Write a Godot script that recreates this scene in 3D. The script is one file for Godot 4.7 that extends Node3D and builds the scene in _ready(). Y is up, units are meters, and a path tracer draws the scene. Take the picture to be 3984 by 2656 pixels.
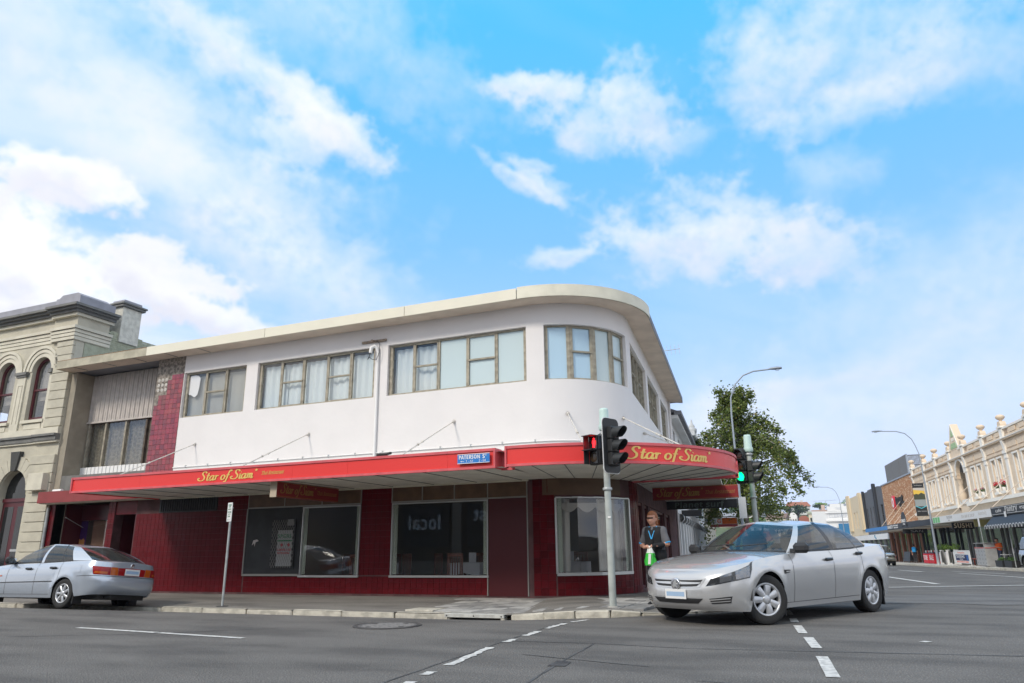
extends Node3D
# A street corner in daylight. Units are metres, y up; the corner shop's front lies on z = FRONT and faces +z,
# the side street runs away along SIDE_DIR.
const FRONT := -15.55
const TURN := 0.09913                       # the side street leaves the main one 5.68 degrees off square
const PATH_END := Vector2(-4.08, -17.6)     # where the corner shop's curve meets its side wall
var M := {}
var used := {}
var rng := RandomNumberGenerator.new()


# ---------------------------------------------------------------- mesh collector
class MB:
	var v := PackedVector3Array()
	var n := PackedVector3Array()
	var u := PackedVector2Array()
	var c := PackedColorArray()
	var T := Transform3D()
	var col := Color(1, 1, 1)
	var colored := false

	func put(a: Vector3, nn: Vector3, uv := Vector2.ZERO) -> void:
		v.append(T * a)
		n.append((T.basis * nn).normalized())
		u.append(uv)
		if colored:
			c.append(col)

	func tri(a: Vector3, b: Vector3, d: Vector3) -> void:   # counter-clockwise seen from outside
		var nn := (b - a).cross(d - a)
		if nn.length_squared() < 1e-16:
			return
		nn = nn.normalized()
		put(a, nn)
		put(d, nn)
		put(b, nn)

	func quad(a: Vector3, b: Vector3, d: Vector3, e: Vector3) -> void:
		var nn := (d - a).cross(e - b)
		if nn.length_squared() < 1e-16:
			return
		nn = nn.normalized()
		put(a, nn, Vector2(0, 1))
		put(d, nn, Vector2(1, 0))
		put(b, nn, Vector2(1, 1))
		put(a, nn, Vector2(0, 1))
		put(e, nn, Vector2(0, 0))
		put(d, nn, Vector2(1, 0))

	func box(a: Vector3, b: Vector3) -> MB:
		var x0 := minf(a.x, b.x); var x1 := maxf(a.x, b.x)
		var y0 := minf(a.y, b.y); var y1 := maxf(a.y, b.y)
		var z0 := minf(a.z, b.z); var z1 := maxf(a.z, b.z)
		quad(Vector3(x0, y0, z1), Vector3(x1, y0, z1), Vector3(x1, y1, z1), Vector3(x0, y1, z1))
		quad(Vector3(x1, y0, z0), Vector3(x0, y0, z0), Vector3(x0, y1, z0), Vector3(x1, y1, z0))
		quad(Vector3(x1, y0, z1), Vector3(x1, y0, z0), Vector3(x1, y1, z0), Vector3(x1, y1, z1))
		quad(Vector3(x0, y0, z0), Vector3(x0, y0, z1), Vector3(x0, y1, z1), Vector3(x0, y1, z0))
		quad(Vector3(x0, y1, z1), Vector3(x1, y1, z1), Vector3(x1, y1, z0), Vector3(x0, y1, z0))
		quad(Vector3(x0, y0, z0), Vector3(x1, y0, z0), Vector3(x1, y0, z1), Vector3(x0, y0, z1))
		return self

	func cbox(ctr: Vector3, s: Vector3, bev := 0.01) -> MB:   # box with chamfered edges
		var h := s * 0.5
		var b := minf(bev, minf(h.x, minf(h.y, h.z)) * 0.9)
		var sides := [[0, 1, 2], [1, 2, 0], [2, 0, 1]]
		for s3: Array in sides:
			for sg: float in [-1.0, 1.0]:
				var q: Array[Vector3] = []
				for k: Array in [[-1, -1], [1, -1], [1, 1], [-1, 1]]:
					var p := Vector3.ZERO
					p[s3[0]] = h[s3[0]] * sg
					p[s3[1]] = (h[s3[1]] - b) * k[0] * sg
					p[s3[2]] = (h[s3[2]] - b) * k[1]
					q.append(ctr + p)
				quad(q[0], q[1], q[2], q[3])
		for s3: Array in sides:     # the twelve edges, along axis s3[0]
			for sa: float in [-1.0, 1.0]:
				for sb: float in [-1.0, 1.0]:
					var q: Array[Vector3] = []
					for k: Array in [[-1, 0], [1, 0], [1, 1], [-1, 1]]:
						var p := Vector3.ZERO
						p[s3[0]] = (h[s3[0]] - b) * k[0]
						p[s3[1]] = (h[s3[1]] - (b if k[1] else 0.0)) * sa
						p[s3[2]] = (h[s3[2]] - (0.0 if k[1] else b)) * sb
						q.append(ctr + p)
					if (q[1] - q[0]).cross(q[2] - q[0]).dot((q[0] + q[2]) * 0.5 - ctr) > 0:
						quad(q[0], q[1], q[2], q[3])
					else:
						quad(q[0], q[3], q[2], q[1])
		for sx: float in [-1.0, 1.0]:
			for sy: float in [-1.0, 1.0]:
				for sz: float in [-1.0, 1.0]:
					var a := ctr + Vector3(h.x * sx, (h.y - b) * sy, (h.z - b) * sz)
					var d := ctr + Vector3((h.x - b) * sx, h.y * sy, (h.z - b) * sz)
					var e := ctr + Vector3((h.x - b) * sx, (h.y - b) * sy, h.z * sz)
					if sx * sy * sz > 0:
						tri(a, d, e)
					else:
						tri(a, e, d)
		return self

	func grid(rows: Array, closed := false, flip := false) -> MB:   # smooth sheet; normal = d(row index) x d(column index)
		var ni := rows.size()
		var nj: int = rows[0].size()
		var nor := []
		for i in ni:
			var line := PackedVector3Array()
			for j in nj:
				var du: Vector3 = rows[mini(i + 1, ni - 1)][j] - rows[maxi(i - 1, 0)][j]
				var dv: Vector3
				if closed:
					dv = rows[i][1 if j == nj - 1 else j + 1] - rows[i][nj - 2 if j == 0 else j - 1]
				else:
					dv = rows[i][mini(j + 1, nj - 1)] - rows[i][maxi(j - 1, 0)]
				var nn := du.cross(dv)
				if nn.length_squared() < 1e-18:   # a pole: look at the neighbouring row
					var k := 1 if i == 0 else ni - 2
					dv = rows[k][mini(j + 1, nj - 1)] - rows[k][maxi(j - 1, 0)]
					nn = du.cross(dv)
				nn = nn.normalized()
				line.append(-nn if flip else nn)
			nor.append(line)
		for i in ni - 1:
			for j in nj - 1:
				var a: Vector3 = rows[i][j]; var b: Vector3 = rows[i + 1][j]
				var d: Vector3 = rows[i + 1][j + 1]; var e: Vector3 = rows[i][j + 1]
				var ids := [[a, i, j], [b, i + 1, j], [d, i + 1, j + 1], [e, i, j + 1]]
				var order := [0, 2, 1, 0, 3, 2] if not flip else [0, 1, 2, 0, 2, 3]
				for k: int in order:
					put(ids[k][0], nor[ids[k][1]][ids[k][2]], Vector2(float(ids[k][2]) / (nj - 1), float(ids[k][1]) / (ni - 1)))
		return self

	func tube(path: Array, r, seg := 8, caps := true) -> MB:
		var rows := []
		var prev := Vector3.UP
		for i in path.size():
			var d: Vector3 = (path[mini(i + 1, path.size() - 1)] - path[maxi(i - 1, 0)]).normalized()
			var side := prev.cross(d)
			if i == 0 or side.length() < 0.01:
				side = (Vector3.UP if absf(d.y) < 0.9 else Vector3.RIGHT).cross(d)
			side = side.normalized()
			var up := d.cross(side).normalized()
			prev = up
			var rad: float = r[i] if r is Array else r
			var line := PackedVector3Array()
			for k in seg + 1:
				var t := TAU * k / seg
				line.append(path[i] + (side * cos(t) + up * sin(t)) * rad)
			rows.append(line)
		grid(rows, true, true)
		if caps:
			for e: int in [0, path.size() - 1]:
				var out: Vector3 = (path[0] - path[1]) if e == 0 else (path[-1] - path[-2])
				for k in seg:
					var a: Vector3 = rows[e][k]; var b: Vector3 = rows[e][k + 1]
					if (a - path[e]).cross(b - path[e]).dot(out) > 0:
						tri(path[e], a, b)
					else:
						tri(path[e], b, a)
		return self

	func cyl(a: Vector3, b: Vector3, ra: float, rb := -1.0, seg := 12, caps := true) -> MB:
		return tube([a, b], [ra, ra if rb < 0 else rb], seg, caps)

	func lathe(at: Vector3, axis: Vector3, prof: Array, seg := 16) -> MB:   # prof: [radius, along axis]
		var ax := axis.normalized()
		var side := (Vector3.UP if absf(ax.y) < 0.9 else Vector3.RIGHT).cross(ax).normalized()
		var up := ax.cross(side)
		var rows := []
		for p: Array in prof:
			var line := PackedVector3Array()
			for k in seg + 1:
				var t := TAU * k / seg
				line.append(at + ax * p[1] + (side * cos(t) + up * sin(t)) * maxf(p[0], 1e-5))
			rows.append(line)
		return grid(rows, true, true)

	func prism(poly: PackedVector2Array, z0: float, z1: float) -> MB:   # outline in x, y; extruded from z0 to z1
		var pts := poly
		if Geometry2D.is_polygon_clockwise(pts):
			pts = pts.duplicate()
			pts.reverse()
		var ids := Geometry2D.triangulate_polygon(pts)
		var zf := maxf(z0, z1); var zb := minf(z0, z1)
		for i in range(0, ids.size(), 3):
			var a := pts[ids[i]]; var b := pts[ids[i + 1]]; var d := pts[ids[i + 2]]
			if (b - a).cross(d - a) < 0:
				var s := b; b = d; d = s
			tri(Vector3(a.x, a.y, zf), Vector3(b.x, b.y, zf), Vector3(d.x, d.y, zf))
			tri(Vector3(a.x, a.y, zb), Vector3(d.x, d.y, zb), Vector3(b.x, b.y, zb))
		for i in pts.size():
			var a := pts[i]; var b := pts[(i + 1) % pts.size()]
			quad(Vector3(a.x, a.y, zb), Vector3(b.x, b.y, zb), Vector3(b.x, b.y, zf), Vector3(a.x, a.y, zf))
		return self

	# a wall over a plan outline (x, z), left to right as seen from outside, with rectangular openings [s0, s1, y0, y1]
	func wall(path: PackedVector2Array, y0: float, y1: float, ops: Array, th: float) -> MB:
		var at := PackedFloat32Array([0.0])
		for i in path.size() - 1:
			at.append(at[i] + path[i].distance_to(path[i + 1]))
		var ss := Array(at)
		var ys := [y0, y1]
		for o: Array in ops:
			ss.append_array([o[0], o[1]])
			ys.append_array([o[2], o[3]])
		ss.sort(); ys.sort()
		for i in ss.size() - 1:
			if ss[i + 1] - ss[i] < 0.0005:
				continue
			for j in ys.size() - 1:
				if ys[j + 1] - ys[j] < 0.0005 or ys[j] < y0 - 0.001 or ys[j + 1] > y1 + 0.001:
					continue
				if _open(ops, (ss[i] + ss[i + 1]) * 0.5, (ys[j] + ys[j + 1]) * 0.5):
					continue
				_wq(path, at, ss[i], ss[i + 1], ys[j], ys[j + 1], 0.0, 1)
				_wq(path, at, ss[i], ss[i + 1], ys[j], ys[j + 1], -th, -1)
		for o: Array in ops:
			var a := _wp(path, at, o[0], 0.0, true); var ai := _wp(path, at, o[0], -th, true)
			var b := _wp(path, at, o[1], 0.0, false); var bi := _wp(path, at, o[1], -th, false)
			quad(_v(a, o[2]), _v(ai, o[2]), _v(ai, o[3]), _v(a, o[3]))
			quad(_v(bi, o[2]), _v(b, o[2]), _v(b, o[3]), _v(bi, o[3]))
			var cuts := [o[0]]
			for t in at:
				if t > o[0] + 0.001 and t < o[1] - 0.001:
					cuts.append(t)
			cuts.append(o[1])
			for k in cuts.size() - 1:
				var p := _wp(path, at, cuts[k], 0.0, true); var q := _wp(path, at, cuts[k + 1], 0.0, false)
				var pi := _wp(path, at, cuts[k], -th, true); var qi := _wp(path, at, cuts[k + 1], -th, false)
				if o[2] > y0 + 0.001:
					quad(_v(p, o[2]), _v(q, o[2]), _v(qi, o[2]), _v(pi, o[2]))
				if o[3] < y1 - 0.001:
					quad(_v(pi, o[3]), _v(qi, o[3]), _v(q, o[3]), _v(p, o[3]))
		for i in path.size() - 1:
			var p := path[i]; var q := path[i + 1]
			var pi := _wp(path, at, at[i], -th, true); var qi := _wp(path, at, at[i + 1], -th, false)
			quad(_v(p, y1), _v(q, y1), _v(qi, y1), _v(pi, y1))
		var e0 := _wp(path, at, 0.0, -th, true); var e1 := _wp(path, at, at[-1], -th, false)
		quad(_v(e0, y0), _v(path[0], y0), _v(path[0], y1), _v(e0, y1))
		quad(_v(path[-1], y0), _v(e1, y0), _v(e1, y1), _v(path[-1], y1))
		return self

	func _v(p: Vector2, y: float) -> Vector3:
		return Vector3(p.x, y, p.y)

	func _open(ops: Array, s: float, y: float) -> bool:
		for o: Array in ops:
			if s > o[0] and s < o[1] and y > o[2] and y < o[3]:
				return true
		return false

	func _wn(path: PackedVector2Array, i: int) -> Vector2:   # outward normal of segment i
		var d := (path[i + 1] - path[i]).normalized()
		return Vector2(-d.y, d.x)

	func _vn(path: PackedVector2Array, k: int, i: int) -> Vector2:   # normal at vertex k as segment i sees it (smooth where the bend is small)
		var here := _wn(path, i)
		var other := i
		if k == i and i > 0:
			other = i - 1
		elif k == i + 1 and i + 2 < path.size():
			other = i + 1
		var o := _wn(path, other)
		return (here + o).normalized() if here.dot(o) > 0.9 else here

	func _wp(path: PackedVector2Array, at: PackedFloat32Array, s: float, off: float, after: bool) -> Vector2:
		var i := 0
		while i < path.size() - 2 and (s > at[i + 1] + 0.0002 or (after and s > at[i + 1] - 0.0002)):
			i += 1
		var t := clampf((s - at[i]) / (at[i + 1] - at[i]), 0.0, 1.0)
		var nn := _vn(path, i, i).lerp(_vn(path, i + 1, i), t).normalized()
		return path[i].lerp(path[i + 1], t) + nn * off

	func _wq(path: PackedVector2Array, at: PackedFloat32Array, s0: float, s1: float, y0: float, y1: float, off: float, sg: int) -> void:
		var i := 0
		var mid := (s0 + s1) * 0.5
		while i < path.size() - 2 and mid > at[i + 1]:
			i += 1
		var t0 := clampf((s0 - at[i]) / (at[i + 1] - at[i]), 0.0, 1.0)
		var t1 := clampf((s1 - at[i]) / (at[i + 1] - at[i]), 0.0, 1.0)
		var na := _vn(path, i, i); var nb := _vn(path, i + 1, i)
		var n0 := na.lerp(nb, t0).normalized(); var n1 := na.lerp(nb, t1).normalized()
		var p := path[i].lerp(path[i + 1], t0) + n0 * off; var q := path[i].lerp(path[i + 1], t1) + n1 * off
		var m0 := Vector3(n0.x, 0, n0.y) * sg; var m1 := Vector3(n1.x, 0, n1.y) * sg
		var a := _v(p, y0); var b := _v(q, y0); var d := _v(q, y1); var e := _v(p, y1)
		if sg > 0:
			put(a, m0); put(d, m1); put(b, m1); put(a, m0); put(e, m0); put(d, m1)
		else:
			put(a, m0); put(b, m1); put(d, m1); put(a, m0); put(d, m1); put(e, m0)

	func text(s: String, w: float, h: float, at: Vector3, depth := 0.004, font := "Droid Sans", bold := false, shear := 0.0, mirror := false) -> MB:   # lettering in the x-y plane, lower left at `at`
		var tm := TextMesh.new()
		var f := SystemFont.new()
		f.font_names = PackedStringArray([font])
		if bold:
			f.font_weight = 700
		tm.font = f
		tm.font_size = 64
		tm.pixel_size = 0.01
		tm.depth = 0.01
		tm.curve_step = 2.0
		tm.text = s
		var ar := tm.get_mesh_arrays()
		if ar.is_empty() or ar[Mesh.ARRAY_VERTEX].size() == 0:
			return self
		var vs: PackedVector3Array = ar[Mesh.ARRAY_VERTEX]
		var ns: PackedVector3Array = ar[Mesh.ARRAY_NORMAL]
		var ix: PackedInt32Array = ar[Mesh.ARRAY_INDEX] if ar[Mesh.ARRAY_INDEX] != null else PackedInt32Array(range(vs.size()))
		var bb := AABB(vs[0], Vector3.ZERO)
		for p in vs:
			bb = bb.expand(p)
		for k in ix:
			var p := (vs[k] - bb.position) / bb.size
			var q := Vector3(p.x * w, p.y * h, p.z * depth)
			q.x += q.y * shear
			put(at + q, ns[k])
		return self

	func add(o: MB, t := Transform3D()) -> MB:
		for k in o.v.size():
			put(t * o.v[k], t.basis * o.n[k], o.u[k])
		return self

	func mesh() -> ArrayMesh:
		var m := ArrayMesh.new()
		var a := []
		a.resize(Mesh.ARRAY_MAX)
		a[Mesh.ARRAY_VERTEX] = v
		a[Mesh.ARRAY_NORMAL] = n
		a[Mesh.ARRAY_TEX_UV] = u
		if colored:
			a[Mesh.ARRAY_COLOR] = c
		m.add_surface_from_arrays(Mesh.PRIMITIVE_TRIANGLES, a)
		return m


# ---------------------------------------------------------------- scene helpers
func numbered(called: String) -> String:
	used[called] = used.get(called, -1) + 1
	return called if used[called] == 0 else "%s_%03d" % [called, used[called]]


func tag(o: Node, label: String, category: String, group := "", kind := "") -> Node:
	if label: o.set_meta("label", label)
	if category: o.set_meta("category", category)
	if group: o.set_meta("group", group)
	if kind: o.set_meta("kind", kind)
	return o


func thing(called: String, label: String, category: String, at := Vector3.ZERO, turn := 0.0, group := "") -> Node3D:
	var o := Node3D.new()
	o.name = numbered(called)
	add_child(o, true)
	o.position = at
	o.rotation.y = turn
	tag(o, label, category, group)
	return o


func part(called: String, mb: MB, m: Material, parent: Node, label := "") -> MeshInstance3D:
	return piece(called, mb.mesh(), m, parent, Transform3D(), label)


func piece(called: String, mesh: Mesh, m: Material, parent: Node, t := Transform3D(), label := "") -> MeshInstance3D:
	var o := MeshInstance3D.new()
	o.name = called
	o.mesh = mesh
	o.material_override = m
	o.transform = t
	parent.add_child(o, true)
	if label: o.set_meta("label", label)
	return o


func group_node(called: String, parent: Node, t := Transform3D()) -> Node3D:   # a part whose own pieces are sub-parts
	var o := Node3D.new()
	o.name = called
	o.transform = t
	parent.add_child(o, true)
	return o


func ground(called: String, mb: MB, m: Material) -> MeshInstance3D:
	var o := part(numbered(called), mb, m, self)
	o.set_meta("kind", "structure")
	return o


func lin(r: float, g: float, b: float, a := 1.0) -> Color:
	var c := Color(r, g, b).linear_to_srgb()
	c.a = a
	return c


func mat(r: float, g: float, b: float, rough := 0.8, metal := 0.0) -> StandardMaterial3D:
	var m := StandardMaterial3D.new()
	m.albedo_color = lin(r, g, b)
	m.roughness = rough
	m.metallic = metal
	return m


func noise_tex(freq: float, seed_: int, ramp: Array, size := 512, type := FastNoiseLite.TYPE_SIMPLEX_SMOOTH, oct := 4) -> NoiseTexture2D:
	var nz := FastNoiseLite.new()
	nz.noise_type = type
	nz.frequency = freq
	nz.seed = seed_
	nz.fractal_octaves = oct
	var g := Gradient.new()
	g.offsets = PackedFloat32Array(ramp.map(func(x): return x[0]))
	g.colors = PackedColorArray(ramp.map(func(x): return x[1]))
	var t := NoiseTexture2D.new()
	t.width = size
	t.height = size
	t.seamless = true
	t.noise = nz
	t.color_ramp = g
	return t


func bump_tex(freq: float, seed_: int, strength: float, size := 512, type := FastNoiseLite.TYPE_SIMPLEX_SMOOTH, oct := 4) -> NoiseTexture2D:
	var nz := FastNoiseLite.new()
	nz.noise_type = type
	nz.frequency = freq
	nz.seed = seed_
	nz.fractal_octaves = oct
	var t := NoiseTexture2D.new()
	t.width = size
	t.height = size
	t.seamless = true
	t.noise = nz
	t.as_normal_map = true
	t.bump_strength = strength
	return t


# a surface whose colour wanders by +-amt, over patches of about `metres`
func worn(r: float, g: float, b: float, amt: float, metres: float, rough := 0.85, seed_ := 1, bump := 0.0) -> StandardMaterial3D:
	var m := mat(1, 1, 1, rough)
	m.albedo_color = Color.WHITE
	var lo := lin(r * (1 - amt), g * (1 - amt), b * (1 - amt))
	var hi := lin(minf(r * (1 + amt), 0.95), minf(g * (1 + amt), 0.95), minf(b * (1 + amt), 0.95))
	m.albedo_texture = noise_tex(0.012, seed_, [[0.25, lo], [0.5, lin(r, g, b)], [0.75, hi]], 256, FastNoiseLite.TYPE_SIMPLEX_SMOOTH, 5)
	m.uv1_triplanar = true
	m.uv1_world_triplanar = true
	m.uv1_scale = Vector3.ONE / (metres * 3.0)
	if bump > 0.0:
		m.normal_enabled = true
		m.normal_texture = bump_tex(0.05, seed_ + 7, bump, 256)
		m.normal_scale = 1.0
	return m


func glass(r: float, g: float, b: float, a: float) -> StandardMaterial3D:
	var m := mat(r, g, b, 0.02)
	m.transparency = BaseMaterial3D.TRANSPARENCY_ALPHA
	m.albedo_color.a = a
	m.metallic_specular = 0.5
	return m


func smooth(a: float, b: float, x: float) -> float:
	return smoothstep(a, b, x)


func arc2(ctr: Vector2, r: float, a0: float, a1: float, n: int) -> PackedVector2Array:   # degrees, 0 = towards +z, 90 = towards +x
	var out := PackedVector2Array()
	for i in n + 1:
		var t := deg_to_rad(lerpf(a0, a1, float(i) / n))
		out.append(ctr + Vector2(sin(t), cos(t)) * r)
	return out


# ---------------------------------------------------------------- light, air, camera
var n_edge := FastNoiseLite.new()
var n_fib := FastNoiseLite.new()
var n_big := FastNoiseLite.new()
# clouds: azimuth (0 = -z, + to +x), height, half-widths in degrees, tilt, density, raggedness, softness, whiteness
const CLOUDS := [
	[-63.0, 18.6, 12.5, 5.0, -4.0, 1.0, 0.55, 0.25, 1.0], [-57.0, 25.0, 5.5, 1.7, -6.0, 1.0, 0.6, 0.3, 1.0], [-49.5, 19.4, 5.0, 2.3, -14.0, 0.97, 0.75, 0.3, 0.93], [-68.0, 24.0, 7.0, 4.0, 0.0, 1.0, 0.5, 0.3, 1.0], [-46.5, 17.2, 9.0, 1.4, -18.0, 0.9, 0.7, 0.35, 0.96],
	[-44.5, 35.0, 8.5, 1.6, -21.0, 0.704, 0.862, 0.75, 1.0], [-38.6, 32.4, 4.2, 1.7, -24.0, 0.757, 0.805, 0.7, 1.0], [-41.2, 31.0, 2.8, 2.6, 30.0, 0.484, 0.92, 0.7, 1.0],
	[-44.0, 23.4, 14.0, 3.6, -25.0, 0.6, 0.517, 0.85, 1.0], [-50.0, 29.5, 13.0, 4.5, -20.0, 0.3, 1.035, 0.95, 1.0], [-58.0, 33.5, 13.0, 3.8, -16.0, 0.34, 1.035, 0.95, 1.0], [-40.0, 40.0, 14.0, 3.0, -20.0, 0.3, 1.15, 0.95, 1.0], [-40.5, 28.3, 3.6, 0.7, -12.0, 0.352, 1.15, 0.8, 1.0],
	[-12.6, 33.9, 4.94, 2.75, -4.0, 0.6, 1.062, 0.7, 0.98], [-21.8, 36.2, 2.58, 0.88, 2.0, 0.667, 1.125, 0.7, 1.0], [-17.6, 35.6, 4.08, 1.05, -6.0, 0.6, 1.125, 0.78, 1.0], [-14.8, 31.9, 3.22, 1.43, -8.0, 0.458, 1.0, 0.91, 0.97], [-7.0, 31.0, 3.86, 0.99, 6.0, 0.333, 1.125, 0.98, 0.97],
	[-22.6, 29.5, 2.58, 0.49, -32.0, 0.5, 1.375, 0.78, 1.0], [-20.4, 28.9, 2.79, 0.44, -38.0, 0.5, 1.375, 0.78, 1.0], [-21.0, 30.3, 2.79, 0.44, -14.0, 0.417, 1.375, 0.78, 1.0], [-18.9, 28.4, 1.28, 0.77, -20.0, 0.417, 1.25, 0.78, 1.0],
	[-6.4, 23.5, 6.87, 3.3, -6.0, 0.684, 0.938, 0.7, 0.97], [1.0, 21.2, 4.73, 2.09, -12.0, 0.6, 1.0, 0.78, 0.9], [-17.2, 23.1, 3.65, 0.66, 6.0, 0.583, 1.25, 0.78, 0.99], [-12.8, 24.0, 2.58, 1.1, 4.0, 0.5, 1.125, 0.78, 0.98],
	[0.8, 34.6, 4.08, 3.96, 10.0, 0.458, 1.125, 0.98, 0.97], [8.5, 34.6, 8.59, 3.08, -6.0, 0.458, 1.0, 0.98, 0.97], [5.6, 30.6, 4.51, 1.32, 4.0, 0.458, 1.125, 0.91, 0.98], [15.0, 32.0, 6.44, 2.42, -6.0, 0.333, 1.0, 0.98, 0.97],
	[4.0, 26.6, 2.58, 1.76, 10.0, 0.333, 1.125, 0.98, 0.98], [14.0, 17.0, 11.81, 4.4, 8.0, 0.35, 0.75, 0.98, 0.96], [4.0, 9.5, 19.32, 3.96, 4.0, 0.333, 0.625, 0.98, 0.95], [-5.0, 8.5, 4.29, 2.64, 0.0, 0.417, 1.125, 0.91, 0.98], [1.0, 11.6, 6.44, 0.77, 6.0, 0.292, 1.0, 0.78, 0.86],
]
const BASE := [[0.0, 0.66, 0.745, 0.94], [8.0, 0.52, 0.67, 0.945], [16.0, 0.34, 0.575, 0.95], [24.0, 0.21, 0.50, 0.95], [32.0, 0.14, 0.475, 0.945], [42.0, 0.085, 0.485, 0.91], [60.0, 0.10, 0.42, 0.84], [90.0, 0.10, 0.38, 0.78]]


var near_clouds := []
var row_el := -999.0


func sky_at(az: float, el: float) -> Color:
	if el != row_el:     # only the clouds that reach this height
		row_el = el
		near_clouds = CLOUDS.filter(func(b): return absf(el - b[1]) <= maxf(b[3] * 2.0, b[2] * 0.6) + 2.0)
	var c := Vector3(BASE[0][1], BASE[0][2], BASE[0][3])
	for i in BASE.size() - 1:
		if el >= BASE[i][0]:
			var t: float = clampf((el - BASE[i][0]) / (BASE[i + 1][0] - BASE[i][0]), 0, 1)
			c = Vector3(BASE[i][1], BASE[i][2], BASE[i][3]).lerp(Vector3(BASE[i + 1][1], BASE[i + 1][2], BASE[i + 1][3]), t)
	var a := deg_to_rad(az)
	var k := 1.0 / tan(deg_to_rad(el + 5.0))
	var px := sin(a) * k
	var pz := -cos(a) * k
	# high thin cloud in fibres, everywhere in the sky; it thickens to the left of the frame and on round
	var along := px * 0.55 - pz * 0.83
	var across := px * 0.83 + pz * 0.55
	var fib := n_fib.get_noise_2d(along * 16.0, across * 60.0) * 0.5 + 0.5
	var broad := n_big.get_noise_2d(px * 20.0 + 31.0, pz * 20.0) * 0.5 + 0.5
	var lean := smoothstep(-24.0, -58.0, az) if az > -130.0 else 0.55
	if az > 40.0:
		lean = smoothstep(40.0, 80.0, az) * 0.55
	var thin := clampf((fib * 1.25 + broad * 0.5 - 0.86 + lean * 0.22) * 1.9, 0.0, 1.0) * (0.16 + 0.42 * lean)
	thin *= smoothstep(0.0, 10.0, el)
	var white := Vector3(0.86, 0.875, 0.9)
	c = c.lerp(white, thin)
	var e1 := n_edge.get_noise_2d(az * 3.4, el * 4.6)
	var e2 := n_edge.get_noise_2d(az * 11.0 + 400.0, el * 14.0)
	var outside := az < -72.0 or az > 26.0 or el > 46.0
	if outside:      # brighter, denser cloud added out of view to whiten and lift the light
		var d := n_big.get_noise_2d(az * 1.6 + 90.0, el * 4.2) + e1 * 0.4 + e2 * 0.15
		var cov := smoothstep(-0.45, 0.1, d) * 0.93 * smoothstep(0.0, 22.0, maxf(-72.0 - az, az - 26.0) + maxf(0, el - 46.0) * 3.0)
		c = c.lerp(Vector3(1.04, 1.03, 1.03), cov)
	if az > -100.0 and az < 40.0:
		for b: Array in near_clouds:
			var dx: float = az - b[0]
			var dy: float = el - b[1]
			if absf(dx) > b[2] * 1.9 + 2.0:
				continue
			var r := deg_to_rad(b[4])
			var u: float = (dx * cos(r) + dy * sin(r)) / b[2]
			var w: float = (-dx * sin(r) + dy * cos(r)) / b[3]
			var d: float = sqrt(u * u + w * w) + b[6] * (e1 * 0.85 + e2 * 0.42 + (fib - 0.5) * b[7] * 1.3)
			var den: float = b[5] * smoothstep(1.0 + b[7] * 0.75, 0.9 - b[7] * 0.85, d)
			den *= clampf(1.0 + b[7] * (e2 * 0.55 + (fib - 0.5) * 0.9 - 0.08), 0.0, 1.15)
			den = minf(den, 1.0)
			if den <= 0.0:
				continue
			var body: float = b[8] * (1.0 - 0.2 * smoothstep(0.25, -0.8, w + e1 * 1.1) * (1.0 - 0.7 * b[7]))
			c = c.lerp(Vector3(0.865 * body, 0.878 * body, 0.90 * lerpf(body, 1.0, 0.4)), den)
	return Color(c.x, c.y, c.z)


func make_sky() -> Sky:
	n_edge.noise_type = FastNoiseLite.TYPE_SIMPLEX_SMOOTH
	n_edge.frequency = 0.05
	n_edge.fractal_octaves = 5
	n_edge.fractal_gain = 0.55
	n_edge.seed = 11
	n_fib.noise_type = FastNoiseLite.TYPE_SIMPLEX_SMOOTH
	n_fib.frequency = 0.022
	n_fib.fractal_octaves = 5
	n_fib.fractal_gain = 0.58
	n_fib.seed = 5
	n_big.noise_type = FastNoiseLite.TYPE_SIMPLEX_SMOOTH
	n_big.frequency = 0.03
	n_big.fractal_octaves = 3
	n_big.seed = 23
	var w := 1024
	var small := Image.create(w, w / 2, false, Image.FORMAT_RGBF)
	for y in w / 2:
		var el := 90.0 - (y + 0.5) * 360.0 / w
		if el < -2.0:
			var g := Color(0.5, 0.52, 0.56)
			small.fill_rect(Rect2i(0, y, w, w / 2 - y), g)
			break
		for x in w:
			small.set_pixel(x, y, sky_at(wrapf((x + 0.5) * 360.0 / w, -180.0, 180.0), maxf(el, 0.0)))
	small.resize(4096, 2048, Image.INTERPOLATE_CUBIC)
	for y in range(2048 * 44 / 180, 1024):
		var el := 90.0 - (y + 0.5) * 180.0 / 2048.0
		for x in range(-4096 * 70 / 360, 4096 * 23 / 360):
			small.set_pixel(posmod(x, 4096), y, sky_at((x + 0.5) * 360.0 / 4096.0, el))
	var pm := PanoramaSkyMaterial.new()
	pm.panorama = ImageTexture.create_from_image(small)
	var s := Sky.new()
	s.sky_material = pm
	return s


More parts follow.
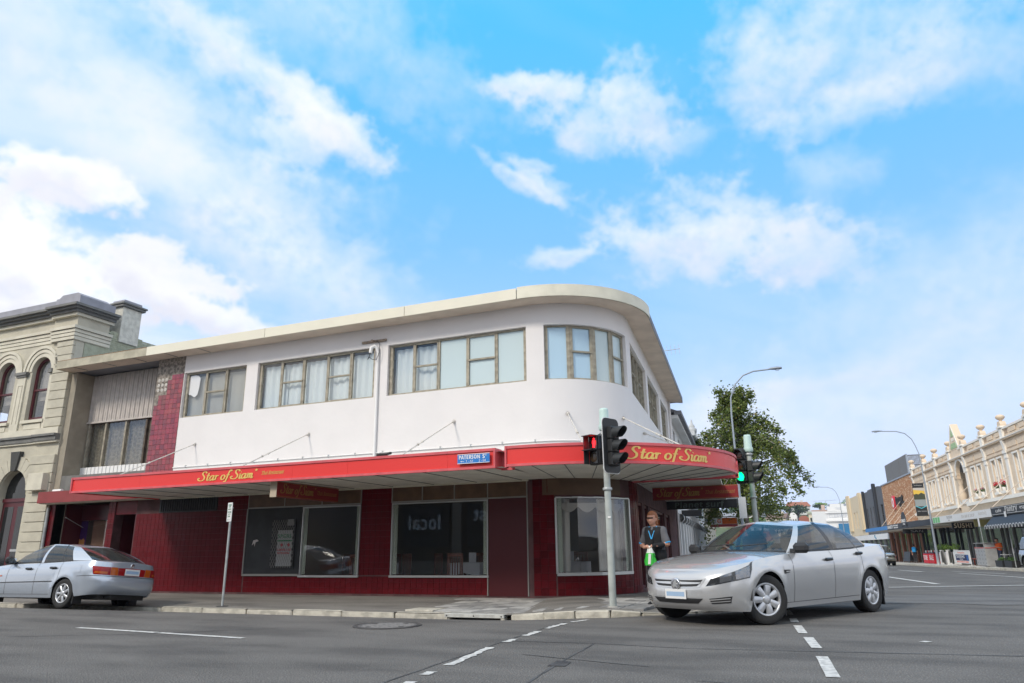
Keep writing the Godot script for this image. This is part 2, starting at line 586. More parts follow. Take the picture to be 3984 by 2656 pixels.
func light_and_camera() -> void:
	var cam := Camera3D.new()
	cam.name = "camera"
	cam.position = Vector3(0, 1.03, 0)
	cam.rotation_degrees = Vector3(16.3193, 22.5844, -0.72917)
	cam.fov = 51.08
	cam.near = 0.05
	cam.far = 3000.0
	add_child(cam)
	cam.current = true
	var we := WorldEnvironment.new()
	we.name = "world_environment"
	var e := Environment.new()
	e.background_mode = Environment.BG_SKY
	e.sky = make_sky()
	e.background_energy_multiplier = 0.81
	e.tonemap_mode = Environment.TONE_MAPPER_LINEAR
	e.tonemap_exposure = 1.5
	e.sdfgi_enabled = true
	e.ssao_enabled = true
	e.ssil_enabled = true
	e.fog_enabled = true
	e.fog_density = 0.00022
	e.fog_light_color = Color(0.82, 0.87, 0.97)
	we.environment = e
	add_child(we)
	var sun := DirectionalLight3D.new()
	sun.name = "sun"
	sun.light_energy = 0.5
	sun.light_color = Color(1.0, 0.965, 0.91)
	sun.light_angular_distance = 11.0
	sun.shadow_enabled = true
	add_child(sun)
	sun.look_at_from_position(Vector3(-18, 38, 45), Vector3.ZERO)   # high, behind the camera's left shoulder, behind thin cloud


# ---------------------------------------------------------------- materials shared by many things
func materials() -> void:
	var asph := mat(1, 1, 1, 0.9)
	asph.albedo_color = Color.WHITE
	asph.albedo_texture = noise_tex(0.35, 3, [[0.16, lin(0.08, 0.075, 0.069)], [0.48, lin(0.175, 0.164, 0.150)], [0.72, lin(0.23, 0.216, 0.199)], [0.9, lin(0.42, 0.4, 0.37)]], 1024, FastNoiseLite.TYPE_CELLULAR, 2)
	asph.uv1_triplanar = true
	asph.uv1_world_triplanar = true
	asph.uv1_scale = Vector3.ONE * 0.21
	asph.normal_enabled = true
	asph.normal_texture = bump_tex(0.3, 9, 5.0, 1024, FastNoiseLite.TYPE_CELLULAR, 2)
	asph.normal_scale = 0.8
	asph.detail_enabled = true
	asph.detail_blend_mode = BaseMaterial3D.BLEND_MODE_MUL
	asph.detail_uv_layer = BaseMaterial3D.DETAIL_UV_2
	asph.uv2_triplanar = true
	asph.uv2_world_triplanar = true
	asph.uv2_scale = Vector3(0.045, 0.045, 0.13)
	asph.detail_albedo = noise_tex(0.014, 31, [[0.2, Color(0.82, 0.82, 0.825)], [0.45, Color(0.93, 0.93, 0.93)], [0.75, Color(1, 1, 1)]], 512, FastNoiseLite.TYPE_SIMPLEX_SMOOTH, 5)
	M.asphalt = asph
	var old := asph.duplicate() as StandardMaterial3D
	old.albedo_texture = noise_tex(0.3, 4, [[0.15, lin(0.09, 0.088, 0.085)], [0.5, lin(0.19, 0.184, 0.176)], [0.72, lin(0.24, 0.232, 0.222)], [0.92, lin(0.30, 0.295, 0.28)]], 1024, FastNoiseLite.TYPE_CELLULAR, 2)
	old.uv1_scale = Vector3.ONE * 0.2
	M.old_asphalt = old
	var walk := asph.duplicate() as StandardMaterial3D
	walk.albedo_texture = noise_tex(0.4, 6, [[0.2, lin(0.18, 0.167, 0.15)], [0.5, lin(0.265, 0.247, 0.222)], [0.8, lin(0.34, 0.318, 0.29)]], 512, FastNoiseLite.TYPE_CELLULAR, 2)
	M.footway = walk
	M.seal = worn(0.085, 0.083, 0.08, 0.25, 0.4, 0.7, 14)
	M.tar = worn(0.06, 0.058, 0.056, 0.35, 0.3, 0.55, 15)
	M.paint = worn(0.55, 0.54, 0.51, 0.22, 0.12, 0.75, 16)
	M.concrete = worn(0.46, 0.44, 0.40, 0.22, 0.5, 0.9, 17, 2.0)
	M.kerbs = [worn(0.47, 0.44, 0.37, 0.2, 0.3, 0.9, 18, 2.0), worn(0.48, 0.45, 0.385, 0.22, 0.3, 0.9, 19, 2.0), worn(0.50, 0.47, 0.40, 0.18, 0.3, 0.9, 20, 2.0)]
	M.pavers = [worn(0.38, 0.37, 0.355, 0.18, 0.4, 0.85, 21, 1.0), worn(0.29, 0.285, 0.275, 0.2, 0.4, 0.85, 22, 1.0), worn(0.45, 0.44, 0.42, 0.15, 0.4, 0.85, 23, 1.0), worn(0.23, 0.226, 0.22, 0.2, 0.4, 0.85, 24, 1.0)]
	M.render_white = worn(0.755, 0.725, 0.71, 0.014, 1.3, 0.75, 25, 0.25)
	M.soffit = worn(0.68, 0.565, 0.46, 0.07, 0.9, 0.85, 26)
	M.fascia = worn(0.74, 0.70, 0.57, 0.02, 0.8, 0.6, 27)
	M.fascia_dirty = worn(0.68, 0.65, 0.53, 0.1, 0.7, 0.65, 28)
	M.fascia_old = worn(0.42, 0.385, 0.29, 0.14, 0.5, 0.7, 29)
	M.rust = worn(0.30, 0.13, 0.05, 0.5, 0.1, 0.85, 30)
	M.timber = worn(0.34, 0.305, 0.235, 0.2, 0.2, 0.7, 31)
	M.timber_dark = worn(0.11, 0.085, 0.065, 0.3, 0.2, 0.8, 32)
	M.clear = glass(0.1, 0.12, 0.12, 0.04)
	M.clear.metallic_specular = 0.9
	M.frost = glass(0.62, 0.74, 0.76, 0.82)
	M.frost.roughness = 0.12
	M.frost_blue = glass(0.48, 0.68, 0.83, 0.85)
	M.frost_blue.roughness = 0.08
	M.dark_glass = mat(0.012, 0.013, 0.015, 0.04)
	M.curtain = mat(0.66, 0.74, 0.76, 0.95)
	M.curtain.backlight_enabled = true
	M.curtain.backlight = Color(0.25, 0.27, 0.28)
	M.blind = mat(0.50, 0.50, 0.45, 0.9)
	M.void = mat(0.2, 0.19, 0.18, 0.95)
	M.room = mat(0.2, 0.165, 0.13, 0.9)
	var tl := worn(0.115, 0.008, 0.012, 0.1, 0.35, 0.3, 33)
	tl.clearcoat_enabled = true
	tl.clearcoat = 0.12
	tl.clearcoat_roughness = 0.12
	tl.metallic_specular = 0.22
	M.tile = tl
	M.tiles = [tl, tl.duplicate(), tl.duplicate()]
	M.tiles[1].albedo_color = Color(0.86, 0.84, 0.84)
	M.tiles[2].albedo_color = Color(1.0, 0.93, 0.95)
	var bt := worn(0.27, 0.02, 0.03, 0.15, 0.3, 0.13, 34)
	bt.clearcoat_enabled = true
	bt.clearcoat = 0.8
	bt.clearcoat_roughness = 0.05
	M.bright_tiles = [bt, bt.duplicate(), bt.duplicate()]
	M.bright_tiles[1].albedo_color = Color(0.85, 0.78, 0.8)
	M.bright_tiles[2].albedo_color = Color(1.0, 0.9, 0.9)
	M.grout = worn(0.42, 0.33, 0.31, 0.2, 0.4, 0.9, 35)
	M.grout_dark = worn(0.10, 0.05, 0.05, 0.2, 0.4, 0.9, 36)
	M.red_sign = mat(0.76, 0.045, 0.04, 0.35)
	M.red_trim = worn(0.64, 0.11, 0.125, 0.12, 0.5, 0.45, 37)
	M.red_deep = mat(0.24, 0.012, 0.014, 0.45)
	M.gold = mat(0.76, 0.52, 0.14, 0.4, 0.0)
	M.gold_dull = mat(0.34, 0.19, 0.05, 0.5)
	M.galv = worn(0.42, 0.44, 0.44, 0.16, 0.25, 0.5, 38)
	M.galv.metallic = 0.35
	M.alu = mat(0.55, 0.55, 0.54, 0.35, 0.7)
	M.black = mat(0.018, 0.018, 0.019, 0.55)
	M.black_gloss = mat(0.012, 0.012, 0.013, 0.18)
	M.rubber = mat(0.02, 0.02, 0.02, 0.8)
	M.white_paint = mat(0.82, 0.81, 0.79, 0.5)
	M.rod = worn(0.62, 0.585, 0.53, 0.15, 0.2, 0.6, 39)
	M.brown_panel = worn(0.115, 0.062, 0.032, 0.18, 0.5, 0.5, 40)
	M.cream = worn(0.50, 0.465, 0.37, 0.07, 0.9, 0.8, 41, 0.8)
	M.cream_lt = worn(0.62, 0.58, 0.47, 0.06, 0.7, 0.8, 42)
	M.slate = worn(0.20, 0.205, 0.225, 0.1, 0.8, 0.7, 43)
	M.trim_grey = worn(0.165, 0.163, 0.152, 0.12, 0.5, 0.7, 44)
	M.maroon = mat(0.085, 0.011, 0.016, 0.4)
	M.beige = worn(0.70, 0.565, 0.42, 0.05, 0.9, 0.8, 45)
	M.beige_white = mat(0.80, 0.765, 0.70, 0.7)
	M.chrome = mat(0.75, 0.75, 0.76, 0.12, 1.0)
	M.lamp_clear = glass(0.8, 0.85, 0.9, 0.25)
	M.skin = mat(0.52, 0.27, 0.185, 0.6)
	M.skin.subsurf_scatter_enabled = true
	M.skin.subsurf_scatter_strength = 0.1


# ---------------------------------------------------------------- ground
# kerb line of the near footway (x, z) round the corner, and the height of its top and of the gutter below it
const KERB := [[-60.0, -12.3, -0.05, -0.165], [-30.0, -12.3, -0.05, -0.165], [-5.2, -12.3, -0.05, -0.165], [-4.5, -12.16, 0.01, -0.1], [-3.9, -11.98, 0.06, -0.05], [-3.3, -11.95, 0.085, -0.025], [-2.85, -12.1, 0.05, 0.0], [-2.5, -12.32, 0.02, 0.005], [-2.1, -12.75, 0.02, 0.0], [-1.75, -13.5, 0.08, -0.03], [-1.4, -15.0, 0.06, -0.06], [-1.18, -16.5, 0.03, -0.09], [-1.05, -18.0, 0.0, -0.11]]


func fall(z: float) -> float:
	return -0.0113 * maxf(0.0, -16.0 - z)


func kerb_far(z: float) -> float:     # kerb line across the side street
	return 9.9 + TURN * 0.994 * (z + 50.1)


func kerb_near(z: float) -> float:    # kerb line of the near footway along the side street
	return -1.05 + TURN * 0.994 * (z + 18.0)


func road_y(x: float, z: float) -> float:
	var y := fall(z)
	var best := 1e9
	var dip := 0.0
	if z > -18.5 and z < -9.0 and x < 1.5:
		for i in KERB.size() - 1:
			var a := Vector2(KERB[i][0], KERB[i][1]); var b := Vector2(KERB[i + 1][0], KERB[i + 1][1])
			var t := clampf((Vector2(x, z) - a).dot(b - a) / (b - a).length_squared(), 0.0, 1.0)
			var q := a.lerp(b, t)
			var d := q.distance_to(Vector2(x, z))
			if d < best:
				best = d
				dip = lerpf(KERB[i][3], KERB[i + 1][3], t)
		var inside := (z < -12.3 and x < -5.2) or (x < kerb_near(z) - 0.5 and z < -13.4) or (x < -2.9 and z < -12.2)
		if inside:
			best = 0.0
	elif z <= -18.5:
		var d := x - kerb_near(z)
		if d < 3.0:
			best = maxf(d, 0.0)
			dip = -0.11
		var f := kerb_far(z) - x
		if f < 3.0:
			best = maxf(f, 0.0)
			dip = -0.06
	return y + dip * pow(clampf(1.0 - best / 1.7, 0.0, 1.0), 1.3)


func sheet(xs: Array, zs: Array, lift: float) -> MB:
	var mb := MB.new()
	var rows := []
	for z: float in zs:
		var line := PackedVector3Array()
		for x: float in xs:
			line.append(Vector3(x, road_y(x, z) + lift, z))
		rows.append(line)
	return mb.grid(rows, false, true) if zs[0] > zs[-1] else mb.grid(rows)


func span(a: float, b: float, n: int) -> Array:
	var o := []
	for i in n + 1:
		o.append(lerpf(a, b, float(i) / n))
	return o


func on_road(a: Vector2, b: Vector2, w: float, lift: float, steps: int, ragged := 0.0) -> MB:   # a strip of paint or tar from a to b
	var mb := MB.new()
	var d := (b - a).normalized()
	var s := Vector2(-d.y, d.x) * w * 0.5
	var rows := []
	for i in steps + 1:
		var p := a.lerp(b, float(i) / steps)
		var line := PackedVector3Array()
		var j := rng.randf_range(-ragged, ragged)
		var k := rng.randf_range(-ragged, ragged)
		for t: float in [-1.0 + j, 0.0, 1.0 + k]:
			var q := p + s * t
			line.append(Vector3(q.x, road_y(q.x, q.y) + lift, q.y))
		rows.append(line)
	var up := MB.new()
	up.grid(rows)
	if up.n[0].y < 0:
		mb.grid(rows, false, true)
		return mb
	return up


func poly_on_road(pts: Array, lift: float) -> MB:
	var mb := MB.new()
	var poly := PackedVector2Array()
	for p: Array in pts:
		poly.append(Vector2(p[0], p[1]))
	var ids := Geometry2D.triangulate_polygon(poly)
	for i in range(0, ids.size(), 3):
		var q: Array[Vector3] = []
		for k in 3:
			var p := poly[ids[i + k]]
			q.append(Vector3(p.x, road_y(p.x, p.y) + lift, p.y))
		if (q[1] - q[0]).cross(q[2] - q[0]).y > 0:
			mb.tri(q[0], q[1], q[2])
		else:
			mb.tri(q[0], q[2], q[1])
	return mb


func make_ground() -> void:
	rng.seed = 101
	var xs := [-220.0, -140.0, -90.0, -60.0, -40.0] + span(-30.0, -6.0, 24) + span(-5.5, 2.0, 30) + span(2.5, 16.0, 14) + [22.0, 40.0, 80.0, 160.0]
	var zs := [120.0, 60.0, 30.0, 12.0, 4.0, 0.0, -4.0] + span(-8.0, -19.0, 55) + span(-20.0, -60.0, 20) + [-70.0, -90.0, -120.0, -160.0, -220.0, -300.0, -420.0]
	var road := ground("road", sheet(xs, zs, 0.0), M.asphalt)
	# coarser, paler asphalt in the side street's mouth
	var patch := poly_on_road([[0.6, -15.6], [2.13, -15.9], [2.6, -15.65], [3.2, -15.9], [12.6, -16.3], [12.4, -20.3], [3.4, -20.06], [2.5, -19.9], [1.2, -18.6], [0.2, -18.2]], 0.006)
	part("asphalt_patch", patch, M.old_asphalt, road, "coarse pale asphalt across the side street's mouth")
	# paint
	part("lane_dash", on_road(Vector2(-10.45, -8.06), Vector2(-8.66, -7.88), 0.1, 0.006, 4, 0.06), M.paint, road)
	part("lane_dash", on_road(Vector2(-8.6, -7.87), Vector2(-6.96, -7.7), 0.1, 0.006, 4, 0.06), M.paint, road)
	for s: Array in [[-3.24, -5.3, -3.27, -5.62], [-3.34, -5.95, -3.36, -6.12], [-3.4, -6.5, -3.55, -7.8], [-3.575, -8.3, -3.6, -8.6], [-3.6, -8.95, -3.62, -9.5], [-3.635, -9.85, -3.63, -10.64], [-3.63, -10.9, -3.54, -11.45]]:
		part("worn_line", on_road(Vector2(s[0], s[1]), Vector2(s[2], s[3]), 0.09, 0.006, 14, 0.4), M.paint, road)
	for s: Array in [[-0.06, -6.9, -0.152, -8.13], [-0.2, -8.76, -0.306, -9.745], [-0.372, -10.18, -0.47, -11.14], [-0.515, -11.6, -0.566, -12.21], [-0.63, -12.9, -0.72, -13.8], [0.02, -5.2, -0.02, -6.2]]:
		part("lane_dash", on_road(Vector2(s[0], s[1]), Vector2(s[2], s[3]), 0.108, 0.006, 5, 0.05), M.paint, road)
	part("paint_mark", poly_on_road([[0.84, -9.64], [0.91, -9.6], [0.98, -9.69], [0.9, -9.73]], 0.006), M.paint, road)
	for s: Array in [[1.5, -23.4, 16.0, -32.5, 0.26], [2.2, -35.8, 3.06, -26.3, 0.2], [5.9, -42.3, 7.2, -32.0, 0.16], [6.3, -47.4, 7.6, -41.0, 0.16], [2.9, -45.0, 4.8, -46.2, 0.3], [4.0, -51.5, 4.78, -46.0, 0.24], [4.3, -62.0, 4.6, -60.0, 0.16], [3.0, -72.0, 3.3, -69.0, 0.16]]:
		part("lane_line", on_road(Vector2(s[0], s[1]), Vector2(s[2], s[3]), s[4], 0.012, 8), M.paint, road)
	for k in 7:
		var z := -16.7 - k * 0.42
		part("worn_bar", on_road(Vector2(4.4 + rng.randf() * 0.5, z), Vector2(6.6 + rng.randf(), z - 0.15), 0.16, 0.012, 6, 0.5), M.paint, road)
	# sealed joints
	for s: Array in [[-3.52, -8.415, -2.56, -8.49], [-2.56, -8.49, -1.48, -8.36], [-1.48, -8.36, -0.4, -8.48], [-0.4, -8.48, 1.64, -8.72], [1.64, -8.72, 3.2, -8.8], [-2.56, -8.49, -2.45, -6.9], [-2.45, -6.9, -2.3, -5.4], [-3.46, -5.3, -3.64, -8.3], [-3.64, -8.3, -3.72, -10.9], [-11.5, -6.3, -8.6, -7.78], [-8.6, -7.78, -7.4, -8.9], [1.9, -9.3, 4.6, -9.1], [-1.1, -6.4, 1.7, -6.15], [-3.0, -7.4, -1.6, -7.0]]:
		part("sealed_joint", on_road(Vector2(s[0], s[1]), Vector2(s[2], s[3]), 0.024, 0.004, 10, 0.6), M.seal, road)
	part("sealed_patch", poly_on_road([[-2.52, -7.1], [-2.36, -7.05], [-2.33, -6.78], [-2.5, -6.75]], 0.005), M.tar, road)

	# the footway round the corner
	var top := []
	for i in KERB.size() - 1:
		var n := 12 if i < 2 else 3
		for k in n:
			var t := float(k) / n
			top.append([lerpf(KERB[i][0], KERB[i + 1][0], t), lerpf(KERB[i][1], KERB[i + 1][1], t), lerpf(KERB[i][2], KERB[i + 1][2], t)])
	for z: float in span(-18.0, -150.0, 33):
		top.append([kerb_near(z), z, fall(z) + 0.0])
	var rows := []
	for p: Array in top:
		var line := PackedVector3Array()
		var inner: Vector2
		if p[1] > -16.0 and p[0] < -6.2:
			inner = Vector2(p[0], -17.0)
		elif p[1] > -17.9:
			inner = Vector2(-6.2 + 0.6 * smooth(-6.2, -1.2, p[0]), -17.0 - 1.2 * smooth(-6.2, -1.2, p[0]))
		else:
			inner = Vector2(-5.6 + TURN * 0.994 * (p[1] + 17.6), p[1])
		var yi: float = 0.055 + fall(minf(p[1], -15.0)) if p[1] < -17.9 else 0.055
		for k in 9:
			var t := float(k) / 8
			var q := Vector2(p[0], p[1]).lerp(inner, t)
			line.append(Vector3(q.x, lerpf(p[2], yi, t), q.y))
		rows.append(line)
	var fw := MB.new()
	fw.grid(rows, false, true)
	if fw.n[0].y < 0:
		fw = MB.new()
		fw.grid(rows)
	var walk := ground("footway", fw, M.footway)
	# pavers at the corner
	var paver := MB.new().cbox(Vector3.ZERO, Vector3(0.392, 0.05, 0.392), 0.004).mesh()
	for i in range(-19, -2):
		for j in range(-40, -29):
			var x := i * 0.4 + 0.1
			var z := j * 0.4 + 0.05
			var kz := -12.3
			var ky := -0.05
			for q in KERB.size() - 1:
				if x >= KERB[q][0] and x < KERB[q + 1][0]:
					var f: float = (x - KERB[q][0]) / (KERB[q + 1][0] - KERB[q][0])
					kz = lerpf(KERB[q][1], KERB[q + 1][1], f)
					ky = lerpf(KERB[q][2], KERB[q + 1][2], f)
			if x < -6.75 + (z + 12.1) * 0.28 or z > kz - 0.42 or z < -15.3 or x > -2.9 or Vector2(x + 6.08, z + 17.55).length() < 2.28:
				continue
			var y := lerpf(ky, 0.055, clampf((kz - z) / (kz + 17.0), 0, 1)) - 0.016
			var tone := (absi(i * 7 + j * 13 + (i * j) % 3)) % 4
			piece("paver", paver, M.pavers[tone], walk, Transform3D(Basis(Vector3.RIGHT, 0.02), Vector3(x, y, z)))
	part("service_cover", MB.new().cbox(Vector3(-7.18, -0.04, -12.78), Vector3(0.6, 0.05, 0.5), 0.006), M.kerbs[2], walk, "pale concrete service cover near the kerb")
	# kerb
	var kerb := Node3D.new()
	kerb.name = "kerb"
	kerb.set_meta("kind", "structure")
	add_child(kerb)
	var stones: Array[Mesh] = []
	for L: float in [1.16, 0.56]:
		for b: float in [0.012, 0.02, 0.03]:
			stones.append(MB.new().cbox(Vector3(0, -0.15, 0), Vector3(L, 0.3, 0.17), b).mesh())
	var x := -30.0
	while x < -5.3:
		if x > -6.5 and x < -5.3:
			x += 1.2
			continue
		var s := stones[rng.randi() % 3]
		piece("kerb_stone", s, M.kerbs[rng.randi() % 3], kerb, Transform3D(Basis(Vector3.UP, rng.randf_range(-0.006, 0.006)), Vector3(x + 0.59, -0.046 + rng.randf_range(-0.006, 0.004), -12.385 + rng.randf_range(-0.008, 0.008))))
		x += 1.18
	var prev := Vector3(-5.2, -0.046, -12.385)
	for i in range(3, KERB.size()):
		var e := Vector3(KERB[i][0] - 0.02, KERB[i][2] + 0.004, KERB[i][1] - 0.075)
		if i > 8: e = Vector3(KERB[i][0] - 0.08, KERB[i][2] + 0.004, KERB[i][1] - 0.02)
		var L := Vector2(prev.x, prev.z).distance_to(Vector2(e.x, e.z))
		var nn := maxi(1, roundi(L / 0.62))
		for k in nn:
			var a := prev.lerp(e, float(k) / nn); var b := prev.lerp(e, float(k + 1) / nn)
			var d := b - a
			var bs := Basis(d.normalized(), Vector3.UP, d.normalized().cross(Vector3.UP)).orthonormalized()
			bs = bs.scaled_local(Vector3(d.length() / 0.56 * 0.985, 1, 1))
			piece("kerb_stone", stones[3 + rng.randi() % 3], M.kerbs[rng.randi() % 3], kerb, Transform3D(bs, (a + b) * 0.5))
		prev = e
	for k in 60:
		var z := -18.6 - k * 1.2
		piece("kerb_stone", stones[k % 3], M.kerbs[rng.randi() % 3], kerb, Transform3D(Basis(Vector3.UP, PI / 2 + TURN), Vector3(kerb_near(z) - 0.08, fall(z) + 0.004, z)))
	# the footway across the side street
	rows = []
	for z: float in span(-16.0, -230.0, 50):
		var kx := kerb_far(z)
		rows.append(PackedVector3Array([Vector3(kx + 0.12, fall(z) + 0.1, z), Vector3(kx + 2.0, fall(z) + 0.13, z), Vector3(kx + 6.0, fall(z) + 0.17, z), Vector3(kx + 40.0, fall(z) + 0.2, z)]))
	var far := MB.new().grid(rows, false, true)
	if far.n[0].y < 0: far = MB.new().grid(rows)
	ground("footway", far, M.concrete)
	var kerb2 := Node3D.new()
	kerb2.name = "kerb_001"
	kerb2.set_meta("kind", "structure")
	add_child(kerb2)
	for k in 66:
		var z := -22.0 - k * 1.22
		piece("kerb_stone", stones[k % 3], M.kerbs[2 if k % 5 else 0], kerb2, Transform3D(Basis(Vector3.UP, PI / 2 + TURN), Vector3(kerb_far(z) + 0.085, fall(z) + 0.104, z)))

	# cast cover in the road, and the drain in the kerb
	var mh := thing("manhole_cover", "round concrete filled iron cover set in the asphalt beyond the long lane dash", "manhole cover", Vector3(-6.02, road_y(-6.02, -9.6) + 0.004, -9.6))
	part("frame", MB.new().lathe(Vector3.ZERO, Vector3.UP, [[0.50, 0.0], [0.50, 0.006], [0.44, 0.007], [0.43, 0.001]], 40), M.tar, mh)
	part("rim", MB.new().lathe(Vector3.ZERO, Vector3.UP, [[0.43, 0.0], [0.43, 0.008], [0.39, 0.008], [0.39, 0.003]], 40), worn(0.12, 0.115, 0.11, 0.2, 0.1, 0.6, 50), mh)
	part("infill", MB.new().lathe(Vector3.ZERO, Vector3.UP, [[0.39, 0.0], [0.39, 0.004], [0.2, 0.005], [0.0, 0.005]], 40), worn(0.2, 0.19, 0.18, 0.3, 0.08, 0.9, 51, 4.0), mh)
	for k in 4:
		var a := TAU * k / 4 + 0.4
		part("lifting_key", MB.new().box(Vector3(cos(a) * 0.33 - 0.03, 0.004, sin(a) * 0.33 - 0.03), Vector3(cos(a) * 0.33 + 0.03, 0.009, sin(a) * 0.33 + 0.03)), M.tar, mh)
	var dr := thing("storm_drain", "kerb inlet under a pale bolted steel lintel with a dark slot", "drain", Vector3(-5.92, -0.16, -12.38))
	part("lintel", MB.new().cbox(Vector3(0, 0.082, 0.0), Vector3(1.18, 0.066, 0.2), 0.006), worn(0.5, 0.5, 0.47, 0.12, 0.2, 0.5, 52), dr)
	var bolts := MB.new()
	for bx: float in [-0.54, 0.0, 0.54]:
		part("bolt", MB.new().lathe(Vector3(bx, 0.082, 0.098), Vector3.BACK, [[0.013, 0], [0.013, 0.008], [0.0, 0.009]], 10), M.tar, dr)
	part("chamber", MB.new().box(Vector3(-0.55, -0.1, -0.28), Vector3(0.55, 0.047, -0.24)), M.void, dr)
	part("chamber_side", MB.new().box(Vector3(-0.6, -0.08, -0.24), Vector3(-0.53, 0.048, 0.1)), M.kerbs[1], dr)
	part("chamber_side", MB.new().box(Vector3(0.53, -0.08, -0.24), Vector3(0.6, 0.048, 0.1)), M.kerbs[1], dr)


func materials_more() -> void:
	M.lace = worn(0.34, 0.38, 0.31, 0.55, 0.03, 0.8, 60)
	M.steel_dull = mat(0.30, 0.29, 0.27, 0.45, 0.3)
	M.maroon_panel = mat(0.075, 0.009, 0.012, 0.3)
	M.charcoal = worn(0.022, 0.023, 0.024, 0.2, 0.5, 0.6, 61)
	M.notice = mat(0.42, 0.42, 0.42, 0.6)
	M.mortar = worn(0.25, 0.22, 0.19, 0.45, 0.18, 0.95, 62, 5.0)
	M.dab = worn(0.55, 0.52, 0.48, 0.15, 0.1, 0.9, 63)
	M.rust_timber = worn(0.28, 0.22, 0.17, 0.4, 0.1, 0.9, 64)
	M.awning_under = worn(0.76, 0.73, 0.64, 0.08, 0.8, 0.7, 65)
	M.sign_blue = mat(0.02, 0.19, 0.56, 0.4)
	M.linen = mat(0.75, 0.76, 0.78, 0.9)
	M.wood_red = mat(0.16, 0.045, 0.02, 0.4)
	M.pier_grey = worn(0.33, 0.29, 0.225, 0.08, 0.6, 0.85, 66)
	M.cladding = worn(0.50, 0.455, 0.415, 0.08, 0.3, 0.55, 67)
	M.old_curtain = worn(0.17, 0.155, 0.12, 0.35, 0.12, 0.95, 68)
	M.canopy_red = worn(0.24, 0.035, 0.035, 0.08, 0.6, 0.6, 69)
	M.keystone = worn(0.07, 0.07, 0.065, 0.6, 0.035, 0.8, 70, 8.0)
	M.slate_pale = worn(0.30, 0.30, 0.335, 0.08, 0.6, 0.75, 71)
	M.green_brick = worn(0.36, 0.375, 0.275, 0.1, 0.25, 0.85, 72, 2.0)
	M.chimney = worn(0.60, 0.58, 0.505, 0.12, 0.3, 0.85, 73, 1.5)
	M.signal_black = mat(0.028, 0.03, 0.032, 0.5)
	M.signal_blue = mat(0.035, 0.05, 0.075, 0.5)
	M.post_green = worn(0.40, 0.43, 0.41, 0.12, 0.3, 0.45, 80)
	M.mint = mat(0.52, 0.68, 0.63, 0.35)
	M.lamp_grey = mat(0.30, 0.34, 0.39, 0.45, 0.2)
	M.sign_white = mat(0.74, 0.74, 0.73, 0.5)
	M.sign_green = mat(0.01, 0.17, 0.09, 0.5)
	M.coral = mat(0.6, 0.13, 0.08, 0.5)
	M.steel_bin = worn(0.42, 0.42, 0.42, 0.06, 0.3, 0.35, 81)
	M.steel_bin.metallic = 0.2
	M.leaf_light = mat(0.16, 0.27, 0.035, 0.6)
	M.leaf_mid = mat(0.06, 0.13, 0.025, 0.6)
	var pt := mat(0.56, 0.565, 0.57, 0.27, 0.5)
	pt.clearcoat_enabled = true
	pt.clearcoat = 1.0
	pt.clearcoat_roughness = 0.04
	M.paint_silver = pt
	M.paint_blue = pt.duplicate()
	M.paint_blue.albedo_color = lin(0.47, 0.52, 0.59)
	M.paint_gold = pt.duplicate()
	M.paint_gold.albedo_color = lin(0.42, 0.39, 0.31)
	M.paint_grey = pt.duplicate()
	M.paint_grey.albedo_color = lin(0.26, 0.27, 0.29)
	M.car_black = mat(0.025, 0.026, 0.028, 0.45)
	M.car_glass = glass(0.02, 0.03, 0.03, 0.3)
	M.car_tint = glass(0.02, 0.026, 0.028, 0.66)
	M.trim_seat = mat(0.06, 0.058, 0.055, 0.9)
	M.trim_light = mat(0.25, 0.24, 0.22, 0.6)
	M.hubcap = mat(0.55, 0.56, 0.58, 0.3, 0.6)
	M.gap = mat(0.03, 0.03, 0.03, 0.8)
	M.lamp_cover = glass(0.1, 0.11, 0.12, 0.15)
	M.lamp_red = mat(0.30, 0.008, 0.01, 0.12)
	M.lamp_amber = mat(0.48, 0.1, 0.012, 0.15)
	M.cloth_black = mat(0.014, 0.014, 0.016, 0.9)
	M.cloth_grey = mat(0.13, 0.13, 0.14, 0.9)
	M.pale_pane = mat(0.34, 0.33, 0.31, 0.06)
	M.shop_pane = glass(0.05, 0.06, 0.06, 0.3)
	M.shop_grey = mat(0.30, 0.30, 0.29, 0.6)
	M.rod_beige = mat(0.62, 0.52, 0.42, 0.6)
	M.plant_grey = mat(0.16, 0.155, 0.15, 0.7)
	M.deco_grey = mat(0.10, 0.105, 0.115, 0.8)
	M.deco_dark = mat(0.022, 0.024, 0.028, 0.6)
	M.deco_cream = mat(0.66, 0.55, 0.38, 0.8)
	M.slate_light = mat(0.52, 0.54, 0.55, 0.8)
	M.bark_birch = worn(0.33, 0.30, 0.27, 0.5, 0.15, 0.9, 96)
	M.bark_dark = mat(0.06, 0.045, 0.035, 0.9)
	var lb := mat(1, 1, 1, 0.55)
	lb.albedo_color = Color.WHITE
	lb.vertex_color_use_as_albedo = true
	lb.backlight_enabled = true
	lb.backlight = Color(0.55, 0.6, 0.3)
	M.leaf_birch = lb
	M.leaf_dark = mat(0.035, 0.065, 0.022, 0.7)
	M.leaf_conifer = mat(0.018, 0.035, 0.022, 0.8)
	M.lamp_inner = mat(0.30, 0.31, 0.33, 0.2, 0.8)
	M.drape = mat(0.5, 0.48, 0.44, 0.9)


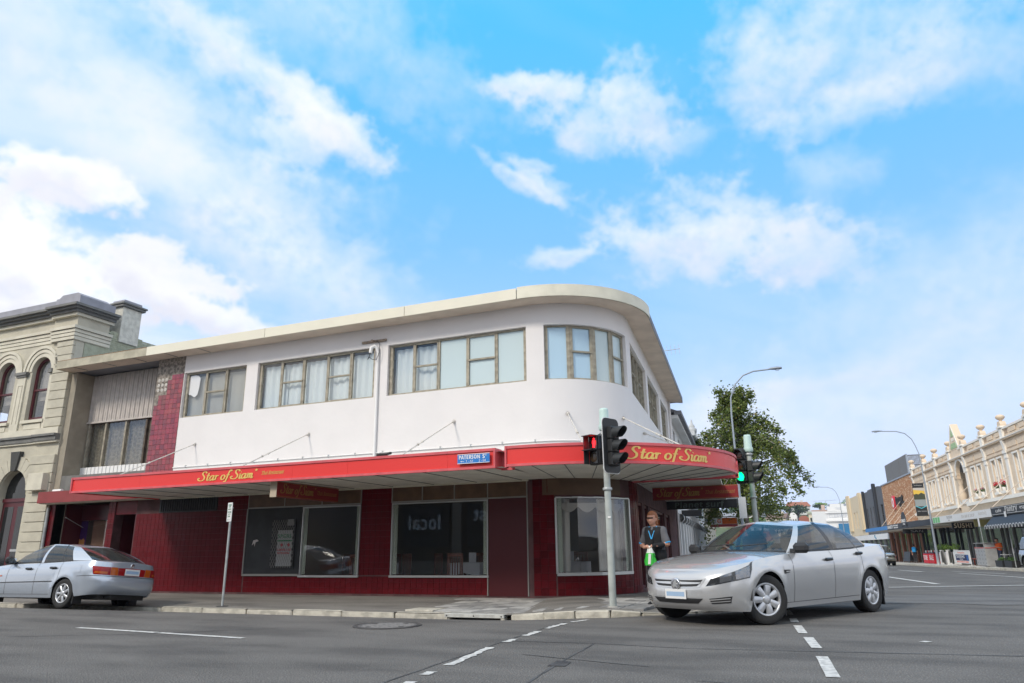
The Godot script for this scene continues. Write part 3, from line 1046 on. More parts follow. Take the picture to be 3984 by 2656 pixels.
# ---------------------------------------------------------------- lettering in brush strokes
const GLYPHS := {
	"S": [0.74, [[0.70, 0.84], [0.58, 1.0], [0.36, 1.0], [0.26, 0.82], [0.38, 0.62], [0.56, 0.42], [0.56, 0.16], [0.34, 0.0], [0.06, 0.03], [-0.12, 0.18], [-0.06, 0.31], [0.08, 0.27]]],
	"t": [0.44, [[0.24, 0.84], [0.19, 0.3], [0.22, 0.03], [0.36, 0.05], [0.46, 0.17]], [[0.04, 0.54], [0.42, 0.56]]],
	"a": [0.56, [[0.42, 0.46], [0.26, 0.54], [0.08, 0.40], [0.05, 0.16], [0.17, 0.0], [0.34, 0.1], [0.42, 0.34]], [[0.44, 0.52], [0.41, 0.12], [0.48, 0.0], [0.58, 0.1]]],
	"r": [0.42, [[0.0, 0.42], [0.12, 0.52], [0.12, 0.0]], [[0.12, 0.3], [0.24, 0.5], [0.4, 0.46]]],
	"o": [0.5, [[0.25, 0.53], [0.08, 0.42], [0.05, 0.16], [0.2, 0.0], [0.38, 0.1], [0.43, 0.36], [0.25, 0.53]]],
	"f": [0.46, [[0.56, 0.92], [0.44, 1.04], [0.31, 0.9], [0.22, 0.4], [0.16, -0.12], [0.04, -0.28], [-0.08, -0.2]], [[0.04, 0.5], [0.44, 0.52]]],
	"i": [0.28, [[0.02, 0.44], [0.12, 0.52], [0.1, 0.1], [0.18, 0.0], [0.28, 0.1]], [[0.14, 0.72], [0.17, 0.76]]],
	"m": [0.78, [[0.0, 0.42], [0.11, 0.52], [0.1, 0.0]], [[0.1, 0.3], [0.22, 0.51], [0.33, 0.42], [0.32, 0.0]], [[0.32, 0.3], [0.45, 0.51], [0.56, 0.42], [0.54, 0.08], [0.62, 0.0], [0.74, 0.12]]],
	" ": [0.28],
}


func brush(owner_: Node3D, m: Material, words: String, at: Vector3, height: float, width: float, star := true, bend = null, T := Transform3D(), local := false) -> void:
	var total := 0.0
	for ch in words:
		total += GLYPHS[ch][0]
	var sx := width / total
	var x := 0.0
	var layer := [0.0]
	var place := func(p: Vector2, dz: float) -> Vector3:
		var q := Vector3(at.x + p.x * sx + p.y * height * 0.28, at.y + p.y * height, at.z + dz + layer[0])
		return bend.call(q) if bend else q
	for ch in words:
		var gl: Array = GLYPHS[ch]
		var mb := MB.new()
		mb.T = T
		for k in range(1, gl.size()):
			var pts: Array = gl[k]
			layer[0] = 0.0012 * k
			var fine := PackedVector2Array()
			for i in pts.size() - 1:
				var a := Vector2(pts[maxi(i - 1, 0)][0], pts[maxi(i - 1, 0)][1]); var b := Vector2(pts[i][0], pts[i][1])
				var c := Vector2(pts[i + 1][0], pts[i + 1][1]); var d := Vector2(pts[mini(i + 2, pts.size() - 1)][0], pts[mini(i + 2, pts.size() - 1)][1])
				for s in 5:
					fine.append(b.cubic_interpolate(c, a, d, s / 5.0))
			fine.append(Vector2(pts[-1][0], pts[-1][1]))
			for i in fine.size() - 1:
				var q: Array[Vector2] = []
				for e: int in [i, i + 1]:
					var d := (fine[mini(e + 1, fine.size() - 1)] - fine[maxi(e - 1, 0)]).normalized()
					var w := 0.035 + 0.05 * absf(d.y)
					var s := Vector2(-d.y, d.x) * w
					q.append_array([fine[e] + s, fine[e] - s])
				for k2 in 4:
					q[k2].x += x
				mb.quad(place.call(q[1], 0.004), place.call(q[3], 0.004), place.call(q[2], 0.004), place.call(q[0], 0.004))
		x += gl[0]
		if mb.v.size():
			if local: part("letter", mb, m, owner_)
			else: wpart("letter", mb, m, owner_)
	if star:
		var mb := MB.new()
		mb.T = T
		var ctr := Vector2(x + 0.12, 0.86)
		for k in 5:
			var a := TAU * k / 5 + PI / 2
			var p := ctr + Vector2(cos(a), sin(a)) * 0.2
			var l := ctr + Vector2(cos(a + TAU / 10), sin(a + TAU / 10)) * 0.08
			var r := ctr + Vector2(cos(a - TAU / 10), sin(a - TAU / 10)) * 0.08
			mb.quad(place.call(ctr, 0.004), place.call(r, 0.004), place.call(p, 0.004), place.call(l, 0.004))
		if local: part("star", mb, m, owner_)
		else: wpart("star", mb, m, owner_)


func wpart(called: String, mb: MB, m: Material, parent: Node3D, label := "") -> MeshInstance3D:   # a part given in world coordinates
	return piece(called, mb.mesh(), m, parent, parent.global_transform.affine_inverse(), label)


func wpiece(called: String, mesh: Mesh, m: Material, parent: Node3D, t: Transform3D) -> MeshInstance3D:
	return piece(called, mesh, m, parent, parent.global_transform.affine_inverse() * t)


# a point on a plan outline: transform with x along the wall, z outwards
func on_path(path: PackedVector2Array, s: float, y: float, off := 0.0) -> Transform3D:
	var i := 0
	var left := s
	while i < path.size() - 2 and left > path[i].distance_to(path[i + 1]):
		left -= path[i].distance_to(path[i + 1])
		i += 1
	var d := (path[i + 1] - path[i]).normalized()
	var p := path[i] + d * left
	var n := Vector2(-d.y, d.x)
	p += n * off
	return Transform3D(Basis(Vector3(d.x, 0, d.y), Vector3.UP, Vector3(n.x, 0, n.y)), Vector3(p.x, y, p.y))


func plan_corner(r: float, x0: float, z1: float) -> PackedVector2Array:   # the corner shop's outline at r from the curve's centre
	var ctr := Vector2(-6.08, -17.55)
	var out := PackedVector2Array([Vector2(x0, ctr.y + r)])
	out.append_array(arc2(ctr, r, 0.0, 95.68, 22))
	var e := out[-1]
	var d := Vector2(-sin(TURN), -cos(TURN))
	out.append(e + d * ((e.y - z1) / cos(TURN)))
	return out


func curtain_sheet(w: float, h: float, folds: float, deep: float, seed_: int) -> MB:
	rng.seed = seed_
	var rows := []
	var n := int(w * 40)
	var ph := rng.randf() * 6.0
	for j in 5:
		var line := PackedVector3Array()
		for i in n + 1:
			var x := w * i / n
			var t := float(j) / 4
			var z := sin(x * folds + ph + sin(x * 3.1) * 1.2) * deep * (0.6 + 0.5 * t) + sin(x * folds * 0.37 + ph * 2.0) * deep * 0.7
			line.append(Vector3(x + (1.0 - t) * sin(x * 2.0 + ph) * 0.02, h * t, z))
		rows.append(line)
	return MB.new().grid(rows, false, true)


# a timber window of flat panes side by side. panes: [width share, sash?, glass, behind]
func window_unit(parent: Node3D, t: Transform3D, w: float, h: float, panes: Array, wood: Material, f := 0.05) -> Node3D:
	var win := group_node("window", parent, parent.global_transform.affine_inverse() * t)
	var fr := MB.new()
	var total := 0.0
	for p: Array in panes: total += p[0]
	fr.box(Vector3(0, 0, -0.06), Vector3(w, f, 0.02)).box(Vector3(0, h - f, -0.06), Vector3(w, h, 0.02))
	var x := 0.0
	for i in panes.size() + 1:
		var hw := f * (0.5 if i > 0 and i < panes.size() else 1.0)
		var cx := clampf(x, hw, w - hw)
		fr.box(Vector3(cx - hw, f, -0.055), Vector3(cx + hw, h - f, 0.015))
		if i < panes.size(): x += w * panes[i][0] / total
	part("frame", fr, wood, win)
	x = 0.0
	for p: Array in panes:
		var pw: float = w * p[0] / total
		if p[1]:     # a pair of sashes: meeting rail and thin stiles proud of the frame
			var sa := MB.new()
			var y2 := h * 0.52
			var d := 0.028
			sa.box(Vector3(x + d, y2 - 0.02, -0.02), Vector3(x + pw - d, y2 + 0.022, 0.035))
			for yy: float in [f * 0.8, h - f * 0.8 - d]:
				sa.box(Vector3(x + d, yy, -0.02), Vector3(x + pw - d, yy + d, 0.022))
			for xx: float in [x + d, x + pw - 2 * d]:
				sa.box(Vector3(xx, f, -0.02), Vector3(xx + d, h - f, 0.022))
			part("sash", sa, wood, win)
		part("pane", MB.new().box(Vector3(x + 0.012, f * 0.5, -0.026), Vector3(x + pw - 0.012, h - f * 0.5, -0.022)), p[2], win)
		x += pw
	return win


func tile_mesh(w: float, h: float, d := 0.008) -> Mesh:
	return MB.new().cbox(Vector3(0, 0, d * 0.5), Vector3(w, h, d), 0.0025).mesh()


# a field of glazed tiles on a plan outline; separate pieces, or one joined sheet
func tile_field(parent: Node3D, path: PackedVector2Array, s0: float, s1: float, y0: float, y1: float, mats: Array, single: bool, skip = null) -> void:
	var n := maxi(1, roundi((s1 - s0) / 0.154))
	var m := maxi(1, roundi((y1 - y0) / 0.154))
	var tw := (s1 - s0) / n
	var th := (y1 - y0) / m
	var ms := tile_mesh(tw - 0.005, th - 0.005)
	var flat := MB.new()
	var src := MB.new().cbox(Vector3(0, 0, 0.004), Vector3(tw - 0.005, th - 0.005, 0.008), 0.0025)
	for i in n:
		for j in m:
			if skip and skip.call(i, j, n, m): continue
			var t := on_path(path, s0 + (i + 0.5) * tw, y0 + (j + 0.5) * th, 0.001)
			t.basis = t.basis * Basis(Vector3.RIGHT, rng.randfn(0.0, 0.006)) * Basis(Vector3.UP, rng.randfn(0.0, 0.006))
			if single:
				wpiece("tile", ms, mats[rng.randi() % mats.size()], parent, t)
			else:
				flat.add(src, t)
	if not single and flat.v.size():
		var o := wpart("wall_tiles", flat, mats[0], parent)
		o.set_meta("kind", "stuff")


func rod(parent: Node3D, a: Vector3, b: Vector3) -> void:   # a tie rod with an eye at the wall and a turnbuckle halfway
	var mb := MB.new()
	mb.cyl(a, b, 0.013, -1, 7)
	mb.lathe(a - Vector3(0, 0, 0.0), (b - a).normalized(), [[0.02, -0.05], [0.032, -0.02], [0.03, 0.03], [0.018, 0.07]], 8)
	var m := a.lerp(b, 0.62)
	var d := (b - a).normalized()
	var s := d.cross(Vector3.UP).normalized() * 0.022
	mb.cyl(m - d * 0.1 + s, m + d * 0.1 + s, 0.008, -1, 6)
	mb.cyl(m - d * 0.1 - s, m + d * 0.1 - s, 0.008, -1, 6)
	mb.lathe(m, d, [[0.028, -0.12], [0.028, -0.09], [0.013, -0.085]], 8)
	mb.lathe(m, d, [[0.013, 0.085], [0.028, 0.09], [0.028, 0.12]], 8)
	wpart("tie_rod", mb, M.rod, parent)
	wpart("anchor_plate", MB.new().lathe(a, (a - b) * Vector3(1, 0, 1), [[0.05, 0.02], [0.05, 0.035], [0.0, 0.036]], 10), M.rod, parent)


func corner_shop() -> void:
	rng.seed = 7
	var b := thing("corner_building", "two-storey white corner building with a rounded corner above a red awning", "building", Vector3(-10.0, 0.05, FRONT))
	var W := plan_corner(2.0, -17.2, -29.2)
	var sa := 11.12                    # where the curve starts
	var sb := sa
	for i in range(1, W.size() - 2): sb += W[i].distance_to(W[i + 1])
	var ops := [[0.02, 2.41, 4.93, 6.30], [2.825, 6.78, 4.93, 6.30], [7.18, 11.10, 4.93, 6.30], [sa + 0.426, sa + 3.0, 4.93, 6.30], [sb + 0.24, sb + 3.64, 4.93, 6.30], [sb + 4.12, sb + 7.42, 4.93, 6.30], [sb + 8.06, sb + 10.67, 4.93, 6.30]]
	wpart("upper_wall", MB.new().wall(W, 2.75, 6.86, ops, 0.26), M.render_white, b)
	var C: Material = M.clear
	var wood: Material = M.timber
	var z := -0.10
	window_unit(b, on_path(W, 0.02, 4.93, z), 2.39, 1.37, [[1, false, C], [1, true, C], [1, false, C]], wood)
	window_unit(b, on_path(W, 2.825, 4.93, z), 3.955, 1.37, [[1, false, C], [1, true, C], [1, false, C], [1, true, C], [1, false, C]], wood)
	window_unit(b, on_path(W, 7.18, 4.93, z), 3.92, 1.37, [[1.0, false, C], [1.0, true, C], [1.08, false, M.frost], [1.1, true, M.frost], [1.1, false, M.frost]], wood)
	for k in 4:
		var d0 := 12.2 + k * 18.45
		var p0 := Vector2(-6.08, -17.55) + Vector2(sin(deg_to_rad(d0)), cos(deg_to_rad(d0))) * 1.9
		var p1 := Vector2(-6.08, -17.55) + Vector2(sin(deg_to_rad(d0 + 18.45)), cos(deg_to_rad(d0 + 18.45))) * 1.9
		var t := on_path(PackedVector2Array([p0, p1]), 0.0, 4.93)
		window_unit(b, t, p0.distance_to(p1), 1.37, [[1, k % 2 == 1, M.frost_blue if k < 2 else M.frost]], wood, 0.04)
	for o: Array in ops.slice(4):
		window_unit(b, on_path(W, o[0], 4.93, z), o[1] - o[0], 1.37, [[1, false, C], [1, true, C], [1, false, C], [1, true, C], [1, false, C]], wood)
	# hangings behind the panes
	for c: Array in [[2.9, 0.86, 21], [3.6, 0.86, 22], [4.42, 0.84, 23], [5.2, 0.8, 24], [5.98, 0.8, 25], [7.28, 0.75, 26], [8.0, 0.74, 27]]:
		var t := on_path(W, c[0], 4.95, -0.24)
		wpiece("curtain", curtain_sheet(c[1], 1.25, 26.0, 0.022, c[2]).mesh(), M.curtain, b, t)
	for k in 27:
		var t := on_path(W, 0.06 + k * 0.086, 4.96, -0.22)
		t.basis = t.basis * Basis(Vector3.UP, 0.5 + 0.05 * sin(k * 1.7))
		wpiece("blind_slat", MB.new().box(Vector3(0, 0, 0), Vector3(0.083, 1.24, 0.002)).mesh(), M.blind, b, t)
	var shard := MB.new().prism(PackedVector2Array([Vector2(0.07, 0.72), Vector2(0.07, 1.28), Vector2(0.3, 1.3), Vector2(0.44, 1.26), Vector2(0.52, 1.18), Vector2(0.5, 0.9), Vector2(0.46, 0.7), Vector2(0.36, 0.62), Vector2(0.3, 0.64), Vector2(0.2, 0.7)]), -0.135, -0.13)
	wpiece("paper_patch", shard.mesh(), mat(0.8, 0.8, 0.8, 0.7), b, on_path(W, 0.02, 4.93, 0.0))
	for o: Array in ops.slice(4):
		wpiece("blind", MB.new().box(Vector3(0.05, 0.02, -0.34), Vector3(o[1] - o[0] - 0.05, 1.34, -0.33)).mesh(), M.blind, b, on_path(W, o[0], 4.93, 0.0))
	# rooms behind, floors and roof
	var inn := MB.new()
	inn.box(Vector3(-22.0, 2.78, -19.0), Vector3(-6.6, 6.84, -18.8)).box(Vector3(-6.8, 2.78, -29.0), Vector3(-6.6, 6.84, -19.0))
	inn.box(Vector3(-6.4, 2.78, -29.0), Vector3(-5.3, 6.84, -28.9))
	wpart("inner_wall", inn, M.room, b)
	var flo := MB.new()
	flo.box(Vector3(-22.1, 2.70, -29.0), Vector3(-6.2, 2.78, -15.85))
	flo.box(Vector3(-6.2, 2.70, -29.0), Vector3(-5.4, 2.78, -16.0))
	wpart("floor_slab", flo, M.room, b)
	# lower wall; shop windows
	var L := plan_corner(2.0, -18.43, -29.2)
	var lo := sa + 1.23                 # start of the curve on this outline
	var le := sb + 1.23
	var x2s := func(x: float) -> float: return x + 18.43
	var low_ops := [[x2s.call(-12.42), x2s.call(-10.64), 0.50, 2.19], [x2s.call(-9.72), x2s.call(-7.12), 0.50, 2.19], [lo + 0.60, lo + 2.62, 0.53, 2.19], [le - 0.02, le + 0.75, 0.12, 2.15], [le + 1.25, le + 2.1, 0.02, 2.15], [le + 2.5, le + 6.5, 0.4, 2.15], [le + 7.2, le + 8.4, 0.0, 2.15]]
	wpart("lower_wall", MB.new().wall(L, -0.3, 2.72, low_ops, 0.24), M.grout_dark, b)
	wpart("plinth", MB.new().wall(plan_corner(2.004, -18.43, -29.0), -0.28, 0.07, [], 0.02), M.grout_dark, b)
	for o: Array in low_ops.slice(0, 2):
		shop_window(b, L, o)
	# the curved shop window: four flat panes between bright metal bars
	for k in 4:
		var a0 := rad_to_deg((0.60 + k * 0.505) / 2.0)
		var a1 := rad_to_deg((0.60 + (k + 1) * 0.505) / 2.0)
		var p0 := Vector2(-6.08, -17.55) + Vector2(sin(deg_to_rad(a0)), cos(deg_to_rad(a0))) * 1.95
		var p1 := Vector2(-6.08, -17.55) + Vector2(sin(deg_to_rad(a1)), cos(deg_to_rad(a1))) * 1.95
		var t := on_path(PackedVector2Array([p0, p1]), 0.0, 0.53)
		var w := p0.distance_to(p1)
		var g := group_node("window", b, b.global_transform.affine_inverse() * t)
		part("pane", MB.new().box(Vector3(0, 0.02, -0.004), Vector3(w, 1.64, 0.0)), M.clear, g)
		part("sill", MB.new().box(Vector3(-0.01, -0.045, -0.03), Vector3(w + 0.01, 0.02, 0.085)), M.alu, g)
		var fr := MB.new().box(Vector3(-0.005, 1.635, -0.03), Vector3(w + 0.005, 1.665, 0.06))
		if k == 0: fr.box(Vector3(-0.03, 0, -0.03), Vector3(0.01, 1.64, 0.06))
		if k == 3: fr.box(Vector3(w - 0.01, 0, -0.03), Vector3(w + 0.03, 1.64, 0.06))
		part("frame", fr, M.alu, g)
		if k == 0 or k == 3:
			part("patterned_strip", MB.new().box(Vector3(0.02 if k == 0 else w - 0.13, 0.03, -0.014), Vector3(0.13 if k == 0 else w - 0.02, 1.63, -0.01)), M.lace, g, "pale strip printed with a green leafy scroll")
	for q: Array in [[0.72, 0.2, 41], [1.75, 0.26, 42], [2.25, 0.3, 43]]:
		wpiece("drape", curtain_sheet(q[1], 1.6, 30.0, 0.03, q[2]).mesh(), M.drape, b, on_path(L, lo + q[0], 0.56, -0.34))
	for k in 4:
		var pts := PackedVector2Array()
		for i in 9: pts.append(Vector2(i * 0.06, -0.16 * sin(PI * i / 8.0)))
		pts.append_array([Vector2(0.48, 0.05), Vector2(0.0, 0.05)])
		wpiece("drape_swag", MB.new().prism(pts, 0.0, 0.02).mesh(), M.drape, b, on_path(L, lo + 0.66 + k * 0.49, 2.02, -0.28))
	for o: Array in low_ops.slice(3):
		var t := on_path(L, o[0], o[2], -0.08)
		var w: float = o[1] - o[0]
		var h: float = o[3] - o[2]
		var g := group_node("window" if o[2] > 0.1 else "door", b, b.global_transform.affine_inverse() * t)
		part("pane", MB.new().box(Vector3(0.05, 0.05, -0.006), Vector3(w - 0.05, h - 0.05, 0)), M.clear, g)
		part("frame", MB.new().box(Vector3(0, 0, -0.03), Vector3(0.05, h, 0.03)).box(Vector3(w - 0.05, 0, -0.03), Vector3(w, h, 0.03)).box(Vector3(0.05, 0, -0.03), Vector3(w - 0.05, 0.06, 0.03)).box(Vector3(0.05, h - 0.06, -0.03), Vector3(w - 0.05, h, 0.03)), M.maroon, g)
	# brown panels over the windows, with pale dividing strips
	for e: Array in [[-14.24, -13.04], [-13.03, -11.84], [-11.83, -10.65], [-9.72, -8.88], [-8.87, -8.01], [-8.0, -7.14], [-7.13, -6.15]]:
		wpart("transom_panel", MB.new().box(Vector3(e[0] + 0.012, 2.235, FRONT + 0.002), Vector3(e[1] - 0.012, 2.615, FRONT + 0.016)), M.brown_panel, b)
	wpart("transom_panel", MB.new().wall(_off(L, 0.012).slice(3, 17), 2.235, 2.615, [], 0.01), M.brown_panel, b)
	for x: float in [-14.25, -13.035, -11.835, -10.64, -9.73, -8.875, -8.005, -7.13, -6.14]:
		wpart("dividing_strip", MB.new().box(Vector3(x - 0.012, (0.06 if x > -7.2 else 2.2), FRONT + 0.002), Vector3(x + 0.012, 2.615, FRONT + 0.024)), M.steel_dull, b)
	for e: Array in [[-14.25, -10.64], [-9.73, -6.14]]:
		wpart("dividing_strip", MB.new().box(Vector3(e[0], 2.2, FRONT + 0.003), Vector3(e[1], 2.233, FRONT + 0.03)), M.steel_dull, b)
	wpart("red_panel", MB.new().box(Vector3(-7.105, 0.06, FRONT + 0.002), Vector3(-6.16, 2.195, FRONT + 0.016)), M.maroon_panel, b, "plain dark red door panel between pale strips")
	# the boarded bay with the gas cupboard door
	var bb := group_node("boarded_bay", b)
	wpart("board", MB.new().box(Vector3(-14.24, 0.53, FRONT + 0.002), Vector3(-12.45, 2.195, FRONT + 0.02)), M.charcoal, bb)
	wpart("frame", MB.new().box(Vector3(-14.27, 0.48, FRONT + 0.002), Vector3(-14.235, 2.2, FRONT + 0.04)), M.steel_dull, bb)
	wpart("frame", MB.new().box(Vector3(-14.235, 0.48, FRONT + 0.002), Vector3(-12.44, 0.53, FRONT + 0.045)), M.steel_dull, bb)
	wpart("cupboard_door", MB.new().box(Vector3(-13.36, 0.66, FRONT + 0.021), Vector3(-12.6, 1.9, FRONT + 0.05)), M.black, bb)
	wpart("notice", MB.new().box(Vector3(-13.16, 0.72, FRONT + 0.051), Vector3(-12.68, 1.62, FRONT + 0.054)), M.notice, bb)
	var nt := MB.new()
	nt.text("SPGAS", 0.44, 0.1, Vector3(-13.15, 1.42, FRONT + 0.055), 0.002, "Droid Sans", true)
	wpart("green_lettering", nt, mat(0.02, 0.2, 0.08), bb)
	nt = MB.new().box(Vector3(-13.15, 1.335, FRONT + 0.055), Vector3(-12.69, 1.37, FRONT + 0.0565))
	wpart("green_bar", nt, mat(0.02, 0.2, 0.08), bb)
	nt = MB.new()
	nt.text("FLAMMABLE GAS", 0.44, 0.06, Vector3(-13.15, 1.1, FRONT + 0.055), 0.002, "Droid Sans", true)
	nt.text("NO SMOKING", 0.38, 0.055, Vector3(-13.13, 1.02, FRONT + 0.055), 0.002, "Droid Sans", true)
	for cx: float in [-13.0, -12.78]:
		nt.quad(Vector3(cx, 1.2, FRONT + 0.056), Vector3(cx + 0.05, 1.25, FRONT + 0.056), Vector3(cx, 1.3, FRONT + 0.056), Vector3(cx - 0.05, 1.25, FRONT + 0.056))
	wpart("red_lettering", nt, mat(0.5, 0.02, 0.03), bb)
	wpart("small_notice", MB.new().box(Vector3(-12.87, 1.73, FRONT + 0.051), Vector3(-12.66, 1.89, FRONT + 0.054)), mat(0.3, 0.3, 0.3), bb)
	var gr := MB.new()
	for k in range(-9, 10):
		for sg: float in [-1.0, 1.0]:
			var x0 := -12.98 + k * 0.075
			var pts := []
			for q in 2:
				pts.append(Vector3(x0 + sg * 0.31 * (q * 2 - 1), 0.68 + q * 1.2, FRONT + 0.07))
			# keep the bar inside the door leaf
			var a: Vector3 = pts[0]; var e: Vector3 = pts[1]
			var t0 := 0.0; var t1 := 1.0
			for lim: float in [-13.34, -12.62]:
				var t := (lim - a.x) / (e.x - a.x)
				if (e.x - a.x > 0) == (lim < -13): t0 = maxf(t0, t)
				else: t1 = minf(t1, t)
			if t1 > t0 + 0.02: gr.cyl(a.lerp(e, t0), a.lerp(e, t1), 0.005, -1, 4, false)
	wpart("diamond_grille", gr, M.steel_dull, bb)
	wpart("torn_poster", MB.new().prism(PackedVector2Array([Vector2(-14.02, 1.25), Vector2(-13.98, 1.38), Vector2(-13.86, 1.4), Vector2(-13.8, 1.36), Vector2(-13.9, 1.33), Vector2(-13.93, 1.22), Vector2(-13.95, 1.31)]), FRONT + 0.021, FRONT + 0.024), mat(0.6, 0.55, 0.52), bb)
	# louvre and dark box above the tiles
	var lv := group_node("louvre", b)
	wpart("louvre_frame", MB.new().box(Vector3(-17.52, 2.2, FRONT + 0.0125), Vector3(-15.36, 2.6, FRONT + 0.03)), M.black, lv)
	for k in 24:
		wpart("louvre_blade", MB.new().box(Vector3(-17.45 + k * 0.086, 2.23, FRONT + 0.03), Vector3(-17.45 + k * 0.086 + 0.02, 2.57, FRONT + 0.05)), M.black, lv)
	# tiles: the pieces round the curve one by one, the rest as joined sheets
	tile_field(b, L, lo + 2.66, le - 0.04, 0.07, 2.6, M.tiles, true)
	tile_field(b, L, lo + 0.60, lo + 2.62, 0.07, 0.48, M.tiles, true)
	tile_field(b, L, lo + 0.07, lo + 0.57, 0.07, 2.6, M.tiles, true)
	tile_field(b, L, 0.02, 4.16, 0.07, 2.19, M.tiles, false)
	tile_field(b, L, 3.08, 4.16, 2.2, 2.6, M.tiles, false)
	tile_field(b, L, x2s.call(-14.23), x2s.call(-7.14), 0.07, 0.47, M.tiles, false)
	tile_field(b, L, x2s.call(-10.62), x2s.call(-9.745), 0.5, 2.6, M.tiles, false)
	# the tall strip of brighter tiles on the upper floor, some fallen off
	var S := PackedVector2Array([Vector2(-18.31, FRONT), Vector2(-17.2, FRONT)])
	wpart("tile_pier", MB.new().wall(S, 2.7, 6.86, [], 0.6), M.mortar, b)
	tile_field(b, S, 0.01, 1.1, 2.98, 6.3, M.bright_tiles, true, func(i: int, j: int, n: int, m: int) -> bool:
		return j >= m - 1 and i < 7 and (i < 4 or j > m - 1) or (i < 3 and j >= m - 4) or (i < 1 and j >= m - 6))
	var adh := MB.new()
	for i in 3:
		for j in 3:
			adh.lathe(Vector3(-18.2 + i * 0.15, 5.86 + j * 0.155, FRONT), Vector3.BACK, [[0.055, 0.0], [0.055, 0.006], [0.04, 0.009], [0.0, 0.009]], 10)
	wpart("adhesive_dabs", adh, M.dab, b)
	# roof: soffit, fascia, deck
	var F := plan_corner(2.57, -22.13, -29.7)
	var rows := []
	var wl := plan_corner(1.98, -22.13, -29.3)
	for i in F.size():
		rows.append(PackedVector3Array([Vector3(wl[i].x, 6.835, wl[i].y), Vector3(F[i].x, 6.825, F[i].y)]))
	var so := MB.new().grid(rows)
	if so.n[0].y > 0: so = MB.new().grid(rows, false, true)
	wpart("soffit", so, M.soffit, b)
	for k in 5:
		wpart("soffit_joint", MB.new().box(Vector3(-21.4 + k * 1.3, 6.818, -15.5), Vector3(-21.385 + k * 1.3, 6.83, -14.99)), M.trim_grey, b)
	var cuts := [[-22.13, -18.2, M.fascia_old], [-18.2, -13.7, M.fascia], [-13.69, -9.2, M.fascia], [-9.19, -6.1, M.fascia]]
	for c: Array in cuts:
		wpart("fascia_board", MB.new().box(Vector3(c[0] + 0.002, 6.82, -14.98), Vector3(c[1] - 0.002, 7.075 if c[0] < -19 else 7.09, -14.95)), c[2], b)
	wpart("rust_edge", MB.new().box(Vector3(-22.13, 7.076, -14.985), Vector3(-18.22, 7.088, -14.945)), M.rust, b)
	wpart("fascia_return", MB.new().box(Vector3(-22.16, 6.82, -15.55), Vector3(-22.131, 7.075, -14.95)), M.fascia_old, b)
	var fp := _off(F, 0.03)
	for k in 6:
		var a := 1 + k * 4
		wpart("fascia_board", MB.new().wall(fp.slice(a, mini(a + 5, fp.size() - 1)) if k < 5 else fp.slice(21, 24), 6.82, 7.115, [], 0.03), M.fascia_dirty if k < 5 else M.fascia, b)
	var deck := MB.new()
	var outline := PackedVector2Array()
	for p in F: outline.append(p)
	outline.append_array([Vector2(-22.13, -29.7)])
	deck.T = Transform3D(Basis(Vector3.RIGHT, PI / 2), Vector3.ZERO)
	deck.prism(outline, -7.06, -6.86)
	wpart("roof_deck", deck, M.slate, b)
	# pipes and wires on the wall
	var cp := MB.new()
	var pts := []
	for p in _off(W, 0.025).slice(0, 20): pts.append(Vector3(p.x, 3.47, p.y))
	cp.tube(pts, 0.014, 6)
	wpart("conduit", cp, M.white_paint, b)
	for k in 14:
		wpiece("clip", MB.new().box(Vector3(-0.012, -0.03, 0), Vector3(0.012, 0.03, 0.045)).mesh(), M.galv, b, on_path(W, 0.5 + k * 0.83, 3.48, 0.0))
	wpart("ledge", MB.new().wall(_off(W, 0.05).slice(0, 22), 3.28, 3.33, [], 0.05), M.render_white, b)
	cp = MB.new()
	cp.tube([Vector3(-10.29, 2.95, FRONT + 0.05), Vector3(-10.29, 4.7, FRONT + 0.05), Vector3(-10.3, 6.12, FRONT + 0.05), Vector3(-10.32, 6.24, FRONT + 0.07), Vector3(-10.38, 6.29, FRONT + 0.11), Vector3(-10.45, 6.24, FRONT + 0.15), Vector3(-10.46, 6.1, FRONT + 0.16)], [0.036, 0.036, 0.036, 0.05, 0.05, 0.05, 0.05], 8)
	wpart("service_pipe", cp, M.white_paint, b)
	cp = MB.new()
	cp.tube([Vector3(-10.46, 6.12, FRONT + 0.16), Vector3(-10.5, 5.98, FRONT + 0.16), Vector3(-10.55, 5.93, FRONT + 0.15), Vector3(-10.52, 6.0, FRONT + 0.15), Vector3(-10.42, 5.93, FRONT + 0.14), Vector3(-10.3, 5.9, FRONT + 0.12), Vector3(-10.22, 6.1, FRONT + 0.11), Vector3(-10.23, 6.35, FRONT + 0.09), Vector3(-10.35, 6.45, FRONT + 0.06)], 0.009, 6)
	wpart("loose_cable", cp, M.black, b)
	wpart("cable_bracket", MB.new().box(Vector3(-10.83, 6.42, FRONT + 0.002), Vector3(-10.07, 6.48, FRONT + 0.05)).cyl(Vector3(-10.45, 6.45, FRONT), Vector3(-10.45, 6.45, FRONT + 0.14), 0.03), M.rust_timber, b)
	var dp := MB.new()
	var wt := on_path(W, sb + 11.4, 0, 0.05).origin
	dp.cyl(Vector3(wt.x, -0.15, wt.z), Vector3(wt.x, 6.82, wt.z), 0.045)
	wpart("downpipe", dp, M.render_white, b)
	restaurant()
	shop_awning(W, sa, sb)


func _off(p: PackedVector2Array, d: float) -> PackedVector2Array:
	var o := PackedVector2Array()
	for i in p.size():
		var a := (p[mini(i + 1, p.size() - 1)] - p[maxi(i - 1, 0)]).normalized()
		o.append(p[i] + Vector2(-a.y, a.x) * d)
	return o


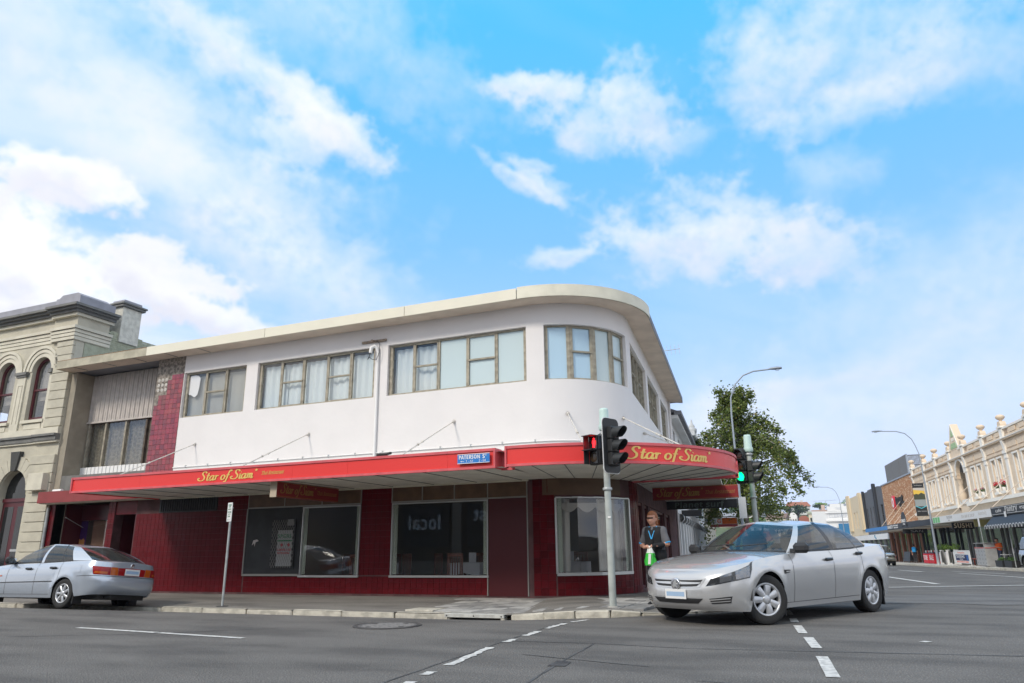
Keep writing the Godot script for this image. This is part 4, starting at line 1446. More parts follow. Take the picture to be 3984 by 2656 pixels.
func shop_window(b: Node3D, L: PackedVector2Array, o: Array) -> void:
	var w: float = o[1] - o[0]
	var h: float = o[3] - o[2]
	var g := group_node("window", b, b.global_transform.affine_inverse() * on_path(L, o[0], o[2], -0.02))
	part("pane", MB.new().box(Vector3(0.02, 0.02, -0.006), Vector3(w - 0.02, h - 0.02, 0)), M.clear, g)
	var fr := MB.new()
	fr.box(Vector3(0, 0, -0.03), Vector3(0.028, h, 0.05)).box(Vector3(w - 0.028, 0, -0.03), Vector3(w, h, 0.05)).box(Vector3(0.028, h - 0.03, -0.03), Vector3(w - 0.028, h, 0.05)).box(Vector3(-0.02, -0.05, -0.03), Vector3(w + 0.02, 0.0, 0.07))
	part("frame", fr, M.alu, g)
	for x: float in [0.03, w - 0.14]:
		part("patterned_strip", MB.new().box(Vector3(x, 0.02, -0.018), Vector3(x + 0.11, h - 0.03, -0.012)), M.lace, g, "pale strip printed with a green leafy scroll")


func fascia_section(aw: Node3D, path: PackedVector2Array, y0: float, y1: float, label: String) -> void:
	wpart("fascia_panel", MB.new().wall(path, y0 + 0.045, y1 - 0.045, [], 0.02), M.red_sign, aw, label)
	var out := _off(path, 0.022)
	wpart("trim", MB.new().wall(out, y0, y0 + 0.05, [], 0.06), M.red_trim, aw)
	wpart("trim", MB.new().wall(out, y1 - 0.055, y1, [], 0.08), M.red_trim, aw)


func shop_awning(W: PackedVector2Array, sa: float, sb: float) -> void:
	var aw := thing("street_awning", "long red-edged awning with gold brush lettering round the rounded corner", "awning", Vector3(-9.0, 2.58, -12.8))
	var y0 := 2.575
	var y1 := 2.965
	var xs := [-17.56, -15.2, -12.95, -10.6, -9.15, -6.75, -5.74]
	for i in xs.size() - 1:
		fascia_section(aw, PackedVector2Array([Vector2(xs[i] + 0.002, -12.8), Vector2(xs[i + 1] - 0.002, -12.8)]), y0, y1, "")
	wpart("end_trim", MB.new().box(Vector3(-17.6, y0, -12.86), Vector3(-17.562, y1, -12.77)).box(Vector3(-5.738, y0, -13.1), Vector3(-5.70, y1, -12.77)), M.red_trim, aw)
	wpart("end_panel", MB.new().box(Vector3(-17.59, y0, -15.5), Vector3(-17.565, y1, -12.862)), M.red_sign, aw)
	wpart("notch_panel", MB.new().box(Vector3(-5.699, y0 - 0.02, -13.1), Vector3(-5.42, y1 - 0.02, -13.07)), M.red_trim, aw)
	var arcp := PackedVector2Array([Vector2(-5.46, -12.8)])
	arcp.append_array(arc2(Vector2(-5.2, -16.42), 3.62, 0.0, 95.68, 28))
	var e := arcp[-1]
	arcp.append(e + Vector2(-sin(TURN), -cos(TURN)) * 0.4)
	for r: Array in [[0, 8], [7, 16], [15, 24], [23, 30], [29, 31]]:
		fascia_section(aw, arcp.slice(r[0], r[1]), y0 + 0.01, y1 + 0.02, "")
	wpart("end_trim", MB.new().box(Vector3(-5.5, y0, -12.9), Vector3(-5.463, y1 + 0.02, -12.77)), M.red_trim, aw)
	# boarded underside with dark joints, and the sheet on top
	var us := MB.new()
	us.quad(Vector3(-17.56, 2.6, -15.54), Vector3(-5.58, 2.6, -15.54), Vector3(-5.58, 2.6, -12.82), Vector3(-17.56, 2.6, -12.82))
	var rows := []
	for i in 30:
		var p := arcp[i]
		var w2 := on_path(W, lerpf(11.5, sb + 1.0, float(i) / 29), 0).origin
		rows.append(PackedVector3Array([Vector3(p.x, 2.602, p.y), Vector3(w2.x, 2.606, w2.z)]))
	wpart("end_panel", MB.new().box(Vector3(-4.1, y0, -17.45), Vector3(-1.62, y1, -17.3)), M.red_trim, aw)
	wpart("underside", MB.new().prism(PackedVector2Array([Vector2(-4.1, 17.46), Vector2(-2.05, 17.46), Vector2(-3.2, 29.0), Vector2(-5.2, 29.0)]), -2.66, -2.6), M.awning_under, aw).transform = aw.global_transform.affine_inverse() * Transform3D(Basis(Vector3.RIGHT, Vector3(0, 0, -1), Vector3(0, -1, 0)), Vector3.ZERO)
	var cs := MB.new().grid(rows)
	if cs.n[0].y > 0: cs = MB.new().grid(rows, false, true)
	wpart("underside", us, M.awning_under, aw)
	wpart("underside", cs, M.awning_under, aw)
	for k in 13:
		var x := -16.6 + k * 1.15
		if x < -5.7:
			wpart("joint_batten", MB.new().box(Vector3(x - 0.011, 2.588, -15.5), Vector3(x + 0.011, 2.599, -12.84)), M.trim_grey, aw)
	for k in 9:
		var i := 2 + k * 3
		var a: Vector3 = rows[i][0]; var bb: Vector3 = rows[i][1]
		wpart("joint_batten", MB.new().cyl(a.lerp(bb, 0.02) - Vector3(0, 0.004, 0), a.lerp(bb, 0.98) - Vector3(0, 0.004, 0), 0.009, -1, 4), M.trim_grey, aw)
	var tp := MB.new()
	tp.quad(Vector3(-17.56, 2.9, -12.84), Vector3(-5.58, 2.9, -12.84), Vector3(-5.58, 2.93, -15.54), Vector3(-17.56, 2.93, -15.54))
	wpart("roof_sheet", tp, M.galv, aw)
	var trows := []
	for r: PackedVector3Array in rows: trows.append(PackedVector3Array([r[0] + Vector3(0, 0.3, 0), r[1] + Vector3(0, 0.33, 0)]))
	wpart("roof_sheet", MB.new().grid(trows), M.galv, aw)
	wpart("edge_moulding", MB.new().box(Vector3(-17.5, 2.565, -15.54), Vector3(-6.1, 2.6, -15.5)), M.cream_lt, aw)
	# lettering
	brush(aw, M.gold, "Star of Siam", Vector3(-13.3, 2.682, -12.795), 0.2, 1.62)
	var g := MB.new()
	g.text("Thai Restaurant", 0.62, 0.085, Vector3(-11.46, 2.735, -12.797), 0.004, "Droid Serif", false, 0.3)
	wpart("gold_lettering", g, M.gold, aw)
	g = MB.new()
	var bend := func(q: Vector3) -> Vector3:
		var t := q.x / 3.62
		return Vector3(-5.2 + sin(t) * (3.62 + q.z), q.y, -16.42 + cos(t) * (3.62 + q.z))
	brush(aw, M.gold, "Star of Siam", Vector3(2.06, 2.68, 0.004), 0.22, 1.95, true, bend)
	for a: Array in [[-16.45, -16.6], [-12.42, -12.55], [-8.04, -8.15]]:
		rod(aw, Vector3(a[0], 4.1, FRONT + 0.03), Vector3(a[1], 2.95, -13.15))
	rod(aw, Vector3(-5.16, 4.1, -15.74), Vector3(-4.02, 2.95, -13.2))
	rod(aw, Vector3(-4.13, 4.1, -16.97), Vector3(-2.3, 2.95, -14.35))
	rod(aw, Vector3(-4.2, 4.1, -19.6), Vector3(-1.95, 2.95, -17.6))
	# street name plate on the fascia
	var sn := thing("street_sign", "small blue street name plate with white lettering on the red awning edge", "street sign", Vector3(-6.15, 2.69, -12.74))
	part("plate", MB.new().cbox(Vector3(0, 0.09, 0), Vector3(0.7, 0.185, 0.02), 0.003), M.sign_blue, sn)
	part("border", MB.new().box(Vector3(-0.35, 0.173, 0.01), Vector3(0.35, 0.183, 0.014)).box(Vector3(-0.35, -0.002, 0.01), Vector3(0.35, 0.008, 0.014)), M.white_paint, sn)
	part("bracket", MB.new().box(Vector3(-0.3, 0.04, -0.035), Vector3(-0.26, 0.14, -0.01)).box(Vector3(0.26, 0.04, -0.035), Vector3(0.3, 0.14, -0.01)), M.galv, sn)
	var tx := MB.new()
	tx.text("PATERSON", 0.46, 0.078, Vector3(-0.315, 0.083, 0.011), 0.002, "Droid Sans", true)
	tx.text("S", 0.05, 0.078, Vector3(0.2, 0.083, 0.011), 0.002, "Droid Sans", true)
	tx.text("T", 0.03, 0.035, Vector3(0.258, 0.127, 0.011), 0.002, "Droid Sans", true)
	tx.text("1 - 61", 0.15, 0.045, Vector3(-0.16, 0.02, 0.011), 0.002, "Droid Sans")
	tx.text("2 - 64", 0.15, 0.045, Vector3(0.12, 0.02, 0.011), 0.002, "Droid Sans")
	tx.box(Vector3(-0.26, 0.038, 0.011), Vector3(-0.2, 0.045, 0.013)).tri(Vector3(-0.285, 0.0415, 0.012), Vector3(-0.255, 0.028, 0.012), Vector3(-0.255, 0.055, 0.012))
	part("lettering", tx, M.white_paint, sn)
	var fl := thing("floodlight", "black floodlight lying on top of the red awning edge", "floodlight", Vector3(-8.35, 2.93, -12.98))
	part("housing", MB.new().cbox(Vector3(0, 0.1, 0), Vector3(0.27, 0.05, 0.2), 0.01), M.black, fl)
	part("lens", MB.new().box(Vector3(-0.12, 0.126, -0.08), Vector3(0.12, 0.129, 0.08)), M.dark_glass, fl)
	part("foot", MB.new().box(Vector3(-0.02, 0.0, -0.02), Vector3(0.02, 0.08, 0.02)), M.black, fl)
	fl.rotation.x = 0.28
	hanging_sign(Vector3(-11.25, 2.26, -14.15), PI / 2, 2.3, "red hanging sign with gold brush lettering and pale end under the long awning", 0.17, true)
	hanging_sign(Vector3(-2.94, 2.255, -19.3), 0.0, 2.18, "dark red hanging sign with gold brush lettering beside the side street doors", 0.1, true)
	hanging_sign(Vector3(-3.62, 2.3, -25.0), 0.0, 2.3, "black hanging sign with pale hand lettering behind the dark red sign", 0.1, false)
	# aerial on the roof
	var an := thing("tv_aerial", "small television aerial standing on the roof edge", "aerial", Vector3(-4.55, 7.06, -24.0))
	part("mast", MB.new().cyl(Vector3.ZERO, Vector3(0, 0.53, 0), 0.012, -1, 6), M.galv, an)
	part("boom", MB.new().cyl(Vector3(-0.03, 0.52, 0), Vector3(0.8, 0.55, 0), 0.012, -1, 6), M.galv, an)
	for k in 4:
		var x := 0.35 + k * 0.14
		part("element", MB.new().cyl(Vector3(x - 0.03, 0.54 + 0.2, -0.1), Vector3(x + 0.03, 0.54 - 0.2, 0.1), 0.007, -1, 5), M.galv, an)


func hanging_sign(at: Vector3, turn: float, w: float, label: String, deep: float, siam: bool) -> void:
	var h := 0.33 if siam else 0.27
	var s := thing("hanging_sign", label, "sign", at, turn)
	part("box", MB.new().cbox(Vector3(0, h / 2, 0), Vector3(w, h, deep), 0.006), M.red_deep if siam else M.black, s)
	if turn != 0.0:
		part("end_cap", MB.new().box(Vector3(-w / 2 - 0.012, -0.01, -deep / 2 - 0.005), Vector3(-w / 2, h + 0.01, deep / 2 + 0.005)), mat(0.5, 0.42, 0.32), s)
	for x: float in [-w * 0.35, w * 0.35]:
		part("hanger", MB.new().cyl(Vector3(x, h, 0), Vector3(x, 2.6 - at.y, 0), 0.012, -1, 6), M.galv, s)
	var g := MB.new()
	for side: float in [1.0, -1.0]:
		g.T = Transform3D(Basis(Vector3.UP, 0.0 if side > 0 else PI), Vector3.ZERO)
		if siam:
			brush(s, M.gold_dull, "Star of Siam", Vector3(-w * 0.44, 0.09, deep / 2 + 0.001), 0.2, w * 0.5, true, null, g.T, true)
			g.text("Thai Restaurant", w * 0.34, 0.1, Vector3(w * 0.12, 0.12, deep / 2 + 0.001), 0.003, "Droid Serif", false, 0.3)
			for y: float in [0.012, h - 0.02]:
				g.box(Vector3(-w / 2 + 0.02, y, deep / 2 + 0.001), Vector3(w / 2 - 0.02, y + 0.008, deep / 2 + 0.004))
		else:
			g.text("Planet surf", w * 0.7, 0.2, Vector3(-w * 0.38, 0.04, deep / 2 + 0.001), 0.003, "Droid Sans", true, 0.1)
	part("lettering", g, M.gold_dull if siam else mat(0.12, 0.15, 0.14), s)


func restaurant() -> void:     # what can be made out through the shop windows
	var rm := Node3D.new()
	rm.name = "dining_room"
	add_child(rm)
	rm.set_meta("kind", "structure")
	var w := MB.new()
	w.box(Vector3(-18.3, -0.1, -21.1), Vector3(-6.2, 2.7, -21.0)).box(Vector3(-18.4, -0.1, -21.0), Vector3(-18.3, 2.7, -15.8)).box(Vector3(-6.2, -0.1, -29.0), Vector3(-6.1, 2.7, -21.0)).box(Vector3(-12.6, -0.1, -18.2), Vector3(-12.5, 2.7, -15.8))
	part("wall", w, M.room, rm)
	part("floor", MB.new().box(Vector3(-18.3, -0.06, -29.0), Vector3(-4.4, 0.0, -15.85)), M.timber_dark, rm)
	var chairs := 0
	for t: Array in [[-11.2, -17.2, "beside the boarded bay"], [-8.3, -17.1, "in the middle shop window"], [-8.0, -18.9, "deep behind the middle shop window"], [-5.9, -17.7, "behind the curved shop window"]]:
		var tb := thing("dining_table", "small table under a white cloth with a menu card " + t[2], "table", Vector3(t[0], 0.0, t[1]), 0.0, "tables in the restaurant window")
		part("cloth", MB.new().cbox(Vector3(0, 0.745, 0), Vector3(0.86, 0.02, 0.86), 0.006), M.linen, tb)
		var sk := MB.new()
		for k in 4:
			sk.T = Transform3D(Basis(Vector3.UP, k * PI / 2), Vector3.ZERO)
			var rows := []
			for j in 3:
				var line := PackedVector3Array()
				for i in 13:
					var x := -0.43 + 0.86 * i / 12
					line.append(Vector3(x, 0.74 - j * (0.11 + 0.05 * absf(x) / 0.43), 0.43 + j * 0.008 + 0.01 * j * sin(i * 1.9)))
				rows.append(line)
			sk.grid(rows, false, true)
		part("cloth_drop", sk, M.linen, tb)
		for sx: float in [-0.36, 0.36]:
			for sz: float in [-0.36, 0.36]:
				part("leg", MB.new().box(Vector3(sx - 0.025, 0, sz - 0.025), Vector3(sx + 0.025, 0.735, sz + 0.025)), M.wood_red, tb)
		var card := MB.new().box(Vector3(-0.08, 0.756, -0.02), Vector3(0.12, 1.0, -0.01))
		part("menu_card", card, M.linen, tb)
		for c: Array in [[0.0, 0.72, PI], [0.0, -0.72, 0.0], [-0.75, 0.0, PI / 2], [0.75, 0.0, -PI / 2]]:
			if t[1] + c[1] > -16.1 and absf(c[1]) > 0.1: continue
			var ch := thing("dining_chair", "slatted reddish dining chair at the white table " + t[2], "chair", Vector3(t[0] + c[0], 0.0, t[1] + c[1]), c[2], "chairs in the restaurant window")
			part("seat", MB.new().cbox(Vector3(0, 0.45, 0), Vector3(0.42, 0.04, 0.42), 0.01), M.wood_red, ch)
			part("back_rail", MB.new().cbox(Vector3(0, 0.95, -0.2), Vector3(0.42, 0.08, 0.025), 0.008), M.wood_red, ch)
			for k in 5:
				part("slat", MB.new().box(Vector3(-0.14 + k * 0.07 - 0.012, 0.48, -0.205), Vector3(-0.14 + k * 0.07 + 0.012, 0.92, -0.19)), M.wood_red, ch)
			for sx: float in [-0.19, 0.19]:
				part("leg", MB.new().box(Vector3(sx - 0.018, 0, 0.17), Vector3(sx + 0.018, 0.43, 0.205)), M.wood_red, ch)
				part("leg", MB.new().box(Vector3(sx - 0.018, 0, -0.215), Vector3(sx + 0.018, 0.99, -0.18)), M.wood_red, ch)


# ---------------------------------------------------------------- left of the corner shop
func ring2(cx: float, cy: float, r0: float, r1: float, a0 := 0.0, a1 := PI, n := 20) -> PackedVector2Array:
	var p := PackedVector2Array()
	for i in n + 1:
		var a := lerpf(a0, a1, float(i) / n)
		p.append(Vector2(cx + cos(a) * r1, cy + sin(a) * r1))
	for i in n + 1:
		var a := lerpf(a1, a0, float(i) / n)
		p.append(Vector2(cx + cos(a) * r0, cy + sin(a) * r0))
	return p


func arch_fill(mb: MB, cx: float, ys: float, r: float, hw: float, top: float, z0: float, z1: float) -> void:
	var p := PackedVector2Array([Vector2(cx - hw, ys)])
	for i in 17:
		var a := PI - PI * i / 16
		p.append(Vector2(cx + cos(a) * r, ys + sin(a) * r))
	p.append_array([Vector2(cx + hw, ys), Vector2(cx + hw, top), Vector2(cx - hw, top)])
	mb.prism(p, z0, z1)


func narrow_bay() -> void:
	var b := thing("narrow_shop", "narrow shop bay with ribbed cladding above a dull red canopy", "building", Vector3(-20.2, 0.05, FRONT))
	wpart("pier", MB.new().box(Vector3(-22.2, -0.2, -17.2), Vector3(-21.92, 6.815, FRONT)), M.pier_grey, b)
	var rows := []
	var prof := []
	var x := -21.92
	while x < -18.3:
		for p: Array in [[0.0, 0.0], [0.02, 0.03], [0.05, 0.03], [0.07, 0.0], [0.13, 0.0], [0.135, 0.008], [0.15, 0.008], [0.155, 0.0]]:
			prof.append(Vector2(x + p[0], p[1]))
		x += 0.2
	var cl := MB.new()
	for i in prof.size() - 1:
		var p: Vector2 = prof[i]; var q: Vector2 = prof[i + 1]
		cl.quad(Vector3(p.x, 5.25, -16.18 + p.y), Vector3(q.x, 5.25, -16.18 + q.y), Vector3(q.x, 6.82, -16.18 + q.y), Vector3(p.x, 6.82, -16.18 + p.y))
	wpart("ribbed_cladding", cl, M.cladding, b)
	wpart("cladding_trim", MB.new().box(Vector3(-21.92, 5.2, -16.2), Vector3(-18.32, 5.25, -16.12)), M.cladding, b)
	for e: Array in [[-21.84, -21.06], [-21.06, -20.16], [-20.16, -19.26]]:
		var g := group_node("window", b)
		wpart("pane", MB.new().box(Vector3(e[0], 3.8, -16.235), Vector3(e[1], 5.2, -16.23)), M.clear, g)
		wpart("frame", MB.new().box(Vector3(e[0] - 0.035, 3.77, -16.26), Vector3(e[0] + 0.035, 5.2, -16.17)), M.timber, g)
		wpiece("curtain", curtain_sheet(e[1] - e[0], 1.42, 34.0, 0.012, int(e[0] * 10)).mesh(), M.old_curtain, g, Transform3D(Basis(), Vector3(e[0], 3.78, -16.36)))
	wpart("window_head", MB.new().box(Vector3(-21.92, 5.195, -16.3), Vector3(-18.32, 5.199, -16.2)).box(Vector3(-19.29, 3.77, -16.3), Vector3(-19.22, 5.2, -16.17)).box(Vector3(-19.22, 3.3, -16.4), Vector3(-18.31, 5.2, -16.25)), M.timber_dark, b)
	var st := MB.new()
	x = -21.92
	while x < -18.4:
		st.box(Vector3(x, 3.46, -16.2), Vector3(x + 0.12, 3.77, -16.15)).box(Vector3(x + 0.12, 3.46, -16.2), Vector3(x + 0.17, 3.77, -16.125))
		x += 0.17
	wpart("ribbed_apron", st, M.white_paint, b)
	wpart("ledge", MB.new().box(Vector3(-21.92, 2.95, -16.6), Vector3(-17.62, 3.46, -15.56)), M.trim_grey, b)
	wpart("back_wall", MB.new().box(Vector3(-21.92, -0.2, -18.0), Vector3(-18.45, 6.8, -17.9)), M.room, b)
	# dull red canopy
	wpart("canopy_fascia", MB.new().box(Vector3(-22.2, 2.605, -15.54), Vector3(-17.66, 2.945, -15.1)), M.canopy_red, b)
	wpart("canopy_underside", MB.new().box(Vector3(-22.15, 2.585, -15.52), Vector3(-17.7, 2.603, -15.14)), M.cream_lt, b)
	wpart("pipe_end", MB.new().cyl(Vector3(-21.95, 2.99, -15.4), Vector3(-21.5, 2.985, -15.35), 0.05), M.white_paint, b)
	# ground floor: tiled piers, set-back window, doorway
	for e: Array in [[-22.2, -21.92], [-19.57, -19.3]]:
		var p := PackedVector2Array([Vector2(e[0], FRONT + 0.012), Vector2(e[1], FRONT + 0.012)])
		wpart("tiled_pier", MB.new().wall(p, -0.2, 2.6, [], 0.3), M.grout_dark, b)
		tile_field(b, p, 0.0, e[1] - e[0], 0.06, 2.58, M.tiles, true)
	wpart("side_wall", MB.new().box(Vector3(-21.92, -0.2, -16.6), Vector3(-21.85, 2.6, -15.87)), M.maroon_panel, b)
	wpart("side_wall", MB.new().box(Vector3(-19.4, -0.2, -16.6), Vector3(-19.32, 2.6, -15.87)), M.maroon_panel, b)
	wpart("stall_riser", MB.new().box(Vector3(-21.85, -0.2, -16.5), Vector3(-19.4, 0.6, -16.4)), M.tile, b)
	wpart("shop_head", MB.new().box(Vector3(-21.85, 2.12, -16.5), Vector3(-19.4, 2.6, -16.4)), M.maroon_panel, b)
	var g2 := group_node("window", b)
	wpart("pane", MB.new().box(Vector3(-21.8, 0.62, -16.45), Vector3(-19.45, 2.12, -16.445)), M.clear, g2)
	wpart("board", MB.new().box(Vector3(-21.45, 0.62, -16.6), Vector3(-20.25, 2.1, -16.55)), mat(0.24, 0.13, 0.085, 0.7), g2, "plain brown board behind the glass")
	wpart("frame", MB.new().box(Vector3(-20.2, 0.62, -16.47), Vector3(-20.12, 2.12, -16.4)), M.black, g2)
	wpart("frame", MB.new().box(Vector3(-19.8, 0.62, -16.47), Vector3(-19.72, 2.12, -16.4)), M.black, g2)
	wpart("poster", MB.new().box(Vector3(-22.05, 1.28, -16.442), Vector3(-21.55, 2.1, -16.438)), mat(0.045, 0.012, 0.09, 0.5), g2, "purple poster with pale script and an amber figure")
	wpart("poster_figure", MB.new().prism(PackedVector2Array([Vector2(-22.0, 1.3), Vector2(-22.0, 1.5), Vector2(-21.88, 1.58), Vector2(-21.76, 1.52), Vector2(-21.66, 1.58), Vector2(-21.6, 1.5), Vector2(-21.62, 1.3)]), -16.437, -16.435), mat(0.45, 0.2, 0.06, 0.6), g2)
	for k in 2:
		wpart("notice", MB.new().box(Vector3(-20.75 + k * 0.3, 1.05, -16.44), Vector3(-20.55 + k * 0.3, 1.32, -16.437)), mat(0.5, 0.5, 0.5), g2)
	wpart("sign_arm", MB.new().cyl(Vector3(-21.7, 1.9, -16.4), Vector3(-21.35, 2.18, -15.5), 0.012, -1, 6), M.galv, b)
	var d := group_node("door", b)
	wpart("leaf", MB.new().box(Vector3(-19.28, 0.0, -16.55), Vector3(-18.46, 2.18, -16.5)), M.maroon, d)
	wpart("glazing", MB.new().box(Vector3(-19.15, 0.5, -16.498), Vector3(-18.6, 2.0, -16.494)), M.dark_glass, d)
	wpart("handle", MB.new().cyl(Vector3(-19.2, 1.0, -16.47), Vector3(-19.2, 1.2, -16.47), 0.012), M.galv, d)
	wpart("door_head", MB.new().box(Vector3(-19.3, 2.2, -15.8), Vector3(-18.43, 2.6, -15.56)), M.tile, b)
	wpart("door_side", MB.new().box(Vector3(-18.48, -0.2, -16.55), Vector3(-18.43, 2.6, -15.57)), M.maroon_panel, b)


func stucco_building() -> void:
	var zf := -15.5
	var b := thing("stucco_building", "cream Victorian stucco building with arched maroon windows, grey cornice and a corner chimney", "building", Vector3(-26.0, 0.05, zf))
	var cs := [-23.66, -25.44, -27.22, -29.0]
	var P := PackedVector2Array([Vector2(-40.0, zf), Vector2(-22.2, zf)])
	var ops := []
	for c: float in cs: ops.append([c - 0.47 + 40.0, c + 0.47 + 40.0, 5.38, 7.56])
	ops.append([-24.72 + 40.0, -23.38 + 40.0, 0.0, 3.74])
	ops.append([-27.9 + 40.0, -26.5 + 40.0, 0.9, 3.74])
	wpart("front_wall", MB.new().wall(P, -0.2, 8.9, ops, 0.3), M.cream, b)
	var mb := MB.new()
	for c: float in cs: arch_fill(mb, c, 7.06, 0.47, 0.475, 7.562, zf - 0.29, zf - 0.002)
	arch_fill(mb, -24.05, 3.08, 0.66, 0.675, 3.745, zf - 0.29, zf - 0.002)
	arch_fill(mb, -27.2, 3.08, 0.66, 0.705, 3.745, zf - 0.29, zf - 0.002)
	wpart("arch_spandrels", mb, M.cream, b)
	for c: float in cs:
		var g := group_node("window", b)
		var fr := MB.new()
		fr.prism(ring2(c, 7.06, 0.385, 0.465), zf - 0.2, zf - 0.13)
		fr.box(Vector3(c - 0.465, 5.4, zf - 0.2), Vector3(c - 0.385, 7.06, zf - 0.13)).box(Vector3(c + 0.385, 5.4, zf - 0.2), Vector3(c + 0.465, 7.06, zf - 0.13)).box(Vector3(c - 0.385, 5.4, zf - 0.2), Vector3(c + 0.385, 5.5, zf - 0.13)).box(Vector3(c - 0.385, 6.4, zf - 0.21), Vector3(c + 0.385, 6.46, zf - 0.12))
		wpart("frame", fr, M.maroon, g)
		wpart("pane", MB.new().box(Vector3(c - 0.385, 5.5, zf - 0.172), Vector3(c + 0.385, 6.4, zf - 0.168)), M.clear, g)
		var pn := PackedVector2Array([Vector2(c - 0.385, 6.46)])
		for i in 13:
			var a := PI - PI * i / 12
			pn.append(Vector2(c + cos(a) * 0.385, 7.06 + sin(a) * 0.385))
		pn.append(Vector2(c + 0.385, 6.46))
		wpart("pane", MB.new().prism(pn, zf - 0.172, zf - 0.168), M.clear, g)
		wpart("blind", MB.new().box(Vector3(c - 0.4, 6.1, zf - 0.33), Vector3(c + 0.4, 7.5, zf - 0.32)), mat(0.26, 0.25, 0.23, 0.9), g)
		wpart("backing", MB.new().box(Vector3(c - 0.5, 5.3, zf - 0.6), Vector3(c + 0.5, 7.6, zf - 0.58)), M.void, g)
		for k in 3:
			wpart("arch_moulding", MB.new().prism(ring2(c, 7.06, 0.48 + k * 0.14, 0.6 + k * 0.13), zf - 0.001, zf + 0.03 + k * 0.025), M.cream_lt, g)
		wpart("sill", MB.new().box(Vector3(c - 0.55, 5.28, zf), Vector3(c + 0.55, 5.38, zf + 0.08)), M.cream_lt, g)
		wpart("apron_panel", MB.new().box(Vector3(c - 0.42, 5.08, zf), Vector3(c + 0.42, 5.25, zf + 0.02)), M.cream_lt, g)
	for i in cs.size():
		var x: float = cs[i] - 0.89
		wpart("pilaster", MB.new().box(Vector3(x - 0.2, 5.05, zf), Vector3(x + 0.2, 6.9, zf + 0.05)), M.cream_lt, b)
		wpart("pilaster_panel", MB.new().box(Vector3(x - 0.11, 5.3, zf + 0.05), Vector3(x - 0.09, 6.6, zf + 0.062)).box(Vector3(x + 0.09, 5.3, zf + 0.05), Vector3(x + 0.11, 6.6, zf + 0.062)).box(Vector3(x - 0.11, 6.6, zf + 0.05), Vector3(x + 0.11, 6.62, zf + 0.062)), M.cream, b)
		wpart("capital", MB.new().box(Vector3(x - 0.25, 6.9, zf), Vector3(x + 0.25, 6.97, zf + 0.09)).box(Vector3(x - 0.29, 6.97, zf), Vector3(x + 0.29, 7.07, zf + 0.13)), M.trim_grey, b)
	wpart("capital", MB.new().box(Vector3(-23.2, 6.93, zf), Vector3(-23.02, 7.07, zf + 0.12)), M.trim_grey, b)
	wpart("pilaster", MB.new().box(Vector3(-23.17, 5.05, zf), Vector3(-23.03, 6.93, zf + 0.04)), M.cream_lt, b)
	# rusticated corner, both floors
	var blk := MB.new().cbox(Vector3.ZERO, Vector3(0.80, 0.285, 0.1), 0.012).mesh()
	for k in 11:
		wpiece("quoin_block", blk, M.cream, b, Transform3D(Basis(), Vector3(-22.61, 5.22 + k * 0.3, zf + 0.03)))
	var blk2 := MB.new().cbox(Vector3.ZERO, Vector3(1.0, 0.285, 0.1), 0.012).mesh()
	for k in 9:
		wpiece("rusticated_block", blk2, M.cream, b, Transform3D(Basis(), Vector3(-22.71, 0.42 + k * 0.3, zf + 0.03)))
	for k in 4:
		var w := 1.0 + (0.02 if k == 0 else 0.0) + k * 0.06
		wpiece("rusticated_block", MB.new().cbox(Vector3(-w / 2, 0, 0), Vector3(w, 0.285, 0.1), 0.012).mesh(), M.cream, b, Transform3D(Basis(), Vector3(-22.21, 3.12 + k * 0.3, zf + 0.03)))
	# voussoirs of the ground-floor arch and its dark keystone
	for k in 11:
		if k == 5: continue
		var a0 := PI * k / 11 + 0.008
		var a1 := PI * (k + 1) / 11 - 0.008
		wpart("voussoir", MB.new().prism(ring2(-24.05, 3.08, 0.68, 1.0 + 0.12 * absf(sin(a0)), a0, a1, 4), zf - 0.001, zf + 0.06), M.cream, b)
	wpart("keystone", MB.new().prism(PackedVector2Array([Vector2(-24.16, 3.72), Vector2(-23.94, 3.72), Vector2(-23.82, 4.34), Vector2(-24.28, 4.34)]), zf, zf + 0.13), M.keystone, b, "dark worm-grooved keystone over the doorway arch")
	var dg := group_node("door", b)
	wpart("leaf", MB.new().box(Vector3(-24.72, 0.0, zf - 0.26), Vector3(-23.38, 2.75, zf - 0.2)), M.maroon, dg)
	wpart("glazing", MB.new().box(Vector3(-23.95, 0.35, zf - 0.198), Vector3(-23.52, 2.6, zf - 0.194)).box(Vector3(-24.6, 0.35, zf - 0.198), Vector3(-24.15, 2.6, zf - 0.194)), M.dark_glass, dg)
	wpart("transom", MB.new().box(Vector3(-24.72, 2.75, zf - 0.27), Vector3(-23.38, 2.86, zf - 0.16)), M.maroon, dg)
	wpart("fanlight", MB.new().box(Vector3(-24.72, 2.86, zf - 0.235), Vector3(-23.38, 3.74, zf - 0.23)), M.dark_glass, dg)
	wpart("notice", MB.new().box(Vector3(-23.75, 2.98, zf - 0.229), Vector3(-23.56, 3.22, zf - 0.226)), mat(0.5, 0.45, 0.3), dg)
	wpart("rail", MB.new().box(Vector3(-23.95, 1.2, zf - 0.19), Vector3(-23.52, 1.27, zf - 0.17)), M.alu, dg)
